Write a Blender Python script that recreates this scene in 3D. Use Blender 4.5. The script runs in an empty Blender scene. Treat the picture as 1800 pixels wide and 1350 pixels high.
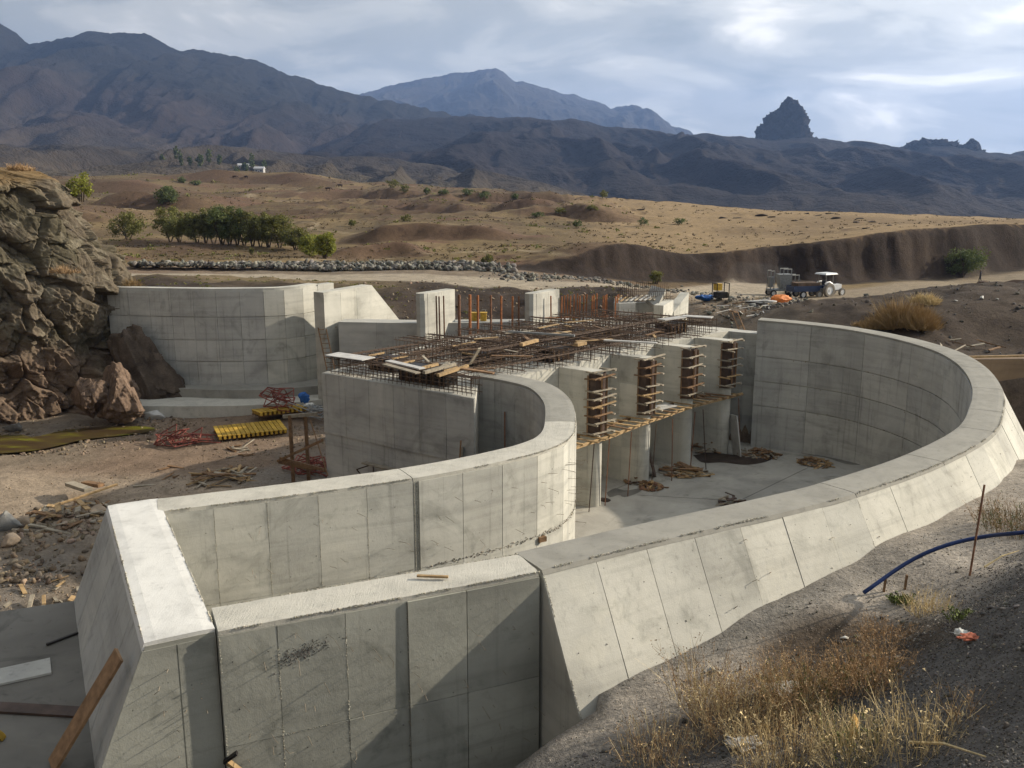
import bpy, math, random
import numpy as np
from mathutils import Vector, Matrix

random.seed(7)
RNG = np.random.RandomState(11)
sc = bpy.context.scene
COL = sc.collection
R = math.radians

# ------------------------------------------------------------------ camera
CAMZ = 12.5
PITCH = math.atan((675 - 335) / 1600.0)
cam_d = bpy.data.cameras.new('camera')
cam_d.sensor_width = 36.0
cam_d.lens = 36.0 * 1600.0 / 1800.0
cam_d.clip_start = 0.1
cam_d.clip_end = 40000.0
cam = bpy.data.objects.new('camera', cam_d)
COL.objects.link(cam)
cam.location = (0, 0, CAMZ)
cam.rotation_euler = (R(90) - PITCH, 0, 0)
sc.camera = cam

# ------------------------------------------------------------------ sun and sky
SUN_EL = R(23.2)
SUN_H = Vector((0.966, 0.262, 0)).normalized()
SUN_DIR = Vector((SUN_H.x * math.cos(SUN_EL), SUN_H.y * math.cos(SUN_EL), math.sin(SUN_EL)))
sun_d = bpy.data.lights.new('sun', 'SUN')
sun_d.energy = 5.0
sun_d.angle = R(0.6)
sun_d.color = (1.0, 0.89, 0.72)
sun = bpy.data.objects.new('sun', sun_d)
COL.objects.link(sun)
sun.location = (60, 20, 80)
sun.rotation_euler = SUN_DIR.to_track_quat('Z', 'Y').to_euler()

world = bpy.data.worlds.new('World')
sc.world = world
world.use_nodes = True
wn = world.node_tree.nodes
wl = world.node_tree.links
wn.clear()


def wnode(kind, **kw):
    n = wn.new(kind)
    for k, v in kw.items():
        setattr(n, k, v)
    return n


def wmath(op, a, b=None, clamp=False):
    n = wnode('ShaderNodeMath', operation=op, use_clamp=clamp)
    for i, v in enumerate((a, b)):
        if v is None:
            continue
        if isinstance(v, (int, float)):
            n.inputs[i].default_value = v
        else:
            wl.new(v, n.inputs[i])
    return n.outputs[0]


w_out = wnode('ShaderNodeOutputWorld')
w_bg = wnode('ShaderNodeBackground')
w_bg.inputs['Strength'].default_value = 0.083
wl.new(w_bg.outputs[0], w_out.inputs['Surface'])
w_sky = wnode('ShaderNodeTexSky', sky_type='NISHITA', sun_disc=False)
w_sky.sun_elevation = SUN_EL
w_sky.sun_rotation = math.atan2(SUN_H.x, SUN_H.y)
w_sky.altitude = 1200
w_sky.dust_density = 1.5
w_tc = wnode('ShaderNodeTexCoord')
w_sep = wnode('ShaderNodeSeparateXYZ')
wl.new(w_tc.outputs['Generated'], w_sep.inputs[0])
zc = wmath('MAXIMUM', w_sep.outputs['Z'], 0.0)
den = wmath('ADD', zc, 0.30)
cx = wmath('DIVIDE', w_sep.outputs['X'], den)
cy = wmath('DIVIDE', w_sep.outputs['Y'], den)
w_cmb = wnode('ShaderNodeCombineXYZ')
wl.new(cx, w_cmb.inputs[0])
wl.new(cy, w_cmb.inputs[1])


def wnoise(scale, detail, rough, sx, sy, off):
    m = wnode('ShaderNodeMapping')
    m.inputs['Scale'].default_value = (sx, sy, 1)
    m.inputs['Location'].default_value = off
    m.inputs['Rotation'].default_value = (0, 0, 0.25)
    wl.new(w_cmb.outputs[0], m.inputs[0])
    n = wnode('ShaderNodeTexNoise')
    n.inputs['Scale'].default_value = scale
    n.inputs['Detail'].default_value = detail
    n.inputs['Roughness'].default_value = rough
    n.inputs['Distortion'].default_value = 0.4
    wl.new(m.outputs[0], n.inputs['Vector'])
    return n.outputs['Fac']


def wramp(fac, stops):
    n = wnode('ShaderNodeValToRGB')
    while len(n.color_ramp.elements) < len(stops):
        n.color_ramp.elements.new(0.5)
    for e, (p, c) in zip(n.color_ramp.elements, stops):
        e.position = p
        e.color = (c[0], c[1], c[2], 1)
    n.color_ramp.interpolation = 'EASE'
    wl.new(fac, n.inputs[0])
    return n.outputs['Color']


def wmix(fac, a, b, blend='MIX'):
    n = wnode('ShaderNodeMix', data_type='RGBA', blend_type=blend)
    if isinstance(fac, (int, float)):
        n.inputs['Factor'].default_value = fac
    else:
        wl.new(fac, n.inputs['Factor'])
    for key, v in (('A', a), ('B', b)):
        s = [i for i in n.inputs if i.name == key and i.type == 'RGBA'][0]
        if isinstance(v, tuple):
            s.default_value = (*v, 1)
        else:
            wl.new(v, s)
    return [o for o in n.outputs if o.type == 'RGBA'][0]


n_big = wnoise(1.1, 6, 0.5, 0.9, 1.3, (3.1, 0.4, 0))
n_tone = wnoise(2.6, 9, 0.52, 1.0, 1.35, (4.3, 2.9, 3))
cover = wramp(n_big, [(0.25, (0.90,) * 3), (0.45, (1.0,) * 3)])
tone = wramp(n_tone, [(0.31, (3.5, 3.85, 4.0)), (0.46, (4.6, 4.85, 4.9)), (0.57, (6.2, 6.3, 6.1)), (0.70, (9.6, 9.3, 8.7))])
# forward scattering: the cloud sheet is brighter towards the sun
w_dot = wnode('ShaderNodeVectorMath', operation='DOT_PRODUCT')
wl.new(w_tc.outputs['Generated'], w_dot.inputs[0])
w_dot.inputs[1].default_value = SUN_DIR
glow = wmath('POWER', wmath('MAXIMUM', wmath('ADD', wmath('MULTIPLY', w_dot.outputs['Value'], 0.5), 0.5), 0.0), 4.0)
gl = wmath('ADD', wmath('MULTIPLY', glow, 1.3), 0.72)
w_sc = wnode('ShaderNodeVectorMath', operation='SCALE')
wl.new(tone, w_sc.inputs[0])
wl.new(gl, w_sc.inputs['Scale'])
mixed = wmix(cover, w_sky.outputs[0], w_sc.outputs[0])
wl.new(mixed, w_bg.inputs['Color'])

sc.view_settings.view_transform = 'Standard'
sc.view_settings.look = 'None'
sc.view_settings.exposure = 0.60
sc.view_settings.gamma = 1.0
sc.view_settings.use_curve_mapping = False
sc.cycles.use_denoising = True
sc.cycles.max_bounces = 6
sc.cycles.diffuse_bounces = 3
sc.cycles.volume_bounces = 0
sc.cycles.use_adaptive_sampling = True
sc.cycles.adaptive_threshold = 0.02
sc.cycles.sample_clamp_indirect = 6


# ------------------------------------------------------------------ small maths
CT, ST = math.cos(PITCH), math.sin(PITCH)


def _ray(px, py):
    u, v = (px - 900) / 1600.0, (675 - py) / 1600.0
    return u, CT + v * ST, -ST + v * CT


def at_z(px, py, z):
    """the surveyed point of the site that lies at height z"""
    x, y, dz = _ray(px, py)
    t = (z - CAMZ) / dz
    return Vector((x * t, y * t, z))


def at_y(px, py, Y):
    """the surveyed point of the site that lies Y metres out"""
    x, y, dz = _ray(px, py)
    t = Y / y
    return Vector((x * t, Y, CAMZ + dz * t))


def _hash(ix, iy, iz, seed):
    n = (ix * 374761393 + iy * 668265263 + iz * 2147483647 * 3 + seed * 1274126177) & 0xFFFFFFFF
    n = ((n ^ (n >> 13)) * 1274126177) & 0xFFFFFFFF
    n = ((n ^ (n >> 15)) * 2246822519) & 0xFFFFFFFF
    n = n ^ (n >> 16)
    return (n & 0xFFFFFF).astype(np.float64) / 0xFFFFFF


def vnoise(x, y, z=0.0, seed=0):
    x, y, z = np.broadcast_arrays(np.asarray(x, float), np.asarray(y, float), np.asarray(z, float))
    xi, yi, zi = np.floor(x), np.floor(y), np.floor(z)
    fx, fy, fz = x - xi, y - yi, z - zi
    fx, fy, fz = (q * q * q * (q * (q * 6 - 15) + 10) for q in (fx, fy, fz))
    xi, yi, zi = xi.astype(np.int64), yi.astype(np.int64), zi.astype(np.int64)
    r = 0
    for dx in (0, 1):
        for dy in (0, 1):
            for dz in (0, 1):
                w = (fx if dx else 1 - fx) * (fy if dy else 1 - fy) * (fz if dz else 1 - fz)
                r = r + w * _hash(xi + dx, yi + dy, zi + dz, seed)
    return r * 2 - 1


def fbm(x, y, z=0.0, octaves=5, seed=0, gain=0.5, ridged=False):
    r, a, f, tot = 0, 1.0, 1.0, 0
    for o in range(octaves):
        n = vnoise(np.asarray(x) * f + 17.3 * o, np.asarray(y) * f - 9.1 * o, np.asarray(z) * f + 4.7 * o, seed + o)
        if ridged:
            n = 1 - 2 * np.abs(n)
        r = r + a * n
        tot += a
        a *= gain
        f *= 2.03
    return r / tot


def sstep(a, b, x):
    t = np.clip((np.asarray(x, float) - a) / (b - a), 0, 1)
    return t * t * (3 - 2 * t)


# ------------------------------------------------------------------ materials
MATS = {}


class NT:
    def __init__(self, name):
        self.m = bpy.data.materials.new(name)
        self.m.use_nodes = True
        self.n = self.m.node_tree.nodes
        self.l = self.m.node_tree.links
        self.b = self.n['Principled BSDF']
        self.out = self.n['Material Output']
        self.b.inputs['Specular IOR Level'].default_value = 0.25
        MATS[name] = self.m

    def node(self, kind, **kw):
        n = self.n.new(kind)
        for k, v in kw.items():
            setattr(n, k, v)
        return n

    def pos(self):
        return self.node('ShaderNodeNewGeometry').outputs['Position']

    def mapped(self, vec, scale, rot=(0, 0, 0)):
        m = self.node('ShaderNodeMapping')
        m.inputs['Scale'].default_value = scale
        m.inputs['Rotation'].default_value = rot
        self.l.new(vec, m.inputs[0])
        return m.outputs[0]

    def noise(self, vec, scale, detail=5, rough=0.55, dist=0.0):
        n = self.node('ShaderNodeTexNoise')
        n.inputs['Scale'].default_value = scale
        n.inputs['Detail'].default_value = detail
        n.inputs['Roughness'].default_value = rough
        n.inputs['Distortion'].default_value = dist
        self.l.new(vec, n.inputs['Vector'])
        return n.outputs['Fac']

    def voronoi(self, vec, scale, feature='F1', rand=1.0):
        n = self.node('ShaderNodeTexVoronoi', feature=feature)
        n.inputs['Scale'].default_value = scale
        n.inputs['Randomness'].default_value = rand
        self.l.new(vec, n.inputs['Vector'])
        return n

    def ramp(self, fac, stops):
        n = self.node('ShaderNodeValToRGB')
        while len(n.color_ramp.elements) < len(stops):
            n.color_ramp.elements.new(0.5)
        for e, (p, c) in zip(n.color_ramp.elements, stops):
            e.position = p
            c = (c, c, c) if isinstance(c, (int, float)) else c
            e.color = (*c, 1)
        self.l.new(fac, n.inputs[0])
        return n.outputs['Color']

    def mix(self, fac, a, b, blend='MIX'):
        n = self.node('ShaderNodeMix', data_type='RGBA', blend_type=blend)
        if isinstance(fac, (int, float)):
            n.inputs['Factor'].default_value = fac
        else:
            self.l.new(fac, n.inputs['Factor'])
        for key, v in (('A', a), ('B', b)):
            s = [i for i in n.inputs if i.name == key and i.type == 'RGBA'][0]
            if isinstance(v, tuple):
                s.default_value = (*v, 1)
            else:
                self.l.new(v, s)
        return [o for o in n.outputs if o.type == 'RGBA'][0]

    def math(self, op, a, b=None, clamp=False):
        n = self.node('ShaderNodeMath', operation=op, use_clamp=clamp)
        for i, v in enumerate((a, b)):
            if v is None:
                continue
            if isinstance(v, (int, float)):
                n.inputs[i].default_value = v
            else:
                self.l.new(v, n.inputs[i])
        return n.outputs[0]

    def color(self, c):
        if isinstance(c, tuple):
            self.b.inputs['Base Color'].default_value = (*c, 1)
        else:
            self.l.new(c, self.b.inputs['Base Color'])

    def rough(self, v):
        if isinstance(v, (int, float)):
            self.b.inputs['Roughness'].default_value = v
        else:
            self.l.new(v, self.b.inputs['Roughness'])

    def bump(self, h, strength, dist):
        n = self.node('ShaderNodeBump')
        n.inputs['Strength'].default_value = strength
        n.inputs['Distance'].default_value = dist
        self.l.new(h, n.inputs['Height'])
        self.l.new(n.outputs[0], self.b.inputs['Normal'])


def concrete(name, base, warm=0.0, stain=1.0, streak=1.0, bump=0.35):
    t = NT(name)
    p = t.pos()
    rnd = t.node('ShaderNodeObjectInfo').outputs['Random']
    b = np.array(base)
    c = t.ramp(t.noise(p, 0.55, 5, 0.6, 0.6), [(0.28, tuple(b * 0.74)), (0.5, tuple(b)), (0.72, tuple(b * 1.16))])
    # pour marks: broad level bands, blurred
    band = t.noise(t.mapped(p, (0.16, 0.16, 3.2)), 1.0, 5, 0.65, 0.6)
    c = t.mix(0.45 * stain, c, t.ramp(band, [(0.33, 0.62), (0.5, 0.96), (0.68, 1.06)]), 'MULTIPLY')
    # water runs
    run = t.noise(t.mapped(p, (7.0, 7.0, 0.22)), 1.0, 4, 0.65)
    c = t.mix(0.42 * streak, c, t.ramp(run, [(0.30, 0.55), (0.42, 0.98), (0.7, 1.03)]), 'MULTIPLY')
    # damp blotches
    bl = t.noise(p, 1.6, 5, 0.7, 1.2)
    c = t.mix(0.45 * stain, c, t.ramp(bl, [(0.27, (0.52, 0.53, 0.50)), (0.42, (0.97, 0.97, 0.96)), (0.8, (1.05, 1.04, 1.02))]), 'MULTIPLY')
    # blow holes
    v = t.voronoi(p, 5.0)
    holes = t.ramp(v.outputs['Distance'], [(0.045, 0.30), (0.085, 1.0)])
    pick = t.ramp(t.noise(p, 1.3, 3), [(0.48, 0.0), (0.56, 0.8)])
    c = t.mix(pick, c, t.mix(1.0, c, holes, 'MULTIPLY'))
    # patches rubbed over with thin mortar, and dark drips below joints
    pt = t.noise(p, 0.33, 6, 0.62, 1.8)
    c = t.mix(0.55 * stain, c, t.ramp(pt, [(0.35, (0.62, 0.63, 0.62)), (0.43, (1.0, 1.0, 1.0)), (0.60, (1.0, 1.0, 1.0)), (0.66, (1.12, 1.11, 1.08))]), 'MULTIPLY')
    # each lift of shuttering came out a little different
    c = t.mix(1.0, c, t.ramp(rnd, [(0.0, (0.88, 0.88, 0.87)), (0.5, (1.0, 1.0, 0.99)), (1.0, (1.07, 1.06, 1.03))]), 'MULTIPLY')
    t.color(c)
    t.rough(0.88)
    h = t.math('ADD', t.math('MULTIPLY', t.noise(p, 9, 4, 0.65), 0.5), t.math('MULTIPLY', t.noise(p, 45, 2, 0.6), 0.25))
    t.bump(h, bump, 0.03)
    return t.m


concrete('concrete', (0.45, 0.44, 0.40))
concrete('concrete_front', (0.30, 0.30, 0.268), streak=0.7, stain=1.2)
concrete('concrete_cool', (0.40, 0.395, 0.375), streak=1.3)
concrete('concrete_floor', (0.34, 0.325, 0.295), streak=0.0, stain=1.3)


def broomed(name, base, k=1.0, rk=0.3, strength=0.6):
    t = NT(name)
    p = t.pos()
    b = np.array(base)
    n1 = t.noise(p, 1.1, 5, 0.6, 0.8)
    c = t.ramp(n1, [(0.3, tuple(b * 0.80)), (0.55, tuple(b)), (0.75, tuple(b * 1.07))])
    rake = t.noise(t.mapped(p, (24, 2.2, 1), (0, 0, 0.45)), 1.0, 3, 0.6, 0.8)
    c = t.mix(rk, c, t.ramp(rake, [(0.35, 0.70), (0.6, 1.03)]), 'MULTIPLY')
    c = t.mix(0.5, c, t.ramp(t.noise(p, 5, 5, 0.7), [(0.28, 0.55), (0.45, 1.0)]), 'MULTIPLY')
    t.color(c)
    t.rough(0.92)
    h = t.math('ADD', t.math('MULTIPLY', rake, rk * 3 * k), t.math('MULTIPLY', t.noise(p, 34, 4, 0.7), 0.5 * k))
    t.bump(h, strength, 0.025)


broomed('mortar_white', (0.62, 0.61, 0.58), 0.6, 0.10)
broomed('mortar_rough', (0.47, 0.45, 0.395), 1.2, 0.10, 0.7)
broomed('coping_concrete', (0.27, 0.26, 0.23), 0.6, 0.06, 0.5)
concrete('concrete_dark', (0.17, 0.16, 0.145), stain=1.6, streak=0.0)
concrete('soiled_concrete', (0.21, 0.15, 0.10), stain=1.3, streak=1.0)


def simple(name, c, rough=0.7, var=0.25, scale=4.0, metal=0.0, bump=0.15, stretch=(1, 1, 1), spec=0.25):
    t = NT(name)
    tc = t.node('ShaderNodeTexCoord').outputs['Object']
    rnd = t.node('ShaderNodeObjectInfo').outputs['Random']
    b = np.array(c)
    n = t.noise(t.mapped(t.pos(), stretch), scale, 5, 0.6, 0.3)
    col = t.ramp(n, [(0.3, tuple(b * (1 - var))), (0.52, tuple(b)), (0.75, tuple(np.minimum(b * (1 + var), 1)))])
    col = t.mix(1.0, col, t.ramp(rnd, [(0.0, 1 - var * 0.7), (1.0, 1 + var * 0.35)]), 'MULTIPLY')
    t.color(col)
    t.rough(rough)
    t.b.inputs['Metallic'].default_value = metal
    t.b.inputs['Specular IOR Level'].default_value = spec
    if bump:
        t.bump(t.noise(t.pos(), scale * 5, 4, 0.6), bump, 0.02)
    return t.m


simple('timber_fresh', (0.36, 0.245, 0.125), 0.75, 0.4, 6)
simple('timber_grey', (0.30, 0.26, 0.20), 0.85, 0.35, 6)
simple('timber_brown', (0.20, 0.12, 0.065), 0.8, 0.4, 6)
simple('plywood_dark', (0.075, 0.048, 0.036), 0.55, 0.4, 4)
simple('plywood_black', (0.022, 0.019, 0.018), 0.5, 0.4, 4)
simple('sheet_grey', (0.42, 0.41, 0.39), 0.6, 0.2, 3)
simple('rebar', (0.12, 0.08, 0.056), 0.75, 0.45, 9)
simple('wire', (0.24, 0.20, 0.15), 0.7, 0.3, 9)
simple('rust_orange', (0.30, 0.115, 0.045), 0.75, 0.4, 7)
simple('rust_dark', (0.17, 0.085, 0.05), 0.75, 0.4, 7)
simple('red_paint', (0.21, 0.06, 0.045), 0.75, 0.5, 6)
simple('yellow_paint', (0.46, 0.29, 0.045), 0.7, 0.4, 5)
simple('orange_tarp', (0.62, 0.20, 0.05), 0.6, 0.25, 3)
simple('blue_sheet', (0.035, 0.12, 0.36), 0.5, 0.3, 4)
simple('blue_pipe', (0.016, 0.036, 0.13), 0.45, 0.25, 3, bump=0)
simple('paper_white', (0.55, 0.54, 0.50), 0.8, 0.25, 12)
simple('paper_red', (0.45, 0.13, 0.07), 0.8, 0.4, 14)
simple('carton', (0.50, 0.30, 0.09), 0.8, 0.25, 8)
simple('tractor_white', (0.60, 0.61, 0.62), 0.4, 0.12, 3, bump=0, spec=0.5)
simple('tractor_blue', (0.035, 0.055, 0.12), 0.45, 0.25, 3, bump=0, spec=0.4)
simple('rubber', (0.028, 0.026, 0.025), 0.85, 0.3, 5)
simple('dusty_tyre', (0.20, 0.18, 0.15), 0.9, 0.35, 8)
simple('steel_grey', (0.24, 0.25, 0.25), 0.5, 0.3, 5, metal=0.2)
simple('cloth_dark', (0.028, 0.027, 0.032), 0.9, 0.2, 8)
simple('skin', (0.36, 0.22, 0.15), 0.6, 0.1, 8)
simple('hide_dark', (0.05, 0.032, 0.022), 0.85, 0.3, 4)
simple('plaster_white', (0.40, 0.39, 0.37), 0.8, 0.1, 1)
simple('roof_sheet', (0.38, 0.38, 0.40), 0.6, 0.2, 1)
simple('glass_dark', (0.03, 0.035, 0.04), 0.2, 0.1, 1, bump=0, spec=0.5)
simple('soil_dark', (0.050, 0.036, 0.027), 0.95, 0.4, 3, bump=0.5)
simple('soil_brown', (0.13, 0.088, 0.06), 0.95, 0.4, 3, bump=0.5)
simple('bark', (0.085, 0.065, 0.048), 0.9, 0.35, 8, bump=0.4)
simple('stone_grey', (0.27, 0.265, 0.25), 0.9, 0.45, 2.2, bump=0.4)
simple('stone_warm', (0.33, 0.255, 0.185), 0.9, 0.4, 2.0, bump=0.4)
simple('stone_dark', (0.115, 0.108, 0.10), 0.9, 0.5, 3.0, bump=0.3)
simple('straw', (0.62, 0.49, 0.27), 0.85, 0.35, 6, bump=0)
simple('straw_brown', (0.34, 0.225, 0.12), 0.9, 0.4, 6, bump=0)
simple('weed_green', (0.11, 0.14, 0.035), 0.8, 0.35, 6, bump=0)
simple('tussock', (0.12, 0.088, 0.05), 0.95, 0.4, 0.5, bump=0)
simple('golden_brush', (0.28, 0.19, 0.09), 0.9, 0.3, 3, bump=0)


def leaf(name, c):
    t = NT(name)
    rnd = t.node('ShaderNodeObjectInfo').outputs['Random']
    b = np.array(c)
    n = t.noise(t.pos(), 1.3, 4, 0.6)
    col = t.ramp(n, [(0.28, tuple(b * 0.6)), (0.5, tuple(b)), (0.72, tuple(b * 1.45))])
    t.color(col)
    t.rough(0.75)
    tr = t.node('ShaderNodeBsdfTranslucent')
    t.l.new(col, tr.inputs['Color'])
    ms = t.node('ShaderNodeMixShader')
    ms.inputs[0].default_value = 0.3
    t.l.new(t.b.outputs[0], ms.inputs[1])
    t.l.new(tr.outputs[0], ms.inputs[2])
    t.l.new(ms.outputs[0], t.out.inputs['Surface'])


leaf('leaf_willow', (0.16, 0.165, 0.055))
leaf('leaf_olive', (0.14, 0.14, 0.04))
leaf('leaf_lime', (0.22, 0.23, 0.045))
leaf('leaf_dark', (0.10, 0.125, 0.045))


def ground_mat(name, detail_scale=1.0, bump=0.5, bump_dist=0.08):
    t = NT(name)
    p = t.pos()
    a = t.node('ShaderNodeVertexColor', layer_name='zone').outputs['Color']
    c = t.mix(0.8, a, t.ramp(t.noise(p, 0.9 * detail_scale, 5, 0.65, 0.6), [(0.26, 0.55), (0.5, 0.98), (0.74, 1.35)]), 'MULTIPLY')
    c = t.mix(0.75, c, t.ramp(t.noise(p, 9 * detail_scale, 4, 0.7), [(0.28, 0.55), (0.5, 1.0), (0.74, 1.4)]), 'MULTIPLY')
    t.color(c)
    t.rough(0.97)
    t.b.inputs['Specular IOR Level'].default_value = 0.1
    h = t.math('ADD', t.noise(p, 2.2 * detail_scale, 5, 0.7), t.math('MULTIPLY', t.noise(p, 17 * detail_scale, 3, 0.7), 0.35))
    t.bump(h, bump, bump_dist)


ground_mat('earth', 1.0, 0.7, 0.12)
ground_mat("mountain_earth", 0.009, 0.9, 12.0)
ground_mat('far_rock', 0.008, 1.0, 16.0)


# ------------------------------------------------------------------ mesh helpers
def link(o, parent=None):
    COL.objects.link(o)
    if parent is not None:
        o.parent = parent
    return o


def raw_mesh(name, verts, faces, mat, parent=None, smooth=False):
    me = bpy.data.meshes.new(name)
    me.from_pydata([tuple(v) for v in verts], [], faces)
    if mat:
        me.materials.append(MATS[mat])
    if smooth:
        me.polygons.foreach_set('use_smooth', [True] * len(me.polygons))
    me.update()
    return link(bpy.data.objects.new(name, me), parent)


def np_mesh(name, V, F, mat, parent=None, smooth=False, colors=None):
    """V (n,3) array, F (m,k) array"""
    me = bpy.data.meshes.new(name)
    V = np.asarray(V, np.float32)
    F = np.asarray(F, np.int32)
    k = F.shape[1]
    me.vertices.add(len(V))
    me.vertices.foreach_set('co', V.ravel())
    me.loops.add(F.size)
    me.loops.foreach_set('vertex_index', F.ravel())
    me.polygons.add(len(F))
    me.polygons.foreach_set('loop_start', np.arange(len(F), dtype=np.int32) * k)
    me.polygons.foreach_set('loop_total', np.full(len(F), k, np.int32))
    if smooth:
        me.polygons.foreach_set('use_smooth', np.ones(len(F), bool))
    if colors is not None:
        ca = me.color_attributes.new('zone', 'FLOAT_COLOR', 'POINT')
        cc = np.ones((len(V), 4), np.float32)
        cc[:, :3] = colors
        ca.data.foreach_set('color', cc.ravel())
    me.materials.append(MATS[mat])
    me.update(calc_edges=True)
    me.validate()
    return link(bpy.data.objects.new(name, me), parent)


def tag(o, label=None, cat=None, group=None, kind=None):
    if label:
        o['label'] = label
    if cat:
        o['category'] = cat
    if group:
        o['group'] = group
    if kind:
        o['kind'] = kind
    return o


def empty(name, loc=(0, 0, 0), rz=0.0):
    o = bpy.data.objects.new(name, None)
    o.empty_display_size = 0.3
    o.location = loc
    o.rotation_euler = (0, 0, rz)
    return link(o)


def thing(name, label, cat, loc=(0, 0, 0), group=None, rz=0.0):
    return tag(empty(name, loc, rz), label, cat, group)


class MB:
    """collects shapes, then links them as one mesh object; coordinates are local to the parent"""

    def __init__(self):
        self.v, self.f = [], []

    def add(self, vs, fs):
        n = len(self.v)
        self.v += [tuple(p) for p in vs]
        self.f += [tuple(i + n for i in q) for q in fs]
        return self

    def prism(self, bottom, top):
        """two loops of the same length"""
        k = len(bottom)
        fs = [tuple(reversed(range(k))), tuple(range(k, 2 * k))]
        fs += [(i, (i + 1) % k, k + (i + 1) % k, k + i) for i in range(k)]
        return self.add(list(bottom) + list(top), fs)

    def box(self, c, s, rz=0.0):
        x, y, z = (q / 2 for q in s)
        m = Matrix.Rotation(rz, 3, 'Z')
        c = Vector(c)
        b = [c + m @ Vector(q) for q in ((-x, -y, -z), (x, -y, -z), (x, y, -z), (-x, y, -z))]
        t = [c + m @ Vector(q) for q in ((-x, -y, z), (x, -y, z), (x, y, z), (-x, y, z))]
        return self.prism(b, t)

    def beam(self, a, b, w, h, up=(0, 0, 1), roll=0.0):
        a, b = Vector(a), Vector(b)
        d = (b - a).normalized()
        u = Vector(up)
        if abs(d.dot(u)) > 0.97:
            u = Vector((1, 0, 0))
        s = d.cross(u).normalized()
        n = s.cross(d).normalized()
        if roll:
            q = Matrix.Rotation(roll, 3, d)
            s, n = q @ s, q @ n
        lo = [a - s * w / 2 - n * h / 2, a + s * w / 2 - n * h / 2, a + s * w / 2 + n * h / 2, a - s * w / 2 + n * h / 2]
        hi = [p + (b - a) for p in lo]
        return self.prism(lo, hi)

    def tube(self, pts, r, k=6, caps=True):
        pts = [Vector(p) for p in pts]
        rs = r if isinstance(r, (list, tuple)) else [r] * len(pts)
        rings = []
        for i, p in enumerate(pts):
            d = (pts[min(i + 1, len(pts) - 1)] - pts[max(i - 1, 0)]).normalized()
            u = Vector((0, 0, 1)) if abs(d.z) < 0.95 else Vector((1, 0, 0))
            s = d.cross(u).normalized()
            n = s.cross(d)
            rings.append([p + (s * math.cos(6.2832 * j / k) + n * math.sin(6.2832 * j / k)) * rs[i] for j in range(k)])
        vs = [q for g in rings for q in g]
        fs = []
        for i in range(len(pts) - 1):
            for j in range(k):
                fs.append((i * k + j, i * k + (j + 1) % k, (i + 1) * k + (j + 1) % k, (i + 1) * k + j))
        if caps:
            fs.append(tuple(reversed(range(k))))
            fs.append(tuple(range((len(pts) - 1) * k, len(pts) * k)))
        return self.add(vs, fs)

    def build(self, name, mat, parent=None, smooth=False):
        return raw_mesh(name, self.v, self.f, mat, parent, smooth)


def copy_tree(o, parent=None):
    c = o.copy()
    COL.objects.link(c)
    c.parent = parent
    for ch in o.children:
        copy_tree(ch, c)
    return c


ORD = ['first', 'second', 'third', 'fourth', 'fifth', 'sixth', 'seventh', 'eighth', 'ninth', 'tenth', 'eleventh', 'twelfth',
       'thirteenth', 'fourteenth', 'fifteenth', 'sixteenth', 'seventeenth', 'eighteenth', 'nineteenth', 'twentieth',
       'twenty first', 'twenty second', 'twenty third', 'twenty fourth', 'twenty fifth', 'twenty sixth', 'twenty seventh', 'twenty eighth']


def rock_arrays(seed, sub=1, rough=0.28, flat=0.75):
    """a lump of stone: a subdivided icosahedron pushed about"""
    t = (1 + 5 ** 0.5) / 2
    v = np.array([(-1, t, 0), (1, t, 0), (-1, -t, 0), (1, -t, 0), (0, -1, t), (0, 1, t), (0, -1, -t), (0, 1, -t), (t, 0, -1), (t, 0, 1), (-t, 0, -1), (-t, 0, 1)], float)
    f = [(0, 11, 5), (0, 5, 1), (0, 1, 7), (0, 7, 10), (0, 10, 11), (1, 5, 9), (5, 11, 4), (11, 10, 2), (10, 7, 6), (7, 1, 8), (3, 9, 4), (3, 4, 2), (3, 2, 6), (3, 6, 8), (3, 8, 9), (4, 9, 5), (2, 4, 11), (6, 2, 10), (8, 6, 7), (9, 8, 1)]
    v = [q / np.linalg.norm(q) for q in v]
    for _ in range(sub):
        mid, g = {}, []

        def m(a, b):
            k = (min(a, b), max(a, b))
            if k not in mid:
                p = v[a] + v[b]
                v.append(p / np.linalg.norm(p))
                mid[k] = len(v) - 1
            return mid[k]
        for a, b, c in f:
            x, y, z = m(a, b), m(b, c), m(c, a)
            g += [(a, x, z), (b, y, x), (c, z, y), (x, y, z)]
        f = g
    v = np.array(v)
    r = 1 + rough * fbm(v[:, 0] * 1.3 + seed * 3.1, v[:, 1] * 1.3, v[:, 2] * 1.3, 4, seed=seed) * 1.6
    v = v * r[:, None]
    # knock a few flats off it
    rs = np.random.RandomState(seed)
    for _ in range(9 if sub < 3 else 6):
        d = rs.normal(size=3)
        d /= np.linalg.norm(d)
        k = rs.uniform(0.38, 0.72)
        s = v @ d - k
        v = v - np.outer(np.maximum(s, 0) * 0.98, d)
    v[:, 2] *= flat
    return v, np.array(f)


ROCKS = [rock_arrays(s, 1) for s in range(8)]
PEBBLES = [rock_arrays(s + 20, 0, 0.35, 0.7) for s in range(6)]


STONE_TONES = {'stone_grey': (0.16, 0.155, 0.14), 'stone_warm': (0.20, 0.158, 0.118), 'stone_dark': (0.11, 0.103, 0.096), 'concrete': (0.30, 0.28, 0.24), 'fin': (0.40, 0.385, 0.33), 'apron': (0.27, 0.245, 0.21), 'hole': (0.035, 0.033, 0.03)}
ground_mat('loose_stone', 2.0, 0.4, 0.02)


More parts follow.
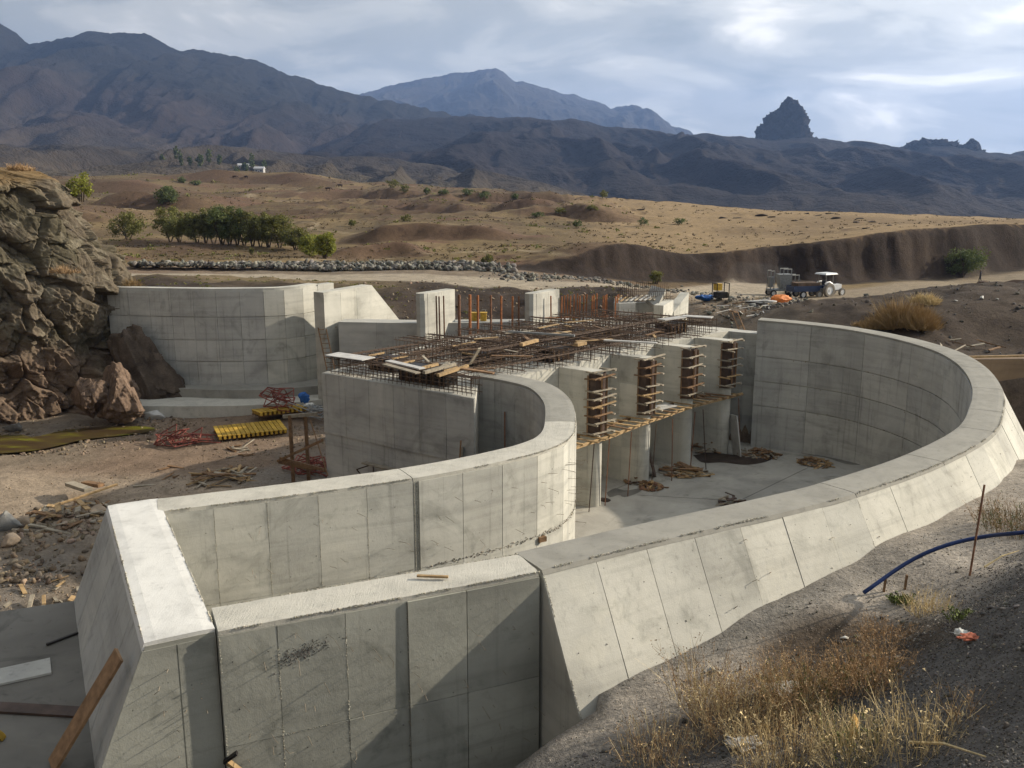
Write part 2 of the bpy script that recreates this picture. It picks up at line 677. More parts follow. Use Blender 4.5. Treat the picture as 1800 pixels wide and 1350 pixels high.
def scatter_rocks(name, pts, sizes, mat, shapes, parent=None, stretch=0.4):
    """loose stones too small to count, as one mesh"""
    pts = np.array([tuple(p) for p in pts]) if not isinstance(pts, np.ndarray) else pts
    sizes = np.asarray(sizes, float)
    base = np.array(STONE_TONES.get(mat, (0.2, 0.19, 0.175)))
    which = RNG.randint(len(shapes), size=len(pts))
    V, F, C, n = [], [], [], 0
    for k, (v, f) in enumerate(shapes):
        sel = np.where(which == k)[0]
        m = len(sel)
        if not m:
            continue
        a, b = RNG.uniform(0, 6.283, m), RNG.uniform(-1.2, 1.2, m)
        q = v[None] * sizes[sel][:, None, None] * np.stack([RNG.uniform(1 - stretch, 1 + stretch, m), RNG.uniform(1 - stretch, 1 + stretch, m), RNG.uniform(.6, 1.0, m)], 1)[:, None, :]
        cb, sb, ca, sa = (g[:, None] for g in (np.cos(b), np.sin(b), np.cos(a), np.sin(a)))
        y1, z1 = q[:, :, 1] * cb - q[:, :, 2] * sb, q[:, :, 1] * sb + q[:, :, 2] * cb
        q = np.stack([q[:, :, 0] * ca - y1 * sa, q[:, :, 0] * sa + y1 * ca, z1], 2) + pts[sel][:, None, :]
        V.append(q.reshape(-1, 3))
        F.append((f[None] + (np.arange(m) * len(v))[:, None, None] + n).reshape(-1, 3))
        c = base * RNG.uniform(0.5, 1.4, (m, 1)) * np.stack([1 + RNG.uniform(-.06, .1, m), np.ones(m), 1 - RNG.uniform(-.06, .12, m)], 1)
        C.append(np.repeat(c, len(v), 0))
        n += m * len(v)
    o = np_mesh(name, np.concatenate(V), np.concatenate(F), 'loose_stone', parent, colors=np.concatenate(C))
    o['kind'] = 'stuff'
    return o


# ------------------------------------------------------------------ plan of the works (metres, basin floor about z = 0.2)
FLOOR_Z, DECK_Z, TOP_Z = 0.2, 5.7, 6.0


def smooth_path(pts, step=0.3):
    """Catmull-Rom through the points, resampled evenly; last column may be a height"""
    p = np.array(pts, float)
    p = np.vstack([2 * p[0] - p[1], p, 2 * p[-1] - p[-2]])
    out = []
    for i in range(1, len(p) - 2):
        for t in np.linspace(0, 1, 24, endpoint=False):
            a, b, c, d = p[i - 1], p[i], p[i + 1], p[i + 2]
            out.append(0.5 * (2 * b + (c - a) * t + (2 * a - 5 * b + 4 * c - d) * t * t + (3 * b - a - 3 * c + d) * t ** 3))
    out.append(p[-2])
    out = np.array(out)
    s = np.concatenate([[0], np.cumsum(np.linalg.norm(np.diff(out[:, :2], axis=0), axis=1))])
    n = max(2, int(round(s[-1] / step)) + 1)
    q = np.linspace(0, s[-1], n)
    return np.stack([np.interp(q, s, out[:, k]) for k in range(out.shape[1])], 1)


# outer edge of the top of the big basin wall: x, y, top height
OUTER = smooth_path([(0.50, 14.95, 6.0), (2.34, 16.05, 6.0), (4.2, 17.1, 6.0), (5.9, 18.05, 6.0), (7.56, 19.1, 6.0), (10.39, 21.3, 6.0),
                     (13.1, 24.07, 6.0), (14.9, 26.9, 6.0), (16.4, 29.8, 6.0), (17.6, 32.9, 6.0), (18.15, 35.4, 6.05), (18.1, 37.4, 6.12),
                     (17.35, 39.6, 6.22), (15.9, 41.6, 6.33), (13.9, 43.0, 6.42), (12.1, 43.9, 6.47)])
# the hairpin guide wall, face towards the basin
GUIDE = smooth_path([(-7.35, 17.9, 6.0), (-4.8, 18.95, 6.0), (-2.29, 20.14, 6.0), (-0.5, 21.3, 6.0), (0.95, 22.6, 6.0), (1.62, 23.9, 6.0), (1.84, 25.8, 6.0),
                     (1.86, 28.0, 6.0), (1.52, 30.0, 6.0), (0.95, 31.16, 6.0), (-0.17, 32.3, 6.0), (-1.0, 32.85, 6.0)])
FRONT_A, FRONT_B = Vector((-4.45, 12.66)), Vector((0.47, 14.86))       # face of the straight front wall
TR_A, TR_B = Vector((-8.53, 18.27)), Vector((-5.39, 12.29))           # left edge of the end wall top
AX = Vector((0.807, -0.59)).normalized()                              # along the piers, towards the basin
RX = Vector((0.689, 0.725)).normalized()                              # along the row of piers
PIERS = [Vector(q) for q in ((1.84, 35.24), (4.19, 38.18), (6.49, 40.83), (8.65, 42.63))]
ABUT = Vector((10.72, 44.59))
PW, PL = 0.64, 1.42                                                     # pier width, straight length beyond the breast wall
BL, BR = Vector((-7.23, 34.09)), Vector((-1.24, 29.71))               # face of the big block


def normals2(path, side=1):
    d = np.gradient(path[:, :2], axis=0)
    d /= np.linalg.norm(d, axis=1)[:, None]
    return np.stack([d[:, 1], -d[:, 0]], 1) * side


def offset(path, dist, side=1):
    q = path.copy()
    q[:, :2] += normals2(path, side) * dist
    return q


WALL_W = 0.86
OUTER_IN = offset(OUTER, -WALL_W)
GUIDE_IN = offset(GUIDE, -WALL_W)


def poly_sd(x, y, poly):
    """signed distance to a polygon, negative inside"""
    p = np.array(poly, float)[:, :2]
    x, y = np.asarray(x, float), np.asarray(y, float)
    best = np.full(x.shape, 1e18)
    inside = np.zeros(x.shape, bool)
    for i in range(len(p)):
        a, b = p[i], p[(i + 1) % len(p)]
        e = b - a
        t = np.clip(((x - a[0]) * e[0] + (y - a[1]) * e[1]) / max(e @ e, 1e-12), 0, 1)
        best = np.minimum(best, (x - a[0] - t * e[0]) ** 2 + (y - a[1] - t * e[1]) ** 2)
        c = (a[1] > y) != (b[1] > y)
        with np.errstate(divide='ignore', invalid='ignore'):
            xi = a[0] + (y - a[1]) * e[0] / (e[1] if abs(e[1]) > 1e-12 else 1e-12)
        inside ^= c & (x < xi)
    d = np.sqrt(best)
    return np.where(inside, -d, d)


def line_sd(x, y, path):
    p = np.array(path, float)[:, :2]
    best = np.full(np.asarray(x, float).shape, 1e18)
    for i in range(len(p) - 1):
        a, b = p[i], p[i + 1]
        e = b - a
        t = np.clip(((x - a[0]) * e[0] + (y - a[1]) * e[1]) / (e @ e), 0, 1)
        best = np.minimum(best, (x - a[0] - t * e[0]) ** 2 + (y - a[1] - t * e[1]) ** 2)
    return np.sqrt(best)


oc, gc = offset(OUTER, -WALL_W / 2), offset(GUIDE, -WALL_W / 2)
BASIN = [(-4.7, 13.1), (0.3, 15.3)] + [tuple(q[:2]) for q in oc[2::4]] + [(11.4, 44.2), (5.0, 49.6), (-6.9, 34.6), (-1.6, 30.4)] + \
        [tuple(q[:2]) for q in gc[::-4]] + [(-7.8, 18.1), (-5.0, 12.6)]
PIT = [(-5.6, 12.5), (0.4, 15.2), (0.98, 14.45), (1.28, 13.85), (1.08, 13.62), (-0.42, 12.22), (-3.6, 10.2), (-6.0, 8.6)]
SLAB = [(-9.15, 17.95), (-6.05, 12.0), (-5.2, 8.0), (-18, 8.0), (-18, 14.9), (-10.57, 17.4)]
RIVER = [(-6.5, 10.0), (-60, 8), (-75, 30), (-60, 50), (-30, 54), (-12, 54), (2, 55), (6, 52), (3, 46), (1, 24), (-3, 16)]
RPIT = [(14.2, 25.35), (15.4, 25.3), (18.0, 25.9), (30, 27.5), (32, 36.9), (18.0, 36.9), (17.2, 33.0), (15.6, 29.0)]

POND = [tuple(at_z(px, py, .3))[:2] for px, py in ((-120, 806), (60, 796), (130, 780), (200, 767), (285, 758), (288, 748), (200, 748), (120, 753), (40, 762), (-120, 776))]
_ctl = []


def cz(px, py, z):
    _ctl.append(tuple(at_z(px, py, z)))


def cyy(px, py, Y):
    _ctl.append(tuple(at_y(px, py, Y)))


# the bank this side of the basin wall
for q in ((1010, 1250, 4.05), (1180, 1165, 4.2), (1300, 1090, 4.45), (1420, 1035, 4.7), (1530, 965, 4.86), (1660, 890, 4.95), (1790, 812, 5.0),
          (900, 1340, 4.0), (1150, 1300, 4.15), (1350, 1190, 4.5), (1500, 1060, 4.85), (1640, 985, 5.1), (1800, 900, 5.2), (1560, 1100, 4.7), (1480, 1130, 4.65),
          (1660, 1060, 5.05), (1680, 1110, 5.7), (1800, 1030, 6.3), (1790, 1180, 6.9), (1600, 1230, 5.7), (1400, 1340, 5.1), (1210, 1345, 4.5), (1790, 1340, 7.5), (1600, 1345, 6.2)):
    cz(*q)
_ctl += [(4, 2, 8.6), (-4, 6, 4.0), (9, 6, 8.8), (0, -6, 9.0), (20, 10, 9.0), (14, 15, 7.0), (22, 22, 6.2), (-8, -6, 6.0)]
# river bed
_ctl += [(-30, 28, .4), (-12, 25, .35), (-20, 36, .3), (-38, 44, .5), (-10, 40, .2), (-16, 47, .3), (0, 50, .2), (5, 54, .3), (-3, 54, .4), (-24, 20, .8), (-45, 30, .6),
         (-16, 22, .5), (-9, 30, .3), (-3, 26, .3), (-13, 33, .3)]
# the road bank upstream
_ctl += [(-24, 58, 5.2), (-16, 58, 4.6), (-10, 60, 4.0), (-35, 62, 6), (-4, 58, 1.4), (4, 60, 1.2), (-6, 68, 4.4), (4, 70, 3.9), (-40, 82, 4.8), (-20, 81, 4.7), (0, 80, 4.4), (10, 80, 4.1), (-40, 88, 4.8), (-20, 88, 4.7), (0, 87, 4.4),
         (-45, 95, 4.9), (-20, 95, 4.9), (-5, 95, 4.8), (12, 56, 2.6), (14, 62, 2.8)]
# behind the basin wall and the spoil heap
_ctl += [(19.5, 38.5, 5.5), (26, 38.5, 5.6), (34, 38, 5.6)]
for q in ((1700, 605, 43.5), (1700, 523, 49), (1800, 532, 48), (1800, 610, 43), (1600, 540, 50), (1580, 588, 45), (1480, 562, 50), (1400, 556, 52), (1340, 552, 56), (1700, 515, 56), (1800, 519, 56), (1600, 527, 57), (1700, 507, 65), (1800, 507, 65), (1900, 512, 60), (1900, 600, 43), (1750, 502, 75), (1610, 514, 73), (1500, 540, 70), (1420, 538, 80), (1300, 540, 76), (1250, 552, 64),
          (1390, 520, 105), (1470, 518, 104), (1600, 506, 108), (1722, 499, 124), (1800, 490, 122), (1250, 520, 98), (1200, 512, 100), (1150, 505, 96)):
    cyy(*q)
_low, _up = list(_ctl), list(_ctl)
_ctl = _low
# the plain below the cut bank
for q in ((1500, 498, 119), (1620, 492, 126), (1780, 478, 136), (1350, 498, 117), (1250, 496, 113), (1150, 494, 108), (1080, 490, 102), (1020, 486, 99)):
    cyy(*q)
for x_, y_ in ((10, 160), (40, 160), (80, 170), (60, 300), (0, 300), (30, 500), (-40, 500), (120, 400)):
    _ctl.append((x_, y_, .6))
# fields above it
_ctl = []
for q in ((1500, 413, 128), (1400, 428, 125), (1300, 438, 122), (1200, 447, 118), (1150, 440, 115), (1080, 427, 110), (1020, 432, 107), (1620, 402, 134), (1800, 392, 146), (1940, 388, 154),
          (950, 480, 96), (950, 436, 122), (880, 470, 100), (820, 440, 128), (900, 425, 140), (800, 405, 170), (700, 405, 170),
          (1150, 425, 150), (1250, 415, 165), (1300, 375, 250), (1200, 357, 320), (1500, 376, 260), (1300, 371, 330), (1500, 374, 335), (1650, 380, 330), (1800, 386, 325), (2000, 388, 325), (1100, 354, 420), (1400, 378, 235), (1650, 384, 260), (1800, 388, 250), (1000, 348, 420), (1000, 385, 230), (1100, 380, 240), (800, 335, 480), (900, 370, 290),
          (400, 455, 110), (250, 455, 110), (560, 455, 110), (400, 434, 133), (250, 430, 133), (560, 445, 124), (690, 462, 106), (640, 425, 145), (400, 392, 210), (250, 385, 210), (600, 385, 215),
          (400, 350, 340), (200, 350, 330), (600, 350, 350), (400, 309, 540), (100, 306, 540), (650, 318, 540), (750, 365, 300), (-150, 350, 330), (-150, 306, 540), (-200, 430, 133)):
    cyy(*q)
_field = list(_ctl)
_up = [q for q in _up if q[1] < 98 and not (q[1] > 60 and q[0] > 12)] + _field
_low = _low + [q for q in _field if q[0] < 1.5 and q[1] < 175] + [(-60, 300, 8), (-60, 520, 15)]
BANKLINE = np.array([tuple(at_y(px, 480, Y))[:2] for px, Y in ((940, 99.5), (1020, 102), (1080, 105), (1150, 111), (1250, 116.5), (1350, 120), (1500, 123), (1620, 129.5), (1780, 140), (1940, 150), (2300, 165))])


def _warp(x, y):
    k = y + 40.0
    return np.asarray(x, float) / k * 100.0, 100.0 * np.log(k / 100.0)


def _tps_fit(c):
    u, w = _warp(c[:, 0], c[:, 1])
    n = len(c)
    d2 = (u[:, None] - u) ** 2 + (w[:, None] - w) ** 2
    K = 0.5 * d2 * np.log(d2 + 1e-9)
    K[np.arange(n), np.arange(n)] = 0.02
    Pm = np.stack([np.ones(n), u, w], 1)
    A = np.block([[K + np.eye(n) * 0.6, Pm], [Pm.T, np.zeros((3, 3))]])
    return np.linalg.solve(A, np.concatenate([c[:, 2], np.zeros(3)])), u, w


_FITU = _tps_fit(np.array(_up))
_FITL = _tps_fit(np.array(_low))


def _tps_eval(fit, u, w):
    W_, U_, V_ = fit
    r = W_[-3] + W_[-2] * u + W_[-1] * w
    for i in range(len(U_)):
        d2 = (u - U_[i]) ** 2 + (w - V_[i]) ** 2
        r = r + W_[i] * 0.5 * d2 * np.log(d2 + 1e-9)
    return r


def bank_d(x, y):
    """metres behind the line of the cut bank"""
    yl = np.interp(x, BANKLINE[:, 0], BANKLINE[:, 1])
    return (y - yl) * 0.86 + fbm(x / 7.0, y / 7.0, 0, 3, 55) * 1.6 + fbm(x / 1.8, y / 2.6, 0, 4, 57, ridged=True) * .28 + fbm(x / .9, y / .9, 0, 3, 58) * .25


def tps(x, y):
    u, w = _warp(x, np.minimum(y, 700.0))
    m = sstep(-1.3, 1.5, bank_d(x, y))
    return _tps_eval(_FITU, u, w) * m + _tps_eval(_FITL, u, w) * (1 - m)


ROAD = smooth_path([at_y(-60, 488, 84)[:2], at_y(250, 487, 84)[:2], at_y(500, 489, 84)[:2], at_y(800, 495, 82)[:2], at_y(1000, 502, 81)[:2], at_y(1120, 506, 84)[:2], at_y(1230, 512, 98)[:2], at_y(1330, 505, 112)[:2]], 2.0)
TRACK = smooth_path([at_y(1290, 545, 74)[:2], at_y(1420, 535, 84)[:2], at_y(1500, 520, 100)[:2], at_y(1600, 507, 108)[:2], at_y(1720, 498, 122)[:2], at_y(1850, 482, 128)[:2]], 2.0)


SCARPS = [(590, 935, 150, 2.4, 12), (150, 430, 255, 3.2, 20), (470, 790, 330, 3.5, 24), (860, 1150, 205, 2.4, 16), (-200, 200, 175, 3.0, 14), (640, 1000, 235, 2.4, 18), (250, 620, 420, 5.0, 30), (-100, 330, 350, 4.0, 26), (700, 1060, 300, 2.6, 20), (560, 760, 112, 1.6, 6)]


def scarps(x, y):
    """low earth steps across the fields: returns the rise and how much each spot is bare bank"""
    rise, bare = 0.0, 0.0
    for k, (p0, p1_, Y, h, wv) in enumerate(SCARPS):
        xa, xb = (p0 - 900) / 1600 * Y, (p1_ - 900) / 1600 * Y
        ends = sstep(xa, xa + (xb - xa) * .3, x) * sstep(xb, xb - (xb - xa) * .3, x)
        d = y - (Y + fbm(x / (wv * 2.2), x * 0 + k, 0, 3, 300 + k) * wv)
        w = .9 + Y * .004
        up = sstep(-w, w, d)
        rise = rise + h * ends * up * np.exp(-np.maximum(d, 0) / (Y * .22))
        bare = np.maximum(bare, ends * sstep(-w * 1.8, -w * .7, d) * sstep(w * 1.3, w * .6, d))
    return rise, bare


def terrain_z(x, y, fine=True):
    x, y = np.asarray(x, float), np.asarray(y, float)
    z = tps(x, y)
    # far beyond the fields: valley floor, then foothills on the left
    rt = sstep(-30, 50, x)
    far = sstep(480 - 140 * rt, 700 - 250 * rt, y)
    left = sstep(260, -160, x)
    hill = 16 + np.clip(y - 540, 0, 1500) * .062 + fbm(x / 150.0, y / 110.0, 0, 5, 97, ridged=True) * 22 * sstep(600, 950, y) + fbm(x / 45.0, y / 40.0, 0, 4, 98) * 5 * sstep(580, 700, y)
    zf = -30 + 0 * hill
    z = z * (1 - far) + zf * far
    amp = sstep(20, 60, y) * 0.35 + sstep(100, 260, y) * 0.5
    lr = np.minimum(line_sd(x, y, ROAD), line_sd(x, y, TRACK) * 0.6)
    onroad = sstep(4.2, 2.4, lr)
    z = z + fbm(x / 9.0, y / 9.0, 0, 4, 5) * amp * (1 - onroad)
    z = z + scarps(x, y)[0]
    fl_ = sstep(150, 250, y) * (1 - sstep(480, 650, y)) * sstep(40, 5, x - (y - 150) * .10)
    z = z + (fbm(x / 30.0, y / 16.0, 0, 4, 8, ridged=True) * 2.4 + fbm(x / 9.0, y / 6.0, 0, 4, 9, ridged=True) * .7) * fl_
    z = z + fbm(x / 14.0, y / 10.0, 0, 4, 10) * 0.5 * sstep(98, 108, y) * sstep(170, 140, y) * sstep(8, -2, x)
    sp_ = sstep(15, 19, x) * sstep(40, 44, y) * sstep(80, 70, y)
    z = z + fbm(x / 3.0, y / 3.0, 0, 4, 12, ridged=True) * .35 * sp_
    if fine:
        rough = sstep(8, 14, y) * (1 - onroad) * sstep(150, 90, y)
        z = z + fbm(x / 1.4, y / 1.4, 0, 4, 3) * (0.09 + .05 * sstep(22, 18, y)) * rough
        bank = sstep(52, 58, y) * sstep(81, 74, y)
        z = z + fbm(x / 2.2, y / 2.2, 0, 4, 14) * 0.5 * bank
    # the river bed is cut down to its own level
    mr = sstep(1.2, -1.2, poly_sd(x, y, RIVER))
    zr = 0.35 + fbm(x / 6.0, y / 6.0, 0, 4, 91) * 0.22 + (fbm(x / 1.1, y / 1.1, 0, 4, 93) * 0.10 if fine else 0)
    z = z * (1 - mr) + zr * mr
    mp = sstep(.9, -.9, poly_sd(x, y, POND))
    z = z * (1 - mp) + (.16 + fbm(x / 1.5, y / 1.5, 0, 3, 95) * .12) * mp
    # excavations
    for poly, zz, w in ((BASIN, -1.0, 0.3), (PIT, 1.5, 0.13), (SLAB, 1.0, 0.4), (RPIT, 1.2, 0.5)):
        m = sstep(w, -w, poly_sd(x, y, poly))
        z = z * (1 - m) + zz * m
    return z


def gzv(x, y):
    """height of the built sheet"""
    X_, Y_ = np.array(xs), np.array(ys)
    x, y = np.asarray(x, float), np.asarray(y, float)
    i = np.clip(np.searchsorted(X_, x) - 1, 0, len(X_) - 2)
    j = np.clip(np.searchsorted(Y_, y) - 1, 0, len(Y_) - 2)
    u = (x - X_[i]) / (X_[i + 1] - X_[i])
    v = (y - Y_[j]) / (Y_[j + 1] - Y_[j])
    return GZ[j, i] * (1 - u) * (1 - v) + GZ[j, i + 1] * u * (1 - v) + GZ[j + 1, i] * (1 - u) * v + GZ[j + 1, i + 1] * u * v


def gz(x, y):
    return float(gzv(x, y))


def grid_axis(segments):
    out = []
    for a, b, s in segments:
        n = max(1, int(round((b - a) / s)))
        out += list(np.linspace(a, b, n, endpoint=False))
    return out


def grow(start, end, s0, k):
    out, v, s = [], start, s0
    while v < end:
        out.append(v)
        v += s
        s *= k
    out.append(end)
    return out


xs = grid_axis([(-46, -12, 0.5), (-12, 22, 0.27), (22, 60, 0.5)])
xs = [-v for v in grow(46.5, 9000, 0.6, 1.075)[::-1]] + xs + grow(60, 9000, 0.6, 1.075)
ys = grid_axis([(-30, 4, 1.2), (4, 27, 0.27), (27, 60, 0.42), (60, 150, 0.6)]) + grow(150, 12000, 0.9, 1.028)
GX, GY = np.meshgrid(np.array(xs), np.array(ys))
GZ = terrain_z(GX, GY)


def ground_colors(x, y, z):
    n = len(x)
    c = np.zeros((n, 3))

    def put(m, rgb):
        m = np.clip(m, 0, 1)[:, None]
        c[:] = c * (1 - m) + np.array(rgb) * m
    n1 = fbm(x / 14.0, y / 14.0, 0, 5, 31)
    n2 = fbm(x / 5.0, y / 5.0, 0, 4, 37)
    c[:] = (0.175, 0.14, 0.105)
    put(sstep(-0.1, 0.25, n1), (0.19, 0.138, 0.10))
    put(sstep(8, 25, y) * sstep(56, 46, y) * sstep(-0.1, 0.3, n2), (0.175, 0.15, 0.125))
    # near bank: dark crushed stone, pale strip against the wall
    near = sstep(30, 26, y) * sstep(-3.0, -1.0, x)
    put(near, (0.095, 0.088, 0.082))
    dw = line_sd(x, y, OUTER)
    put(near * sstep(3.6 + 1.3 * n2, 2.2 + 1.3 * n2, dw), (0.30, 0.265, 0.225))
    put(near * sstep(1.9 + .5 * n2, 1.2 + .5 * n2, dw) * sstep(11, 5, x), (0.19, 0.175, 0.155))
    gx, gy = x - 5.9, y - 14.4
    put(near * sstep(2.3, 1.2, np.hypot(gx, gy * 1.2) + n2 * 0.6), (0.075, 0.057, 0.042))
    put(sstep(30, 40, y) * sstep(14, 18, x) * sstep(100, 80, y), (0.062, 0.048, 0.038))
    put(sstep(30, 40, y) * sstep(14, 18, x) * sstep(64, 50, y) * sstep(-0.05, 0.3, n2) * 0.6, (0.105, 0.085, 0.068))
    # road bank
    bank = sstep(52, 56, y) * sstep(82, 77, y) * sstep(13, 9, x)
    put(bank, (0.042, 0.032, 0.026))
    put(bank * sstep(0.1, 0.4, n2), (0.085, 0.068, 0.052))
    put(sstep(66, 72, y) * sstep(-6, -14, x) * sstep(82, 78, y), (0.15, 0.115, 0.07))
    # fields
    fld = sstep(92, 100, y)
    put(fld, (0.115, 0.083, 0.048))
    put(fld * sstep(-0.15, 0.3, fbm(x / 20, y / 30, 0, 4, 41)), (0.175, 0.128, 0.068))
    put(fld * sstep(0.05, 0.4, fbm(x / 11, y / 22, 0, 4, 43)) * 0.8, (0.085, 0.055, 0.038))
    put(fld * sstep(140, 190, y) * sstep(0.0, 0.35, n1) * 0.6, (0.12, 0.093, 0.052))
    bd = bank_d(x, y)
    put(sstep(1.0, 1.8, bd) * sstep(6, 22, x - (y - 110) * 0.02) * sstep(420, 330, y), (0.245, 0.175, 0.098))
    put(sstep(138, 150, y) * sstep(250, 205, y) * sstep(12, 26, x) * sstep(-0.1, 0.2, fbm(x / 24, y / 40, 0, 4, 49)) * 0.6, (0.15, 0.105, 0.062))
    tr = fbm(x / 26, y / 9, 0, 4, 45)
    put(fld * sstep(150, 200, y) * sstep(0.08, 0.3, tr) * sstep(35, 5, x) * 0.8, (0.085, 0.062, 0.04))
    put(fld * sstep(0.25, 0.5, fbm(x / 16, y / 12, 0, 5, 46)) * sstep(40, 10, x), (0.125, 0.075, 0.05))
    put(fld * sstep(0.02, 0.0, np.abs(fbm(x / 60, y / 45, 0, 2, 48))) * sstep(20, -5, x) * sstep(480, 400, y), (0.27, 0.215, 0.14))
    put(scarps(x, y)[1] * (.75 + n2), (0.075, 0.050, 0.036))
    # bare cut bank
    gyz = np.gradient(GZ, np.array(ys), axis=0).ravel()
    gxz = np.gradient(GZ, np.array(xs), axis=1).ravel()
    st = np.hypot(gyz, gxz)
    
    put(sstep(95, 100, y) * sstep(0.12, 0.3, st) * sstep(480, 440, y) * 0.75, (0.095, 0.062, 0.042))
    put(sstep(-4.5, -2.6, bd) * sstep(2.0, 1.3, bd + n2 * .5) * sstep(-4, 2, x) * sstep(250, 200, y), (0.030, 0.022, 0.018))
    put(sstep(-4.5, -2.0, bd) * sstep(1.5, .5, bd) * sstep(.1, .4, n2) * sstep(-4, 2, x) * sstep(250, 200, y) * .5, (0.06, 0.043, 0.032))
    put(sstep(15, 18, x) * sstep(38, 40, y) * sstep(48, 46, y), (0.055, 0.042, 0.033))
    # wheel-worn ways
    lr = line_sd(x, y, ROAD)
    put(sstep(4.6, 3.2, lr + n2 * 0.5), (0.30, 0.255, 0.195))
    lt = line_sd(x, y, TRACK)
    put(sstep(8.5, 5.0, lt + n2 * 1.5), (0.235, 0.19, 0.135))
    yard = line_sd(x, y, [(-60, 34.5), (-24, 35.5), (-14, 34.5), (-9, 31)])
    put(sstep(4.2, 2.4, yard + n2 * 0.8), (0.27, 0.215, 0.16))
    # far valley floor and foothills
    put(sstep(470, 560, y), (0.038, 0.031, 0.022))
    put(sstep(560, 650, y) * sstep(0.0, 0.35, fbm(x / 90, y / 60, 0, 4, 52)), (0.055, 0.046, 0.029))
    put(sstep(560, 650, y) * sstep(0.1, 0.4, fbm(x / 60, y / 50, 0, 4, 53)) * .8, (0.026, 0.022, 0.016))
    return c


V = np.stack([GX.ravel(), GY.ravel(), GZ.ravel()], 1)
ny, nx = GX.shape
idx = np.arange(ny * nx).reshape(ny, nx)
Fq = np.stack([idx[:-1, :-1].ravel(), idx[:-1, 1:].ravel(), idx[1:, 1:].ravel(), idx[1:, :-1].ravel()], 1)
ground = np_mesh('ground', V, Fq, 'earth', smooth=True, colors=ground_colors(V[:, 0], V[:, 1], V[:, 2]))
tag(ground, kind='structure')


# ------------------------------------------------------------------ mountains
def mountain(name, ridge_px, Yr, W, back, base, nxs, nrows, mat, cols, seed, gully, pw=1.0, xpad=0.3, rough=1.0, foot_y=None):
    pts = [at_y(px, py, Yr) for px, py in ridge_px]
    rx = np.array([p.x for p in pts])
    rz = np.array([p.z for p in pts])
    x = np.linspace(rx[0], rx[-1], nxs)
    zr = np.interp(x, rx, rz)
    k = max(1, nxs // 150)
    ker = np.ones(k) / k
    zr = np.convolve(np.pad(zr, k, mode='edge'), ker, 'same')[k:-k]
    t = np.concatenate([np.linspace(-back / W, 0, 8, endpoint=False), np.linspace(0, 1, nrows) ** 1.15])
    X, T = np.meshgrid(x, t)
    Yg = Yr - T * W
    prof = np.where(T >= 0, (1 - np.clip(T, 0, 1)) ** pw, np.clip(1 + T * W / back, 0, 1) ** 1.2)
    H = zr[None, :] - base
    wx = X + fbm(X / (W * 0.25), Yg / (W * 0.25), 0, 3, seed + 3) * W * 0.10
    g = fbm(wx / (gully), Yg / (gully * 3.2), 0, 6, seed, ridged=True)
    g2 = fbm(wx / (gully * 0.3), Yg / (gully * 0.5), 0, 5, seed + 9)
    env = np.clip(T, 0, 1) ** 0.7 * (1 - np.clip(T, 0, 1)) ** 1.0 * 2.2
    Z = base + H * prof + (g - 0.35) * gully * 0.34 * env * rough + g2 * gully * 0.09 * (env + 0.05) * rough
    Z = np.where(T >= 0, np.minimum(Z, base + H * (1 - 0.25 * np.clip(T, 0, 1) ** 1.0) + 2), Z)
    jag = fbm(x / (gully * 0.22), x * 0, 0, 6, seed + 21, gain=.6) * gully * 0.05 * rough
    Z = Z + jag[None, :] * np.exp(-np.abs(T) * 9)
    Vv = np.stack([X.ravel(), Yg.ravel(), Z.ravel()], 1)
    r, c = X.shape
    ii = np.arange(r * c).reshape(r, c)
    F = np.stack([ii[:-1, :-1].ravel(), ii[1:, :-1].ravel(), ii[1:, 1:].ravel(), ii[:-1, 1:].ravel()], 1)
    cl = np.zeros((r * c, 3))
    hh = np.clip((Z - base) / (H + 1), 0, 1).ravel()
    nn = fbm(X / (gully * 0.9), Yg / (gully * 1.3), 0, 5, seed + 40).ravel()
    nb = fbm(X / (gully * 0.22), Yg / (gully * 0.3), 0, 4, seed + 50).ravel()
    lo, mid, hi = (np.array(q) for q in cols)
    cl[:] = lo
    m = sstep(0.18, 0.45, hh + nn * 0.22)[:, None]
    cl = cl * (1 - m) + mid * m
    m = sstep(0.5, 0.8, hh + nn * 0.18)[:, None]
    cl = cl * (1 - m) + hi * m
    cl *= (1 + 0.30 * nb + 0.25 * g.ravel())[:, None].clip(0.4, 1.7)
    o = np_mesh(name, Vv, F, mat, smooth=True, colors=cl)
    return tag(o, kind='structure')


mountain('far_mountain', [(520, 240), (600, 190), (640, 168), (700, 146), (745, 137), (790, 128), (830, 126), (850, 122), (872, 121), (885, 127), (905, 140), (925, 147), (960, 158), (1000, 166), (1050, 178), (1072, 189), (1085, 185), (1100, 184), (1118, 189), (1135, 203), (1147, 213), (1160, 211), (1172, 216), (1190, 238), (1260, 262)],
         6800, 2600, 1500, 40, 420, 110, 'far_rock', ((0.02, 0.018, 0.015), (0.028, 0.025, 0.021), (0.034, 0.031, 0.027)), 5, 420, 0.8)  # cloud shade is painted into these dark base tones
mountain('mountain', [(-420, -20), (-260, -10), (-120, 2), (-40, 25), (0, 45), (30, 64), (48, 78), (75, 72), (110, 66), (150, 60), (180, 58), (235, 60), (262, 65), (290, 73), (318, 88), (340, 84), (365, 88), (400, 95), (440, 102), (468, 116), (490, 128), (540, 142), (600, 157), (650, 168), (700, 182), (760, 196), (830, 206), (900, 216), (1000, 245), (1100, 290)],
         3300, 2550, 1200, -45, 560, 240, 'mountain_earth', ((0.050, 0.039, 0.027), (0.027, 0.020, 0.017), (0.013, 0.012, 0.010)), 9, 300, 1.5, rough=1.25)  # low base colours stand for the cloud shadow lying on this massif
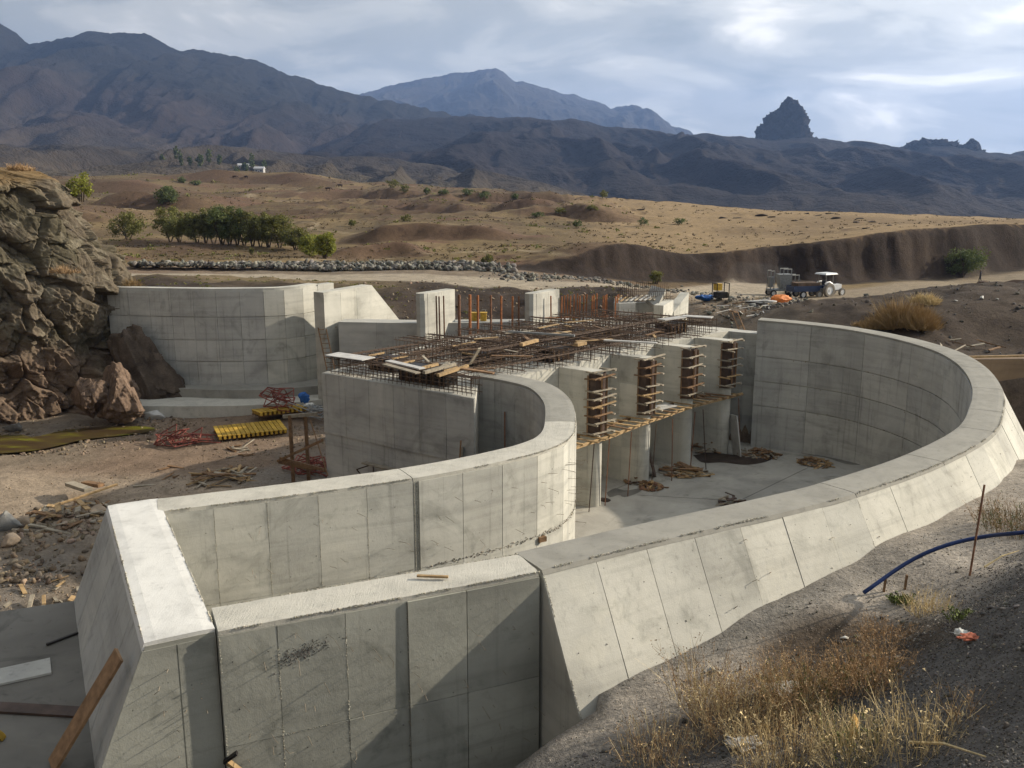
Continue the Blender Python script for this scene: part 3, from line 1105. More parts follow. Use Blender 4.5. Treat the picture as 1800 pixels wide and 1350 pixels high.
mountain('ridge', [(520, 330), (600, 262), (680, 208), (760, 205), (830, 207), (900, 206), (940, 209), (985, 212), (1010, 209), (1030, 209), (1060, 222), (1110, 225), (1150, 232), (1190, 237), (1215, 236), (1232, 232), (1250, 238), (1290, 244), (1330, 247), (1430, 244), (1480, 250), (1530, 251), (1590, 258), (1604, 250), (1625, 246), (1660, 248), (1680, 255), (1700, 256), (1725, 266), (1760, 272), (1790, 268), (1850, 262), (2000, 250), (2250, 235)],
         2500, 1750, 900, -45, 560, 190, 'mountain_earth', ((0.020, 0.016, 0.014), (0.013, 0.010, 0.010), (0.013, 0.010, 0.010)), 23, 220, 1.1, rough=0.95)  # ridge colours darkened to carry the shade of the clouds


def spire(name, outline, Y, depth, seed, grow_y=1.0):
    """a bare rock tower: stacked uneven rings that follow its left and right edges"""
    rows = 70
    L = [(p[0], p[1]) for p in outline]
    ys_ = [p[2] for p in outline]
    V, F = [], []
    k = 64
    for i in range(rows + 1):
        t = i / rows
        py = ys_[0] + (ys_[-1] - ys_[0]) * t
        order = np.argsort(ys_)
        l = np.interp(py, np.array(ys_)[order], np.array([q[0] for q in L])[order])
        r = np.interp(py, np.array(ys_)[order], np.array([q[1] for q in L])[order])
        a, b = at_y(l, py, Y), at_y(r, py, Y)
        cxm, hw, z = (a.x + b.x) / 2, abs(b.x - a.x) / 2, a.z
        for j in range(k):
            an = 6.2832 * j / k
            V.append((cxm + math.cos(an) * hw, Y + math.sin(an) * hw * depth, z))
    V = np.array(V)
    n = fbm(V[:, 0] / 26, V[:, 1] / 26, V[:, 2] / 70, 5, seed, ridged=True)
    n2 = fbm(V[:, 0] / 7, V[:, 1] / 7, V[:, 2] / 12, 4, seed + 4)
    cxv = np.repeat(V.reshape(rows + 1, k, 3)[:, :, 0].mean(1), k)
    d = np.stack([V[:, 0] - cxv, V[:, 1] - Y], 1)
    d /= np.linalg.norm(d, axis=1)[:, None] + 1e-6
    hwv = np.repeat(np.abs(V.reshape(rows + 1, k, 3)[:, :, 0] - cxv.reshape(rows + 1, k)).max(1), k)
    kk = np.clip(hwv / 55.0, 0.08, 1)
    V[:, :2] += d * (((n - 0.4) * 22 + n2 * 10) * kk)[:, None]
    V[:, 2] += n2 * 14 * kk + (n - .3) * 9
    ii = np.arange((rows + 1) * k).reshape(rows + 1, k)
    F = np.stack([ii[:-1].ravel(), np.roll(ii, -1, 1)[:-1].ravel(), np.roll(ii, -1, 1)[1:].ravel(), ii[1:].ravel()], 1)
    cl = np.tile(np.array([0.016, 0.014, 0.013]), (len(V), 1)) * (1 + 0.35 * n2)[:, None]
    o = np_mesh(name, V, F, 'far_rock', smooth=False, colors=cl)
    return tag(o, kind='structure')


foothill = mountain('foothill', [(-500, 235), (-200, 246), (0, 252), (120, 262), (220, 258), (330, 270), (430, 262), (520, 270), (600, 282), (680, 280), (760, 292), (850, 305), (930, 322), (1000, 345)],
                    1500, 960, 500, 2, 420, 170, 'mountain_earth', ((0.060, 0.050, 0.032), (0.048, 0.038, 0.027), (0.036, 0.029, 0.022)), 41, 120, .95)
_FV = np.empty(len(foothill.data.vertices) * 3)
foothill.data.vertices.foreach_get('co', _FV)
_FV = _FV.reshape(-1, 3)


def foot_z(x, y):
    return float(_FV[np.argmin((_FV[:, 0] - x) ** 2 + (_FV[:, 1] - y) ** 2), 2])


spire('rock_spire', [(1290, 1455, 266), (1327, 1428, 244), (1336, 1425, 230), (1344, 1421, 218), (1350, 1416, 208), (1360, 1411, 199), (1368, 1407, 191), (1375, 1404, 185), (1381, 1398, 178), (1384, 1388, 172)], 2480, 0.8, 3)
spire('rock_spire', [(1685, 1735, 275), (1690, 1723, 264), (1697, 1718, 254), (1701, 1714, 249), (1705, 1710, 244)], 2460, 0.8, 8)
spire('rock_knob', [(1590, 1690, 268), (1604, 1684, 256), (1612, 1668, 251), (1622, 1655, 247), (1636, 1646, 244)], 2470, 0.7, 12)


# ------------------------------------------------------------------ the rock cliff on the left bank
def worley_blocks(u, v, w, seed):
    """angular blocks: nearest cell of a jittered lattice; each cell has its own level and tilt"""
    ui, vi, wi = np.floor(u).astype(np.int64), np.floor(v).astype(np.int64), np.floor(w).astype(np.int64)
    best = np.full(u.shape, 1e9)
    sec = np.full(u.shape, 1e9)
    val = np.zeros(u.shape)
    for a in (-1, 0, 1):
        for b in (-1, 0, 1):
            for c in (-1, 0, 1):
                i, j, k = ui + a, vi + b, wi + c
                du = u - (i + _hash(i, j, k, seed))
                dv = v - (j + _hash(i, j, k, seed + 1))
                dw = w - (k + _hash(i, j, k, seed + 2))
                d = du * du + dv * dv + dw * dw
                lv = (_hash(i, j, k, seed + 3) * 2 - 1) * .8 + du * (_hash(i, j, k, seed + 4) * 2 - 1) * 2.2 + dw * (_hash(i, j, k, seed + 5) * 2 - 1) * 2.0 + dv * (_hash(i, j, k, seed + 6) * 2 - 1)
                near = d < best
                sec = np.where(near, best, np.minimum(sec, d))
                val = np.where(near, lv, val)
                best = np.where(near, d, best)
    return val, np.sqrt(sec) - np.sqrt(best)


def cliff():
    cxo, cyo = -38.5, 53.0
    zt = np.array([-2.0, 0.0, 1.0, 2.6, 3.9, 5.5, 6.8, 8.1, 10.4, 12.0, 12.9, 13.5, 13.8])
    rr = np.array([17.0, 16.8, 16.4, 15.8, 15.5, 15.7, 15.6, 14.9, 13.3, 12.2, 11.3, 10.2, 8.8])
    nth, nzr = 820, 430
    th = np.linspace(R(-150), R(50), nth)
    zz = np.linspace(-2.0, 13.7, nzr)
    TH, ZZ = np.meshgrid(th, zz)
    Rr = np.interp(ZZ, zt, rr)
    X = cxo + Rr * np.cos(TH)
    Y = cyo + Rr * np.sin(TH) * 0.50
    a = R(27)
    U = X * math.cos(a) + ZZ * math.sin(a)
    Wd = -X * math.sin(a) + ZZ * math.cos(a)
    wob = fbm(X / 2.5, Y / 2.5, ZZ / 2.5, 3, 60) * 0.25
    b1, e1 = worley_blocks(U / 2.5 + wob, Y / 3.0, Wd / 4.6 + wob, 101)
    b2, e2 = worley_blocks(U / 1.05 + wob, Y / 1.2, Wd / 2.0, 131)
    b3, e3 = worley_blocks(U / 0.42, Y / 0.5, Wd / 0.75, 151)
    sm = fbm(U / 0.5, Y / 0.5, Wd / 0.8, 5, 67, gain=0.6)
    big = fbm(U / 4.0, Y / 4.0, Wd / 9.0, 3, 61)
    crack = 0.30 * sstep(0.07, 0.0, e1) + 0.08 * sstep(0.10, 0.0, e2)
    b4, e4 = worley_blocks(U / 0.17, Y / 0.18, Wd / 0.26, 171)
    d = big * 1.1 + b1 * 0.62 + b2 * 0.27 + b3 * 0.11 + b4 * 0.035 + sm * 0.06 - crack
    d = d - 1.9 * np.exp(-((ZZ - 1.4) / 1.4) ** 2) * sstep(R(-60), R(-85), TH)
    nrm = np.stack([np.cos(TH), np.sin(TH) * 1.2], 0)
    X2 = X + nrm[0] * d
    Y2 = Y + nrm[1] * d
    Z2 = ZZ + (fbm(X / 3.0, Y / 3.0, ZZ / 3.0, 3, 71) * 0.6 + sm * 0.12) * sstep(0, 3, ZZ)
    V1 = np.stack([X2.ravel(), Y2.ravel(), Z2.ravel()], 1)
    ii = np.arange(nzr * nth).reshape(nzr, nth)
    F1 = np.stack([ii[:-1, :-1].ravel(), ii[:-1, 1:].ravel(), ii[1:, 1:].ravel(), ii[1:, :-1].ravel()], 1)
    s = np.linspace(1, 0, 40)[1:]
    ring = np.stack([X2[-1], Y2[-1], Z2[-1]], 1)
    cap, base_n = [], len(V1)
    for q in s:
        p = np.array([cxo, cyo, 14.8]) * (1 - q) + ring * q
        p[:, 2] += (fbm(p[:, 0] / 1.6, p[:, 1] / 1.6, 0, 5, 73) * 0.8) * (1 - q ** 6)
        cap.append(p)
    V2_ = np.concatenate(cap)
    jj = np.concatenate([ii[-1][None, :], base_n + np.arange(len(s) * nth).reshape(len(s), nth)])
    F2 = np.stack([jj[:-1, :-1].ravel(), jj[:-1, 1:].ravel(), jj[1:, 1:].ravel(), jj[1:, :-1].ravel()], 1)
    Vv = np.concatenate([V1, V2_])
    c = np.tile(np.array([0.105, 0.086, 0.063]), (len(Vv), 1))
    n1 = fbm(Vv[:, 0] / 2.3, Vv[:, 1] / 2.3, Vv[:, 2] / 2.3, 5, 81)
    n2 = fbm(Vv[:, 0] / 0.6, Vv[:, 1] / 0.6, Vv[:, 2] / 0.6, 4, 83)
    m = (sstep(0.0, 0.28, n1))[:, None]
    c = c * (1 - m) + np.array([0.08, 0.069, 0.047]) * m          # lichen
    m = (sstep(0.12, 0.35, n2) * 0.7)[:, None]
    c = c * (1 - m) + np.array([0.155, 0.136, 0.10]) * m
    m = (sstep(5.0, 2.0, Vv[:, 2] + n1 * 3))[:, None] * 0.8
    c = c * (1 - m) + np.array([0.125, 0.086, 0.062]) * m          # fresh reddish rock low down
    m = (sstep(12.6, 13.6, Vv[:, 2] + n1))[:, None] * 0.7
    c = c * (1 - m) + np.array([0.19, 0.125, 0.06]) * m
    o = np_mesh('rock_cliff', Vv, np.concatenate([F1, F2]), 'cliff_rock', smooth=False, colors=c)
    return tag(o, kind='structure')


ground_mat('cliff_rock', 1.6, 0.5, 0.06)
cliff()


# ------------------------------------------------------------------ concrete walls
def arc(path):
    return np.concatenate([[0], np.cumsum(np.linalg.norm(np.diff(path[:, :2], axis=0), axis=1))])


class Face:
    """one face of a wall: a plan line with top heights, an outward normal and a batter"""

    def __init__(self, path, side=1, batter=0.0):
        self.p = np.array(path, float)
        self.s = arc(self.p)
        self.n = normals2(self.p, side)
        self.k = batter
        self.len = self.s[-1]

    def pt(self, s, h, out=0.0):
        x, y, zt = (np.interp(s, self.s, self.p[:, i]) for i in range(3))
        nx_, ny_ = (np.interp(s, self.s, self.n[:, i]) for i in range(2))
        q = 1.0 / math.sqrt(1 + self.k ** 2)
        return Vector((x + nx_ * (self.k * h + out * q), y + ny_ * (self.k * h + out * q), zt - h + out * q * self.k))

    def nrm(self, s):
        nx_, ny_ = (np.interp(s, self.s, self.n[:, i]) for i in range(2))
        return Vector((nx_, ny_, self.k)).normalized()


def panel(face, s0, s1, h0, h1, parent, mat, proud=0.014, back=0.03, gap=0.006, name='panel', seg=None, g2=None):
    """one shutter-sized field of a wall face, standing a little proud of the joint around it"""
    g2 = gap if g2 is None else g2
    a, b, c, d = s0 + gap, s1 - gap, h0 + g2, h1 - g2
    seg = seg or max(1, int((b - a) / 0.65))
    w = [random.uniform(-0.005, 0.005) for _ in range(4)]
    V, F = [], []
    for lvl in (proud, -back):
        for i in range(seg + 1):
            t = i / seg
            s = a + (b - a) * t
            for j, h in enumerate((c, d)):
                o = lvl + (w[j] * (1 - t) + w[2 + j] * t if lvl > 0 else 0)
                V.append(face.pt(s, h, o))
    n = 2 * (seg + 1)
    for i in range(seg):
        p = 2 * i
        F.append((p, p + 1, p + 3, p + 2))
        F.append((p, p + 2, n + p + 2, n + p))
        F.append((p + 1, n + p + 1, n + p + 3, p + 3))
    F.append((0, n, n + 1, 1))
    e = 2 * seg
    F.append((e, e + 1, n + e + 1, n + e))
    o = raw_mesh(name, V, F, mat, parent)
    return o


def clad(face, parent, mat, cols, rows, proud=0.014, skip=None, gap=0.006, s_from=0.0, s_to=None, shift=False, g2=None):
    """cover a face with fields: cols = width, rows = list of heights from the top"""
    s_to = face.len if s_to is None else s_to
    for r in range(len(rows) - 1):
        n = max(1, int(round((s_to - s_from) / cols)))
        w = (s_to - s_from) / n
        edges = [s_from + i * w for i in range(n + 1)]
        if shift and r % 2:
            edges = [s_from] + [s_from + (i + 0.5) * w for i in range(n)] + [s_to]
        for i in range(len(edges) - 1):
            if skip and skip(edges[i], edges[i + 1], rows[r], rows[r + 1]):
                continue
            panel(face, edges[i], edges[i + 1], rows[r], rows[r + 1], parent, mat, proud, gap=gap, g2=g2)


def wall_core(path, width, h_in, h_out, k_out, parent, mat, side=1, name='wall_core', inset=0.0, k_in=0.0):
    """the mass of a wall between its two faces"""
    p = np.array(path)
    nrm = normals2(p, side)
    V, F = [], []
    for q, n in zip(p, nrm):
        V.append((q[0], q[1], q[2] - inset))
        V.append((q[0] - n[0] * width, q[1] - n[1] * width, q[2] - inset))
        V.append((q[0] - n[0] * (width + k_in * h_in), q[1] - n[1] * (width + k_in * h_in), q[2] - h_in))
        V.append((q[0] + n[0] * k_out * h_out, q[1] + n[1] * k_out * h_out, q[2] - h_out))
    m = len(p)
    for i in range(m - 1):
        a, b = 4 * i, 4 * i + 4
        for j in range(4):
            jn = (j + 1) % 4
            F.append((a + j, a + jn, b + jn, b + j))
    F.append((3, 2, 1, 0))
    e = 4 * (m - 1)
    F.append((e, e + 1, e + 2, e + 3))
    return raw_mesh(name, V, F, mat, parent)


def coping(path, width, s0, s1, thick, parent, mat, side=1, over=0.03, name='coping', rough=0.0, lift=0.004, k=0.0):
    """one pour of the wall top"""
    p = np.array(path)
    s = arc(p)
    q = np.linspace(s0 + 0.012, s1 - 0.012, max(2, int((s1 - s0) / 0.22)))
    nr = normals2(p, side)
    V, F = [], []
    cross = 7
    for t in q:
        x, y, z = (np.interp(t, s, p[:, i]) for i in range(3))
        n0, n1 = (np.interp(t, s, nr[:, i]) for i in range(2))
        ring = []
        for j in range(cross):
            o = over - (width + 2 * over) * j / (cross - 1)
            dz = rough * float(vnoise(t * 2.3, j * 0.9, 0.5, 77)) if 0 < j < cross - 1 else -0.012 + 0.5 * rough * float(vnoise(t * 3.1, j, 2.5, 78))
            o += (0.6 * rough * float(vnoise(t * 4.0, j, 9.5, 79))) if j in (0, cross - 1) else 0
            ring.append((x + n0 * o, y + n1 * o, z + lift + dz))
        ring.append((x - n0 * (width + over), y - n1 * (width + over), z - thick))
        ring.append((x + n0 * (over + k * thick), y + n1 * (over + k * thick), z - thick))
        V += ring
    c = cross + 2
    for i in range(len(q) - 1):
        for j in range(c):
            jn = (j + 1) % c
            F.append((i * c + j, i * c + jn, (i + 1) * c + jn, (i + 1) * c + j))
    F.append(tuple(reversed(range(c))))
    F.append(tuple(range((len(q) - 1) * c, len(q) * c)))
    return raw_mesh(name, V, F, mat, parent)


def wire(parent, face, s, h, length, droop, side=0.0, bend=True, r=0.006):
    a = face.pt(s, h, -0.02)
    n = face.nrm(s)
    t = (face.pt(min(s + 0.1, face.len), h) - face.pt(max(s - 0.1, 0), h)).normalized()
    b = a + n * length + t * side * length * 0.6 + Vector((0, 0, droop * length * 0.5))
    pts = [a, b]
    if bend:
        pts.append(b + t * side * length * 0.9 + n * length * random.uniform(-0.3, 0.3) - Vector((0, 0, abs(droop) * length)))
    return MB().tube(pts, r, 4).build('tie_wire', 'wire', parent)


# ---- the big curved basin wall
basin = thing('basin_wall', 'long curved grey concrete basin wall with sloping outer face sweeping round the right', 'wall', tuple(OUTER[0][:2]) + (0,))
basin.location = (0, 0, 0)
BAT = 0.56
wall_core(OUTER, WALL_W, 6.6, 4.6, BAT, basin, 'concrete', inset=0.05)
f_out = Face(OUTER, 1, BAT)
f_in = Face(OUTER_IN, -1, 0.0)
L_out = f_out.len
joints = [0.0, 8.15, 12.0, 15.95, 18.6, 22.2, 26.2, 30.4, 34.6, L_out]
for a, b in zip(joints, joints[1:]):
    coping(OUTER, WALL_W, a, b, 0.09, basin, 'coping_concrete', over=0.022, rough=0.006, k=BAT)
    n = max(1, int(round((b - a) / 1.22)))
    for i in range(n):
        s0, s1 = a + (b - a) * i / n, a + (b - a) * (i + 1) / n
        panel(f_out, s0, s1, 0.09, 2.3, basin, 'concrete', 0.010 + 0.006 * (i % 2))
        panel(f_out, s0, s1, 2.3, 4.5, basin, 'concrete', 0.010)
clad(f_in, basin, 'concrete_cool', 2.44, [0.09, 1.75, 2.95, 4.15, 6.4], gap=0.008, proud=0.05, g2=0.02)
for i in range(64):
    wire(basin, f_in, random.uniform(8, f_in.len - 1), random.choice((1.75, 2.95, 4.15)) + random.uniform(-.06, .1), 0.085, 0.2, 0.2, False, 0.028)
for i in range(10):
    wire(basin, f_out, random.uniform(0.5, 14), random.uniform(0.3, 1.9), random.uniform(0.05, 0.14), 0.3, random.uniform(-1, 1))

# ---- straight front wall
front = thing('front_wall', 'straight grey concrete wall with roughened pale top and rusty tie wires, nearest the camera', 'wall')
fp = smooth_path([(FRONT_A.x, FRONT_A.y, 6.0), (FRONT_B.x, FRONT_B.y, 6.0)], 0.3)
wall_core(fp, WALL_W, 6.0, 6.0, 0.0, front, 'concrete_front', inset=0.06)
ff = Face(fp, 1)
ffi = Face(offset(fp, -WALL_W), -1)
coping(fp, WALL_W, 0.0, ff.len, 0.09, front, 'mortar_rough', over=0.004, rough=0.009)
cuts = [0.0, 0.88, 1.95, 2.98, 4.02, ff.len]
for i in range(5):
    pr = (0.012, 0.012, 0.012, 0.045, 0.045)[i]
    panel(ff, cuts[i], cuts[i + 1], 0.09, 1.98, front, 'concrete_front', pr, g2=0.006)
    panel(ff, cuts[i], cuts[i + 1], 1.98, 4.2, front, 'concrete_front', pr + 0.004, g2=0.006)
clad(ffi, front, 'concrete', 1.22, [0.09, 2.0, 4.4, 5.8])
for i in range(56):
    wire(front, ff, random.uniform(0.1, ff.len - 0.1), random.uniform(0.25, 3.4), random.uniform(0.14, 0.42), random.uniform(-0.3, 0.5), random.uniform(-0.4, 0.4), random.random() < 0.2, 0.0045)

pts, sz = [], []
for i in range(330):
    u_ = random.gauss(0, 1)
    pts.append(ff.pt(1.25 + .22 * u_, .62 - .10 * u_ * .5 + random.gauss(0, .07), .014))
    sz.append(random.uniform(.006, .02))
scatter_rocks('honeycomb', pts, sz, 'stone_dark', PEBBLES, front)

# ---- end wall on the left with the white top
end = thing('end_wall', 'short battered end wall with broad white mortar top on the left', 'wall')
ep = smooth_path([(TR_B.x, TR_B.y, 6.0), (TR_A.x, TR_A.y, 6.0)], 0.3)      # left edge, river side on its left
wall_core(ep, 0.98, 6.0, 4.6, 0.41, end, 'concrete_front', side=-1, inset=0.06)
coping(ep, 0.98, 0.0, arc(ep)[-1], 0.12, end, 'mortar_white', side=-1, over=0.012, rough=0.003, k=0.41)
fe = Face(ep, -1, 0.41)
fei = Face(offset(ep, -0.98, -1), 1, 0.0)
clad(fe, end, 'concrete_cool', 1.3, [0.12, 2.05, 4.4], proud=0.010)
clad(fei, end, 'concrete', 1.22, [0.12, 2.0, 4.4, 5.8])
# its near butt face, two fields with a joint
nb = (TR_A - TR_B).normalized()
rb = Vector((-nb.y, nb.x)) * -1
bp0 = TR_B - nb * 0.002
bp1 = bp0 + Vector((rb.x, rb.y)) * 0.98
fb = Face(smooth_path([(bp0.x, bp0.y, 6.0), (bp1.x, bp1.y, 6.0)], 0.2), 1)
fbV = [fb.pt(0.01, 0.13, 0.012), fb.pt(0.97, 0.13, 0.012), fb.pt(0.97, 1.1, 0.012), fb.pt(-0.0, 1.1, 0.012)]


def butt(h0, h1, s0, s1, mat='concrete_front', slant=True):
    d0 = Vector((-rb.x, -rb.y, 0)) * (0.41 if slant else 0)
    q = [fb.pt(s0, h0, .012) + d0 * h0, fb.pt(s1, h0, .012), fb.pt(s1, h1, .012), fb.pt(s0, h1, .012) + d0 * h1]
    back = [p + Vector((nb.x, nb.y, 0)) * 0.04 for p in q]
    MB().prism(back, q).build('panel', mat, end)


butt(0.13, 4.4, 0.0, 0.42)
butt(0.13, 4.4, 0.44, 0.97, slant=False)
for i in range(16):
    wire(end, fb, random.uniform(0.1, 0.9), random.uniform(0.4, 3.2), random.uniform(0.08, 0.22), random.uniform(0.0, 0.8), random.uniform(-0.6, 0.4), random.random() < 0.3, 0.0055)

# ---- hairpin guide wall
guide = thing('guide_wall', 'hairpin concrete guide wall curving from the white-topped end wall round to the piers', 'wall')
wall_core(GUIDE, WALL_W, 6.4, 6.4, 0.0, guide, 'concrete', inset=0.05)
fg = Face(GUIDE, 1)
fgi = Face(GUIDE_IN, -1)
gj = [0.0, 5.52, 12.6, fg.len]
coping(GUIDE, WALL_W, gj[0], gj[1], 0.09, guide, 'mortar_rough', over=0.004, rough=0.008)
coping(GUIDE, WALL_W, gj[1], gj[2], 0.09, guide, 'mortar_rough', over=0.006, rough=0.008)
coping(GUIDE, WALL_W, gj[2], gj[3], 0.10, guide, 'coping_concrete', over=0.012, rough=0.004)
rows_g = [0.09, 2.25, 4.3, 6.2]
for a, b, pr in ((gj[0], gj[1], 0.0), (gj[1] + 0.14, gj[2], 0.03), (gj[2], gj[3], 0.03)):
    clad(fg, guide, 'concrete', 1.18, rows_g, proud=0.012 + pr, s_from=a, s_to=b)
clad(fgi, guide, 'concrete_cool', 1.0, [0.10, 2.6, 6.2], proud=0.012)
for i in range(95):
    s = random.uniform(0.4, fg.len - 5.0)
    wire(guide, fg, s, random.choice((0.75, 1.0, 1.55, 1.8, 2.6, 3.0)) + random.uniform(-.12, .12), random.uniform(0.15, 0.45), random.uniform(-0.2, 0.6), random.uniform(-0.5, 0.5), random.random() < 0.3, 0.0045)
# the broken concrete squeezed out along the lift joint, and two blocks left in it
pts, sz = [], []
for i in range(420):
    s = random.uniform(5.8, 14.0)
    pts.append(fg.pt(s, 2.25 + random.gauss(0, 0.03), 0.035))
    sz.append(random.uniform(0.010, 0.035))
scatter_rocks('joint_rubble', pts, sz, 'concrete', PEBBLES, guide)
for s, h in ((6.55, 2.52), (9.3, 2.36)):
    p = fg.pt(s, h, 0.05)
    MB().box(p, (0.22, 0.16, 0.13), 0.5).build('spacer_block', 'timber_brown', guide)

# fins of mortar squeezed out of the shutter joints
def fins(face, parent, lines, name='mortar_fins'):
    pts, sz = [], []
    for s0, h0, s1, h1, dens in lines:
        n = int(dens * math.hypot(s1 - s0, h1 - h0))
        for i in range(n):
            u_ = random.random()
            if vnoise(np.array(u_ * 9 + s0 * 3), np.array(h0 * 5.0)) < -.35:
                continue
            pts.append(face.pt(s0 + (s1 - s0) * u_ + random.gauss(0, .006), h0 + (h1 - h0) * u_ + random.gauss(0, .006), .014))
            sz.append(random.uniform(.004, .013))
    return scatter_rocks(name, pts, sz, 'fin', PEBBLES, parent)


fins(ff, front, [(c_, .1, c_, 4.0, 130) for c_ in cuts[1:-1]] + [(0, 1.98, ff.len, 1.98, 60), (.02, .1, .02, 4, 120)])
fins(fg, guide, [(i_ * 5.52 / 5, .1, i_ * 5.52 / 5, 4.0, 90) for i_ in range(1, 5)] + [(0, 2.25, 5.5, 2.25, 90), (5.56, .1, 5.56, 4.0, 400), (5.62, .1, 5.62, 4.0, 300)])
def tie_holes(face, parent, s0, s1, hs, step):
    pts = [face.pt(s_ + random.gauss(0, .03), h_ + random.gauss(0, .02), .016) for s_ in np.arange(s0, s1, step) for h_ in hs if random.random() < .75]
    return scatter_rocks('tie_holes', pts, [random.uniform(.010, .018) for _ in pts], 'hole', PEBBLES, parent)


def chips(face, parent, s0, s1, dens, out=.012):
    pts, sz = [], []
    for k in range(int((s1 - s0) * dens)):
        s_ = random.uniform(s0, s1)
        if vnoise(np.array(s_ * 2.3), np.array(.5), seed=5) > -.1:
            pts.append(face.pt(s_, random.uniform(-.004, .03), out + random.uniform(-.006, .006)))
            sz.append(random.uniform(.006, .020))
    return scatter_rocks('edge_crumbs', pts, sz, 'fin', PEBBLES, parent)


tie_holes(f_out, basin, .3, 24, (.55, 1.35, 2.0), .61)
tie_holes(ff, front, .25, ff.len, (.5, 1.3, 2.3, 3.1), .52)
tie_holes(fg, guide, .3, 15, (.6, 1.5, 2.8, 3.6), .59)
chips(ff, front, 0, ff.len, 190, .006)
chips(ffi, front, 0, ffi.len, 160, .006)
chips(fg, guide, 0, 13, 150, .008)
chips(f_out, basin, 0, 22, 110, .03)
chips(fei, end, 0, fei.len, 200, .012)
chips(fe, end, 0, fe.len, 120, .014)
fins(f_out, basin, [(.03, .1, .03, 4.2, 200), (8.15, .05, 8.15, 2.2, 160)])

# ------------------------------------------------------------------ floor of the basin
fl = [(-4.9, 12.9)] + [tuple(q[:2]) for q in offset(OUTER, -0.4)[::6]] + [(11.6, 44.0), (6.5, 47.6), (-3.5, 36.5), (-0.9, 32.8)] + [tuple(q[:2]) for q in offset(GUIDE, -0.4)[::-6]]
floor = raw_mesh('basin_floor', [(x, y, FLOOR_Z) for x, y in fl] + [(x, y, -0.6) for x, y in fl],
                 [tuple(range(len(fl))), tuple(reversed(range(len(fl), 2 * len(fl))))] + [(i, len(fl) + i, len(fl) + (i + 1) % len(fl), (i + 1) % len(fl)) for i in range(len(fl))], 'concrete_floor')
tag(floor, kind='structure')

for q0, q1 in (((1120, 870), (1330, 882)), ((1300, 880), (1420, 822)), ((1075, 862), (1200, 812))):
    a_, b_ = at_z(q0[0], q0[1], FLOOR_Z + .004), at_z(q1[0], q1[1], FLOOR_Z + .004)
    MB().beam(a_, b_, .03, .006).build('floor_joint', 'concrete_dark', floor)

# low slab against the end wall on the river side
sl = MB().prism([(x, y, 3.4) for x, y in SLAB], [(x, y, 4.0) for x, y in SLAB]).build('apron_slab', 'concrete_dark')
tag(sl, kind='structure')

# ------------------------------------------------------------------ intake block, piers and deck
V2 = lambda p, z: Vector((p.x, p.y, z))
block = thing('intake_block', 'massive dark concrete intake block with rebar on its deck behind the guide wall', 'intake')
back_l = BL
row_a = BR + AX * 0.35
deck_poly = [BL, BR, Vector((-0.3, 32.0)), Vector((1.24, 32.81)), PIERS[0]]
zig = []
for i in range(4):
    nxt = PIERS[i + 1] if i < 3 else ABUT
    zig.append(PIERS[i] + RX * PW)
    zig.append(nxt)
deck_poly = [BL, BR, Vector((-1.20, 32.5)), PIERS[0] - RX * 2.6, PIERS[0]] + zig + [ABUT + RX * 0.9, ABUT + RX * 0.9 - AX * 7.6, PIERS[0] - AX * 8.6 + RX * 4.0]
MB().prism([V2(p, 3.1) for p in deck_poly], [V2(p, DECK_Z) for p in deck_poly]).build('deck', 'mortar_rough', block)
# the big face towards the camera, down to the river bed
low = [BL, BR, Vector((-1.20, 32.5)), BL + RX * 1.6]
MB().prism([V2(p, -0.5) for p in low], [V2(p, 3.1) for p in low]).build('lower_wall', 'concrete', block)
fbk = Face(smooth_path([(BL.x, BL.y, DECK_Z), (BR.x, BR.y, DECK_Z)], 0.5), 1)
for r0, r1, prd in ((0.0, 2.35, 0.05), (2.35, 4.2, 0.012), (4.2, 5.8, 0.05)):
    clad(fbk, block, 'concrete_cool', 1.22, [r0, r1], proud=prd, gap=0.007)
# river side face of the block, unseen, added to keep the gate bays dark
bl2 = BL + RX * 17.5
MB().prism([V2(p, -0.5) for p in (BL, BL + RX * 17.5, BL + RX * 17.5 + AX * 0.8, BL + AX * 0.8)], [V2(p, 3.1) for p in (BL, BL + RX * 17.5, BL + RX * 17.5 + AX * 0.8, BL + AX * 0.8)]).build('bay_shade_wall', 'concrete', block)
# breast walls between the piers: fields above the openings
starts = [PIERS[0] - RX * 2.6] + [PIERS[i] + RX * PW for i in range(4)]
ends = PIERS + [ABUT]
for a, b in zip(starts, ends):
    fz = Face(smooth_path([(a.x, a.y, DECK_Z), (b.x, b.y, DECK_Z)], 0.4), 1)
    clad(fz, block, 'concrete', 1.22, [0.03, 2.55], proud=0.012)
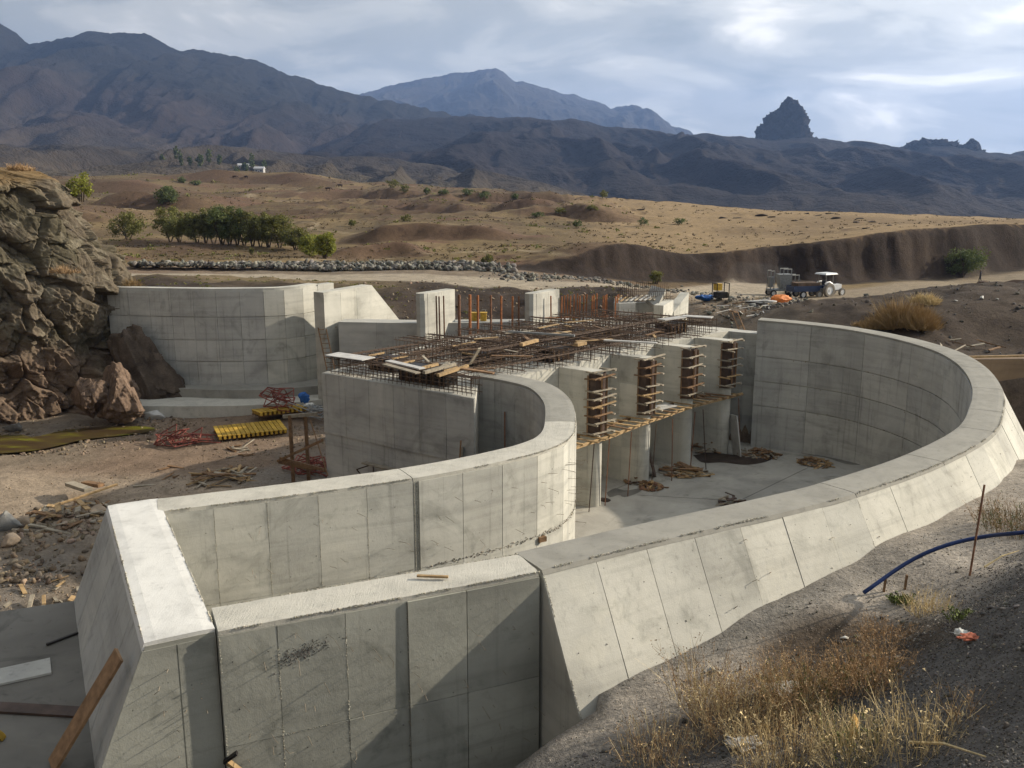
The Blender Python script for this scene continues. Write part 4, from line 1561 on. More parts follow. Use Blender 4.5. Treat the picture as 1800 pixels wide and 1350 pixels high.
# piers, each with a rounded nose
NR = PW / 2
for i, c in enumerate(PIERS):
    pier = thing('gate_pier', ['tan concrete gate pier beside the guide wall, nearest of four', 'second gate pier from the guide wall, planks leaning against its foot', 'third gate pier from the guide wall with stained lower half', 'farthest gate pier, a pale board standing at its foot'][i], 'pier', group='gate piers along the intake')
    nose = []
    for k in range(0, 13):
        an = math.pi * k / 12
        nose.append(c + AX * PL + RX * NR - RX * NR * math.cos(an) + AX * NR * math.sin(an))
    poly = [c + AX * 0.03] + nose + [c + RX * PW + AX * 0.03]
    polyb = [c - AX * 5.8] + nose + [c + RX * PW - AX * 5.8]
    MB().prism([V2(p, FLOOR_Z - 0.3) for p in polyb], [V2(p, 3.08) for p in polyb]).build('shaft', 'concrete', pier)
    MB().prism([V2(p, 3.08) for p in poly], [V2(p, DECK_Z - 0.02) for p in poly]).build('head', 'concrete', pier)
    fs = Face(smooth_path([((c - AX * 1.0).x, (c - AX * 1.0).y, 3.06), ((c + AX * (PL - .01)).x, (c + AX * (PL - .01)).y, 3.06)], 0.4), 1)
    for s0, s1 in ((0.0, 0.85), (0.85, 1.65), (1.65, 2.41)):
        panel(fs, s0, s1, 0.0, 1.35, pier, 'concrete', 0.012)
        panel(fs, s0, s1, 1.35, 2.95, pier, 'concrete', 0.012)
    fh = Face(smooth_path([(c.x, c.y, DECK_Z), ((c + AX * (PL - .01)).x, (c + AX * (PL - .01)).y, DECK_Z)], 0.3), 1)
    panel(fh, 0.02, 0.5, 0.0, 2.6, pier, 'concrete', 0.014)
    panel(fh, 0.5, 1.41, 0.0, 1.2, pier, 'concrete', 0.014)
    panel(fh, 0.5, 1.41, 1.2, 2.6, pier, 'concrete', 0.014)
    if i == 3:
        pass
# abutment between the last pier and the basin wall
ab = thing('intake_abutment', 'plain grey concrete abutment between the last gate pier and the basin wall', 'wall')
aw = [ABUT, ABUT + AX * 1.75, ABUT + AX * 1.75 + RX * 0.8, ABUT + RX * 0.8]
aw2 = [ABUT - AX * 6, ABUT + AX * 1.75, ABUT + AX * 1.75 + RX * 0.8, ABUT - AX * 6 + RX * 0.8]
MB().prism([V2(p, -0.3) for p in aw2], [V2(p, 3.08) for p in aw2]).build('shaft', 'concrete_cool', ab)
MB().prism([V2(p, 3.08) for p in aw], [V2(p, DECK_Z) for p in aw]).build('head', 'concrete_cool', ab)
fa = Face(smooth_path([((ABUT - AX * 1.2).x, (ABUT - AX * 1.2).y, DECK_Z), ((ABUT + AX * 1.75).x, (ABUT + AX * 1.75).y, DECK_Z)], 0.4), 1)
for r0, r1 in ((0.02, 1.3), (1.3, 2.6)):
    panel(fa, 1.22, 2.1, r0, r1, ab, 'concrete_cool', 0.012)
    panel(fa, 2.1, 2.94, r0, r1, ab, 'concrete_cool', 0.012)
for r0, r1 in ((2.64, 4.1), (4.1, 5.5)):
    panel(fa, 0.2, 1.5, r0, r1, ab, 'concrete_cool', 0.012)
    panel(fa, 1.5, 2.94, r0, r1, ab, 'concrete_cool', 0.012)

# ------------------------------------------------------------------ left abutment and the weir piers upstream
la = thing('bank_abutment', 'tall grey concrete abutment with stepped footing against the rock cliff', 'abutment')
LA = smooth_path([(-23.4, 52.6, 7.05), (-20.0, 52.0, 7.05), (-17.0, 51.7, 7.05), (-14.2, 51.9, 7.05)], 0.4)
LB = smooth_path([(-14.2, 51.9, 7.05), (-13.3, 52.2, 7.05), (-12.3, 52.9, 7.08), (-11.55, 53.9, 7.12)], 0.3)
for pth, mt in ((LA, 'concrete_cool'), (LB, 'concrete')):
    wall_core(pth, 0.7, 7.2, 7.2, 0.0, la, mt)
    fx = Face(pth, 1)
    clad(fx, la, mt, 1.25, [0.12, 1.62, 2.95, 4.2, 6.3], proud=0.06, gap=0.007, g2=0.024)
MB().beam((-11.7, 54.0, 3.45), (-11.0, 55.2, 3.45), 0.5, 7.2).build('return_wall', 'concrete', la)
# stepped footing
st1 = smooth_path([(-19.5, 50.9), (-16.5, 50.4), (-13.8, 50.5), (-11.0, 51.6), (-8.6, 53.0)], 0.5)
st2 = smooth_path([(-21.5, 48.6), (-17.5, 48.5), (-14.0, 48.8), (-11.0, 50.0), (-8.0, 52.0)], 0.5)
for pth, zt, mt in ((st1, 1.45, 'coping_concrete'), (st2, 0.95, 'mortar_rough')):
    p3 = np.column_stack([pth, np.full(len(pth), zt)])
    wall_core(p3, 2.2, 2.4, 2.4, 0.0, la, mt, name='footing_step')
# second abutment, the bright face up-channel
lw = thing('channel_wall', 'bright sunlit concrete channel wall with a sloping end behind the abutment', 'wall')
a0, a1 = Vector((-10.35, 49.9)), Vector((-8.2, 53.2))
dn = (a1 - a0).normalized()
a2 = a1 + dn * 2.6
q = [(a0, 0.0, 7.02), (a1, 0.0, 7.1), (a2, 0.0, 4.6)]
side = Vector((-dn.y, dn.x)) * 0.75
lo = [Vector((p.x, p.y, -0.2)) for p, _, _ in q] + [Vector((p.x, p.y, zt)) for p, _, zt in reversed(q)]
MB().prism([p + Vector((side.x, side.y, 0)) for p in lo], lo).build('wall_core', 'concrete', lw)
fw = Face(smooth_path([(a0.x, a0.y, 7.0), (a1.x, a1.y, 7.0)], 0.4), 1)
clad(fw, lw, 'concrete', 1.3, [0.1, 2.0, 4.0, 6.8], proud=0.012)
for i in range(5):
    wire(lw, fw, 0.8 + 0.45 * i, 2.0, 0.12, 0.5, 0.4, False, 0.02)
MB().tube([(-11.05, 51.0, 4.7), (-10.62, 50.6, 6.9)], 0.05, 5).build('yellow_board', 'yellow_paint', lw)
# low sill between the abutment and the piers
sill = thing('weir_sill', 'low grey concrete sill wall running behind the rebar deck between the weir piers', 'wall')
for s0, s1 in (((-9.6, 49.9), (-5.2, 49.4)), ((-3.6, 49.5), (0.9, 49.8)), ((2.0, 50.2), (6.0, 51.0))):
    pp = smooth_path([(s0[0], s0[1], 5.4), (s1[0], s1[1], 5.4)], 0.5)
    wall_core(pp, 1.3, 5.6, 5.6, 0.0, sill, 'concrete_cool', name='sill_length')
    clad(Face(pp, 1), sill, 'concrete_cool', 2.4, [0.08, 1.3, 2.6, 5.0], proud=0.01, gap=0.006)
for i, (cx_, cy_, zt, lab) in enumerate(((-4.72, 48.2, 7.2, 'white sunlit weir pier standing left of the rusty posts'), (1.05, 48.6, 7.15, 'white sunlit weir pier between the rusty posts and the orange props'))):
    wp = thing('weir_pier', lab, 'pier', group='weir piers upstream of the deck')
    dv = Vector((0.55, 0.835)).normalized()
    sv = Vector((dv.y, -dv.x))
    c = Vector((cx_, cy_))
    ln, hw = 2.4, 0.30
    poly = [c - sv * hw, c - sv * hw * 0.9 - dv * 0.25, c - sv * hw * 0.4 - dv * 0.42, c + sv * hw * 0.4 - dv * 0.42, c + sv * hw * 0.9 - dv * 0.25, c + sv * hw, c + sv * hw + dv * ln, c - sv * hw + dv * ln]
    MB().prism([V2(p, -0.2) for p in poly], [V2(p, zt) for p in poly]).build('shaft', 'concrete', wp)
    fq = Face(smooth_path([((c + sv * hw).x, (c + sv * hw).y, zt), ((c + sv * hw + dv * ln).x, (c + sv * hw + dv * ln).y, zt)], 0.5), 1)
    clad(fq, wp, 'concrete', 1.3, [0.03, 2.0, 4.0], proud=0.012)


# ------------------------------------------------------------------ rebar and timber on the deck
def rebar_cage(label, a, b, width, height, z, step=0.2, loops=3):
    """a cage for a beam: uprights on both sides, long bars, ties across the top"""
    a, b = Vector(a), Vector(b)
    d = (b - a)
    L = d.length
    d.normalize()
    s = Vector((-d.y, d.x))
    t = thing('rebar_cage', label, 'rebar', group='rebar cages standing on the deck')
    up, lg, tp = MB(), MB(), MB()
    n = int(L / step)
    for i in range(n + 1):
        p = a + d * (L * i / n)
        for sg in (-1, 1):
            q = p + s * (sg * width / 2 + random.uniform(-.015, .015))
            hh = height + random.uniform(-0.06, 0.10)
            up.beam((q.x, q.y, z - 0.02), (q.x + random.uniform(-.03, .03), q.y + random.uniform(-.03, .03), z + hh), 0.019, 0.019)
        if i % 2 == 0:
            q0, q1 = p - s * (width / 2 + .03), p + s * (width / 2 + .03)
            tp.beam((q0.x, q0.y, z + height - 0.03), (q1.x, q1.y, z + height - 0.03 + random.uniform(-.04, .04)), 0.02, 0.02)
    for k in range(loops):
        zz = z + 0.10 + (height - 0.16) * k / (loops - 1)
        for sg in (-1, 1):
            q0, q1 = a + s * (sg * (width / 2 + .02)) - d * .1, b + s * (sg * (width / 2 + .02)) + d * .1
            lg.beam((q0.x, q0.y, zz + random.uniform(-.03, .03)), (q1.x, q1.y, zz + random.uniform(-.03, .03)), 0.022, 0.022)
    for k in range(1, 4):
        q0, q1 = a + s * (width * (k / 4 - .5)) - d * .15, b + s * (width * (k / 4 - .5)) + d * .15
        tp.beam((q0.x, q0.y, z + height), (q1.x, q1.y, z + height + random.uniform(-.03, .03)), 0.024, 0.024)
    for m, nm in ((up, 'upright_bars'), (lg, 'long_bars'), (tp, 'top_bars')):
        o = m.build(nm, 'rebar', t)
        o['kind'] = 'stuff'
    return t


BB = -AX
rebar_cage('rebar cage along the camera-side edge of the dark block', BL + RX * .35 + AX * .3, BR + RX * .35 - AX * .3, 0.45, 0.62, DECK_Z)
rebar_cage('rebar cage along the river edge of the deck, at its far left', BL + AX * .35 + RX * 1.0, BL + AX * .35 + RX * 13.0, 0.45, 0.62, DECK_Z)
rebar_cage('rebar cage over the bay between guide wall and first gate pier', PIERS[0] - RX * 1.3 - AX * 0.3, PIERS[0] - RX * 1.3 - AX * 6.8, 1.1, 0.7, DECK_Z)
for i, c in enumerate(PIERS):
    rebar_cage('rebar cage running back from the %s gate pier' % ORD[i], c + RX * NR + AX * 0.1, c + RX * NR - AX * 7.0, 0.6, 0.62 + .05 * (i % 2), DECK_Z, 0.19)
    nx_ = PIERS[i + 1] if i < 3 else ABUT
    mdl = (c + RX * PW + nx_) * 0.5
    rebar_cage('rebar cage over the bay just beyond the %s gate pier' % ORD[i], mdl - AX * 0.15, mdl - AX * 6.8, 0.75, 0.66, DECK_Z, 0.21)
rebar_cage('long rebar cage crossing the deck behind the pier heads', PIERS[0] - RX * 2.0 - AX * 1.9, ABUT - AX * 1.9, 0.5, 0.72, DECK_Z, 0.2)
rebar_cage('long rebar cage crossing the middle of the deck', PIERS[0] - RX * 3.2 - AX * 4.4, ABUT - AX * 4.4, 0.5, 0.55, DECK_Z, 0.2)


t = thing('rebar_mat', 'broad rusty rebar mat spread over the whole intake deck', 'rebar')
mA, mB, mC = MB(), MB(), MB()
for k in range(20):
    o_ = AX * (.45 + 5.9 * k / 19)
    q0, q1 = BL + o_ + RX * (.4 + random.uniform(-.3, .3)), BL + o_ + RX * (13.6 + random.uniform(-.4, .3))
    zz = DECK_Z + random.choice((.30, .52, .60)) + random.uniform(-.03, .03)
    mA.beam(V2(q0, zz), V2(q1, zz + random.uniform(-.04, .04)), .022, .022)
for k in range(36):
    o_ = RX * (.4 + 13.0 * k / 35)
    q0, q1 = BL + o_ + AX * (.3 + random.uniform(-.1, .2)), BL + o_ + AX * (6.2 + random.uniform(-.2, .1) + 1.5 * k / 35)
    zz = DECK_Z + random.choice((.32, .55, .62)) + random.uniform(-.03, .03)
    mB.beam(V2(q0, zz), V2(q1, zz + random.uniform(-.04, .04)), .022, .022)
for k in range(260):
    q = BL + AX * random.uniform(.3, 6.4) + RX * random.uniform(.4, 13.6)
    mC.beam(V2(q, DECK_Z - .02), V2(q, DECK_Z + random.uniform(.5, .75)), .018, .018)
for m_, nm in ((mA, 'cross_bars'), (mB, 'long_bars'), (mC, 'upright_bars')):
    m_.build(nm, 'rebar', t)['kind'] = 'stuff'


def former(label, c, lx, ly, h, rz):
    t = thing('void_former', label, 'formwork box', (c.x, c.y, DECK_Z), 'dark formwork boxes on the deck', rz)
    MB().box((0, 0, h / 2 + .02), (lx, ly, h)).build('box_side', 'plywood_black', t)
    m = MB()
    for sx in (-1, 1):
        MB().box((sx * (lx / 2 - .05), 0, h + .05), (0.07, ly + .1, 0.06)).build('batten', 'timber_fresh', t)
    for k in range(int(lx / .3)):
        MB().box((-lx / 2 + .15 + k * .3, -ly / 2 - .03, h / 2), (0.05, 0.05, h * .95)).build('stud', 'timber_brown', t)


fz = DECK_Z
for lab, px, py, lx, ly, h, rz in (('dark formwork box left on the deck, nearest the river edge', 683, 650, 1.3, .8, .5, -.6),
                                   ('dark formwork box in the middle of the near deck edge', 735, 668, 1.2, .8, .55, -.6),
                                   ('dark formwork box closest to the guide wall end', 775, 675, 1.0, .7, .55, -.62),
                                   ('dark formwork box under the tilted plank', 850, 640, 1.6, .8, .45, .8),
                                   ('dark formwork box behind the head of the first pier', 975, 632, 1.4, .8, .5, .8),
                                   ('dark formwork box behind the head of the second pier', 1060, 600, 1.5, .8, .5, .8),
                                   ('dark formwork box at the far right of the deck', 1180, 585, 1.6, .8, .5, .8),
                                   ('dark formwork box at the far back of the deck', 1010, 596, 1.6, .8, .45, .8)):
    former(lab, at_z(px, py, fz).to_2d(), lx, ly, h, rz)


def lone_board(name, label, a, b, w, h, mat, roll=0.0, cat='board', group=None):
    m = Vector(a)
    o = MB().beam(Vector(a) - m, Vector(b) - m, w, h, roll=roll).build(name, mat)
    o.location = m
    return tag(o, label, cat, group)


dz = DECK_Z
for lab, p0, z0, p1, z1, w, h, mat in (
        ('wide grey sheet laid over the rebar at the left deck corner', (583, 622), .72, (648, 631), .70, .75, .03, 'sheet_grey'),
        ('long pale plank on the rebar behind the left formwork box', (682, 634), .78, (742, 648), .76, .28, .04, 'sheet_grey'),
        ('thin pale plank beside the grey sheet on the near deck', (676, 640), .74, (735, 656), .70, .24, .04, 'timber_grey'),
        ('weathered timber beam lying over the middle formwork box', (745, 655), .70, (800, 640), .74, .12, .10, 'timber_grey'),
        ('second weathered beam just behind the middle formwork box', (770, 660), .68, (822, 643), .72, .12, .10, 'timber_fresh'),
        ('tilted grey plank sticking up above the near deck', (826, 640), .5, (843, 612), 1.15, .16, .04, 'timber_grey'),
        ('brown plank lying right of the tilted plank', (812, 648), .7, (868, 656), .62, .2, .05, 'timber_brown'),
        ('long dark steel tube laid across the far deck', (893, 583), .95, (1010, 590), .95, .08, .08, 'steel_grey'),
        ('short pale timber log on the deck, left of centre', (916, 606), .8, (944, 598), .82, .16, .12, 'timber_fresh'),
        ('short pale timber block near the deck centre', (1012, 606), .8, (1028, 603), .8, .22, .12, 'timber_fresh'),
        ('long grey plank crossing the deck towards the third pier', (1062, 598), .78, (1155, 603), .78, .2, .05, 'sheet_grey'),
        ('white board on the far deck under the wing wall', (1162, 562), .9, (1200, 557), .9, .5, .04, 'sheet_grey'),
        ('long white board beyond the far deck edge', (1200, 555), .92, (1252, 558), .92, .55, .04, 'sheet_grey')):
    lone_board('loose_board', lab, at_z(p0[0], p0[1], dz + z0), at_z(p1[0], p1[1], dz + z1), w, h, mat, group='loose boards on the deck')

# scraps of timber on the deck, each a short board
SCRAPS = []
for i in range(22):
    q = BL + AX * random.uniform(0.8, 6.6) + RX * random.uniform(0.8, 14.0)
    a = random.uniform(0, 3.14)
    L = random.uniform(0.5, 1.9)
    z = DECK_Z + random.uniform(0.62, 0.74)
    o = MB().beam((-L / 2 * math.cos(a), -L / 2 * math.sin(a), 0), (L / 2 * math.cos(a), L / 2 * math.sin(a), random.uniform(-.08, .08)), random.uniform(.07, .2), .035).build('scrap_board', random.choice(('timber_grey', 'timber_brown', 'timber_brown', 'timber_fresh')))
    o.location = (q.x, q.y, z)
    SCRAPS.append(o)
for i, o in enumerate(sorted(SCRAPS, key=lambda q: q.location.x / q.location.y)):
    tag(o, 'small timber scrap on top of the deck rebar, %s from the left' % ORD[i], 'scrap', 'timber scraps scattered over the deck rebar')

# ------------------------------------------------------------------ shuttering on the pier noses
for i, c in enumerate(PIERS):
    t = thing('nose_formwork', 'dark plywood shutter with stacked timber clamps round the nose of the %s gate pier' % ORD[i], 'formwork', group='pier nose shutters')
    ang = [0, .2, .38, .5, .62, .8, 1.0]
    ring = []
    for k in ang:
        an = math.pi * k
        ring.append(c + AX * (PL + .03) + RX * NR - RX * (NR + .07) * math.cos(an) + AX * (NR + .07) * math.sin(an))
    zb = 3.15 + .1 * i
    for p, q in zip(ring, ring[1:]):
        MB().prism([V2(p, zb), V2(q, zb), V2(q + (q - c).normalized() * .03, zb), V2(p + (p - c).normalized() * .03, zb)],
                   [V2(p, 5.62), V2(q, 5.62), V2(q + (q - c).normalized() * .03, 5.62), V2(p + (p - c).normalized() * .03, 5.62)]).build('plywood', 'plywood_dark', t)
    for k in (0, 2, 4, 6):
        p = ring[k] + (ring[k] - (c + AX * PL + RX * NR)).normalized() * .06
        MB().beam(V2(p, zb), V2(p, 5.55), .06, .06).build('stud', 'timber_brown', t)
    nl = 8 if i == 0 else 7 - i // 2
    for k in range(nl):
        z = zb + .12 + (2.42 - .1 * i) * k / (nl - 1) + random.uniform(-.06, .06)
        mat = random.choice(('timber_fresh', 'timber_brown', 'timber_grey', 'timber_grey')) if k not in (0, nl - 1) else 'timber_grey'
        r = random.uniform(-.10, .22)
        A0 = c + AX * (PL - .05 + random.uniform(-.1, .1)) - RX * .15
        A1 = c + AX * (PL + .52 + r) - RX * .15
        B0 = c + AX * (PL + .47) - RX * (.26 + r)
        B1 = c + AX * (PL + .47) + RX * (PW + .22 + random.uniform(-.1, .2))
        C0 = c + AX * (PL - .1) + RX * (PW + .15)
        C1 = c + AX * (PL + .62) + RX * (PW + .15)
        dz_ = random.uniform(-.07, .07)
        MB().beam(V2(A0, z), V2(A1, z + dz_), .10, .045).build('clamp_board', mat, t)
        MB().beam(V2(B0, z + .058), V2(B1, z + .058 + dz_), .10, .045).build('clamp_board', mat, t)
        MB().beam(V2(C0, z), V2(C1, z), .12, .055).build('clamp_board', 'timber_grey', t)

# ------------------------------------------------------------------ plank walkway along the noses and the poles under it
nose = [c + AX * 1.95 + RX * NR for c in PIERS]
wz = 3.02
spans = [(nose[0] - RX * 3.4, nose[0], 'short plank walkway between the guide wall and the first pier nose'), (nose[0], nose[1], 'plank walkway between the first and second pier noses'),
         (nose[1], nose[2], 'plank walkway carrying a plywood sheet between the second and third pier noses'), (nose[2], nose[3] + RX * .6, 'plank walkway between the third and fourth pier noses')]
for j, (a, b, lab) in enumerate(spans):
    t = thing('plank_walkway', lab, 'walkway', group='plank walkways along the pier noses')
    MB().beam(V2(a - RX * .12, wz), V2(b + RX * .12, wz + .03), .10, .11).build('bearer', 'timber_fresh', t)
    MB().beam(V2(a - AX * .95 + RX * .05, wz + .01), V2(b - AX * .95 - RX * .05, wz + .01), .10, .10).build('bearer', 'timber_brown', t)
    n = 6
    for k in range(n):
        p = a + (b - a) * ((k + .45) / n)
        q0 = p - AX * random.uniform(1.05, 1.5) + RX * random.uniform(-.3, .1)
        q1 = p + AX * random.uniform(.08, .35)
        MB().beam(V2(q0, wz + .10), V2(q1, wz + .085), random.uniform(.10, .16), .04).build('cross_plank', random.choice(('timber_fresh', 'timber_fresh', 'timber_brown')), t)
    if j == 2:
        m_ = (a + b) * .5 - AX * .75
        MB().box(V2(m_, wz + .145), (1.5, .7, .03), math.atan2(RX.y, RX.x) - .1).build('plywood_sheet', 'sheet_grey', t)
for i, (px, py, lean) in enumerate(((1014, 893, .2), (1049, 884, .05), (1095, 870, -.12), (1123, 850, .02), (1160, 840, -.15), (1185, 822, .0), (1217, 820, -.2), (1272, 795, .0))):
    p = at_z(px, py, FLOOR_Z)
    # each pole stands under the bearer
    d = (p.to_2d() - nose[0])
    foot = nose[0] + RX * d.dot(RX) + AX * max(-.1, min(.25, d.dot(AX)))
    top = nose[0] + RX * (d.dot(RX) + lean * .4) + AX * .02
    o = MB().tube([(0, 0, 0), V2(top, wz - .05) - V2(foot, FLOOR_Z)], .022, 6).build('prop_pole', random.choice(('plywood_dark', 'rust_dark')))
    o.location = V2(foot, FLOOR_Z)
    tag(o, 'thin pole under the plank walkway, %s from the guide wall' % ORD[i], 'pole', 'poles under the plank walkway')


# ------------------------------------------------------------------ heaps of timber offcuts
def timber_heap(name, label, c, rad, h, n, Lr=(0.3, 0.9), mats=('timber_brown', 'timber_fresh', 'timber_grey'), align=None, group='heaps of timber offcuts', w=(.05, .14)):
    t = thing(name, label, 'timber heap', tuple(c), group)
    for k in range(n):
        rr_ = rad * math.sqrt(random.random())
        an = random.uniform(0, 6.283)
        x, y = rr_ * math.cos(an), rr_ * math.sin(an)
        z = h * max(0.04, (1 - rr_ / rad)) * random.uniform(.25, 1.0) + .03
        L = random.uniform(*Lr)
        yaw = random.uniform(0, 3.14) if align is None else align + random.gauss(0, .35)
        tl = random.gauss(0, .14)
        d = Vector((math.cos(yaw), math.sin(yaw), tl)) * L / 2
        MB().beam(Vector((x, y, z)) - d, Vector((x, y, z)) + d, random.uniform(*w), random.uniform(.025, .06), roll=random.uniform(-.4, .4)).build('board', random.choice(mats), t)
    return t


F0 = FLOOR_Z
timber_heap('offcut_heap', 'largest heap of stacked timber offcuts on the basin floor', at_z(1205, 832, F0), .85, .45, 60, (.5, 1.1), align=-.5)
timber_heap('offcut_heap', 'small round heap of orange-brown chips on the basin floor near the second pier', at_z(1147, 857, F0), .55, .25, 60, (.12, .3), ('timber_brown', 'timber_fresh', 'rust_dark'))
timber_heap('offcut_heap', 'brown offcut heap lying on the dark mud patch', at_z(1337, 800, F0), .9, .4, 55, (.25, .7), ('timber_brown', 'timber_brown', 'timber_grey'))
timber_heap('offcut_heap', 'offcut heap on the floor behind the basin wall coping', at_z(1432, 815, F0), .75, .3, 45, (.2, .6), ('timber_brown', 'timber_fresh'))
timber_heap('offcut_heap', 'dark offcut heap against the foot of the far basin wall, right', at_z(1476, 800, F0), .5, .5, 30, (.2, .6), ('timber_brown', 'plywood_dark'))
timber_heap('offcut_heap', 'dark offcut heap under the far basin wall, left', at_z(1385, 779, F0), .7, .3, 35, (.2, .6), ('plywood_dark', 'timber_brown'))
timber_heap('offcut_heap', 'brushy heap of sticks between the third and fourth piers', at_z(1238, 790, F0), .75, 1.0, 70, (.5, 1.1), ('timber_brown', 'timber_grey'))
timber_heap('offcut_heap', 'dark scraps round the foot of the second pier nose', at_z(1117, 846, F0), .6, .35, 35, (.15, .4), ('plywood_dark', 'timber_brown'))
timber_heap('offcut_heap', 'dark scraps round the foot of the first pier nose', at_z(1030, 877, F0), .6, .2, 30, (.15, .4), ('plywood_dark', 'timber_brown'))
timber_heap('offcut_heap', 'grey scraps peeping over the near basin wall coping', at_z(1285, 885, F0), .5, .5, 20, (.3, .6), ('timber_grey', 'plywood_dark'))


def blot(name, label, outline, z, mat, cat):
    pts = [at_z(px, py, z) for px, py in outline]
    pts = smooth_path([(p.x, p.y) for p in pts + [pts[0]]], .15)[:-1]
    c = pts.mean(0)
    V_ = [(x - c[0], y - c[1], 0) for x, y in pts] + [((x - c[0]) * .82, (y - c[1]) * .82, (.03 + .02 * random.random()) * (.15 if mat == 'concrete_dark' else 1)) for x, y in pts] + [(0, 0, .04 * (.15 if mat == 'concrete_dark' else 1))]
    n = len(pts)
    F_ = [(i, (i + 1) % n, n + (i + 1) % n, n + i) for i in range(n)] + [(n + i, n + (i + 1) % n, 2 * n) for i in range(n)]
    o = raw_mesh(name, V_, F_, mat, smooth=True)
    o.location = (c[0], c[1], z)
    return tag(o, label, cat)


blot('mud_patch', 'wide dark mud patch on the basin floor by the fourth pier', [(1218, 800), (1250, 796), (1290, 800), (1335, 803), (1368, 800), (1345, 812), (1310, 817), (1270, 813), (1235, 813)], F0 + .006, 'soil_dark', 'mud')
blot('mud_patch', 'small round damp mud spot on the basin floor near the first pier', [(1052, 880), (1062, 876), (1074, 879), (1066, 883)], F0 + .006, 'soil_dark', 'mud')
blot('mud_patch', 'long dark silt stain along the foot of the far basin wall', [(1400, 790), (1440, 793), (1500, 806), (1520, 815), (1490, 816), (1450, 804), (1410, 797)], F0 + .004, 'concrete_dark', 'stain')
blot('mud_patch', 'grey silt smear between the first and second piers', [(1066, 866), (1082, 858), (1100, 862), (1128, 858), (1122, 866), (1098, 874), (1088, 870), (1072, 874)], F0 + .004, 'concrete_dark', 'stain')
# leaning boards
lone_board('shutter_board', 'dark shutter panel leaning against the second pier', at_z(1152, 838, F0 + .02), at_z(1140, 832, F0) + Vector((-.25, .5, 1.9)), .7, .05, 'plywood_dark', roll=.9, cat='panel')
p_ = PIERS[3] + AX * 1.9 + RX * .3
lone_board('shutter_board', 'pale dirty board standing upright at the foot of the fourth pier', V2(p_ + AX * .35, F0 + .02), V2(p_ + AX * .05, F0 + 1.95), .85, .05, 'sheet_grey', roll=.2, cat='panel')
for lab, (px, py), (qx, qy), w in (('long brown plank leaning on the far basin wall', (1530, 815), (1553, 775), .2), ('short brown plank leaning on the far basin wall right of the long one', (1560, 812), (1572, 778), .16)):
    a_ = at_z(px, py, F0 + .05)
    lone_board('leaning_plank', lab, a_, a_ + Vector((.95, 1.0, 2.4 if w > .18 else 1.7)), w, .05, 'timber_brown', cat='plank')

# brackets and planks on the dark face of the block
bn = Vector((fbk.n[0][0], fbk.n[0][1], 0))
bt = Vector((AX.x, AX.y, 0))
for i, s in enumerate((2.6, 4.15)):
    t = thing('scaffold_bracket', ('left', 'right')[i] + ' triangular steel bracket fixed to the dark face of the block', 'bracket', group='brackets on the block face')
    p = fbk.pt(s, 3.15, .06)
    for q0, q1 in ((p, p - Vector((0, 0, 1.0))), (p, p + bn * .85), (p + bn * .85, p - Vector((0, 0, 1.0)))):
        MB().beam(q0, q1, .035, .035).build('bar', 'plywood_dark', t)
for i, (s0, s1, o_, w) in enumerate(((2.3, 4.9, .25, .25), (3.9, 6.3, .5, .3))):
    lone_board('bracket_plank', ('upper', 'lower')[i] + ' weathered plank lying on the brackets of the block face', fbk.pt(s0, 3.1 + .15 * i, o_), fbk.pt(s1, 3.1 + .15 * i, o_), w, .05, 'timber_grey', cat='plank')
# boards standing in the corner beside the guide wall
for i, (s, h0, h1, o0, o1, mat, lab) in enumerate(((6.95, 5.3, 1.75, .5, .12, 'timber_grey', 'dark board leaning in the corner of block and guide wall'), (7.2, 5.4, 1.4, .9, .5, 'timber_brown', 'tall brown board leaning beside the corner of the guide wall'))):
    lone_board('corner_board', lab, fbk.pt(s, h0, o0), fbk.pt(s, h1, o1), .2, .05, mat)
a_ = fgi.pt(fgi.len - 1.6, 1.1, .10)
b_ = fgi.pt(fgi.len - 1.8, 3.6, .28)
lone_board('corner_board', 'rusty bar hanging on the inside of the guide wall', a_, b_, .06, .05, 'rust_dark', cat='bar')

# ladders
def ladder(label, a, b, side_v, n, w=.42):
    t = thing('ladder', label, 'ladder')
    a, b, s = Vector(a), Vector(b), Vector(side_v).normalized() * w / 2
    for sg in (-1, 1):
        MB().beam(a + s * sg, b + s * sg, .06, .05).build('rail', 'timber_brown', t)
    for k in range(n):
        p = a + (b - a) * ((k + .6) / n)
        MB().beam(p - s, p + s, .04, .03).build('rung', 'timber_brown', t)


ladder('wooden ladder leaning on the bright channel wall beside the left deck corner', at_y(580, 612, 48.5) - Vector((0, 0, 1.2)), at_y(566, 576, 50.0), (1, .2, 0), 9)
ladder('pale wooden ladder standing at the far right end of the deck', at_y(1305, 582, 45.5), at_y(1292, 550, 46.6), (1, -.3, 0), 2, .28)

# ------------------------------------------------------------------ rusty posts and orange props upstream
for i, (px, pt, r) in enumerate(((806, 518, .075), (825, 518, .075), (839, 519, .06), (862, 519, .055), (880, 520, .055), (900, 521, .05), (911, 521, .045))):
    top = at_y(px, pt, 46.8 + .25 * i)
    o = MB().tube([(0, 0, 0), (.03, 0, top.z - .2)], r, 7).build('steel_post', 'rust_orange' if i % 3 else 'rust_dark')
    o.location = (top.x, top.y, .2)
    tag(o, 'tall rusty steel post between the weir piers, %s from the left' % ORD[i], 'post', 'rusty posts between the weir piers')
for i, (px, pt) in enumerate(((768, 520), (773, 521), (781, 520))):
    top = at_y(px, pt, 48.0)
    o = MB().tube([(0, 0, 0), (-.04, 0, top.z - .2)], .045, 6).build('steel_post', 'rust_dark')
    o.location = (top.x, top.y, .2)
    tag(o, 'thin rusty bar in front of the left weir pier, %s from its nose' % ORD[i], 'post', 'bars in front of the left weir pier')
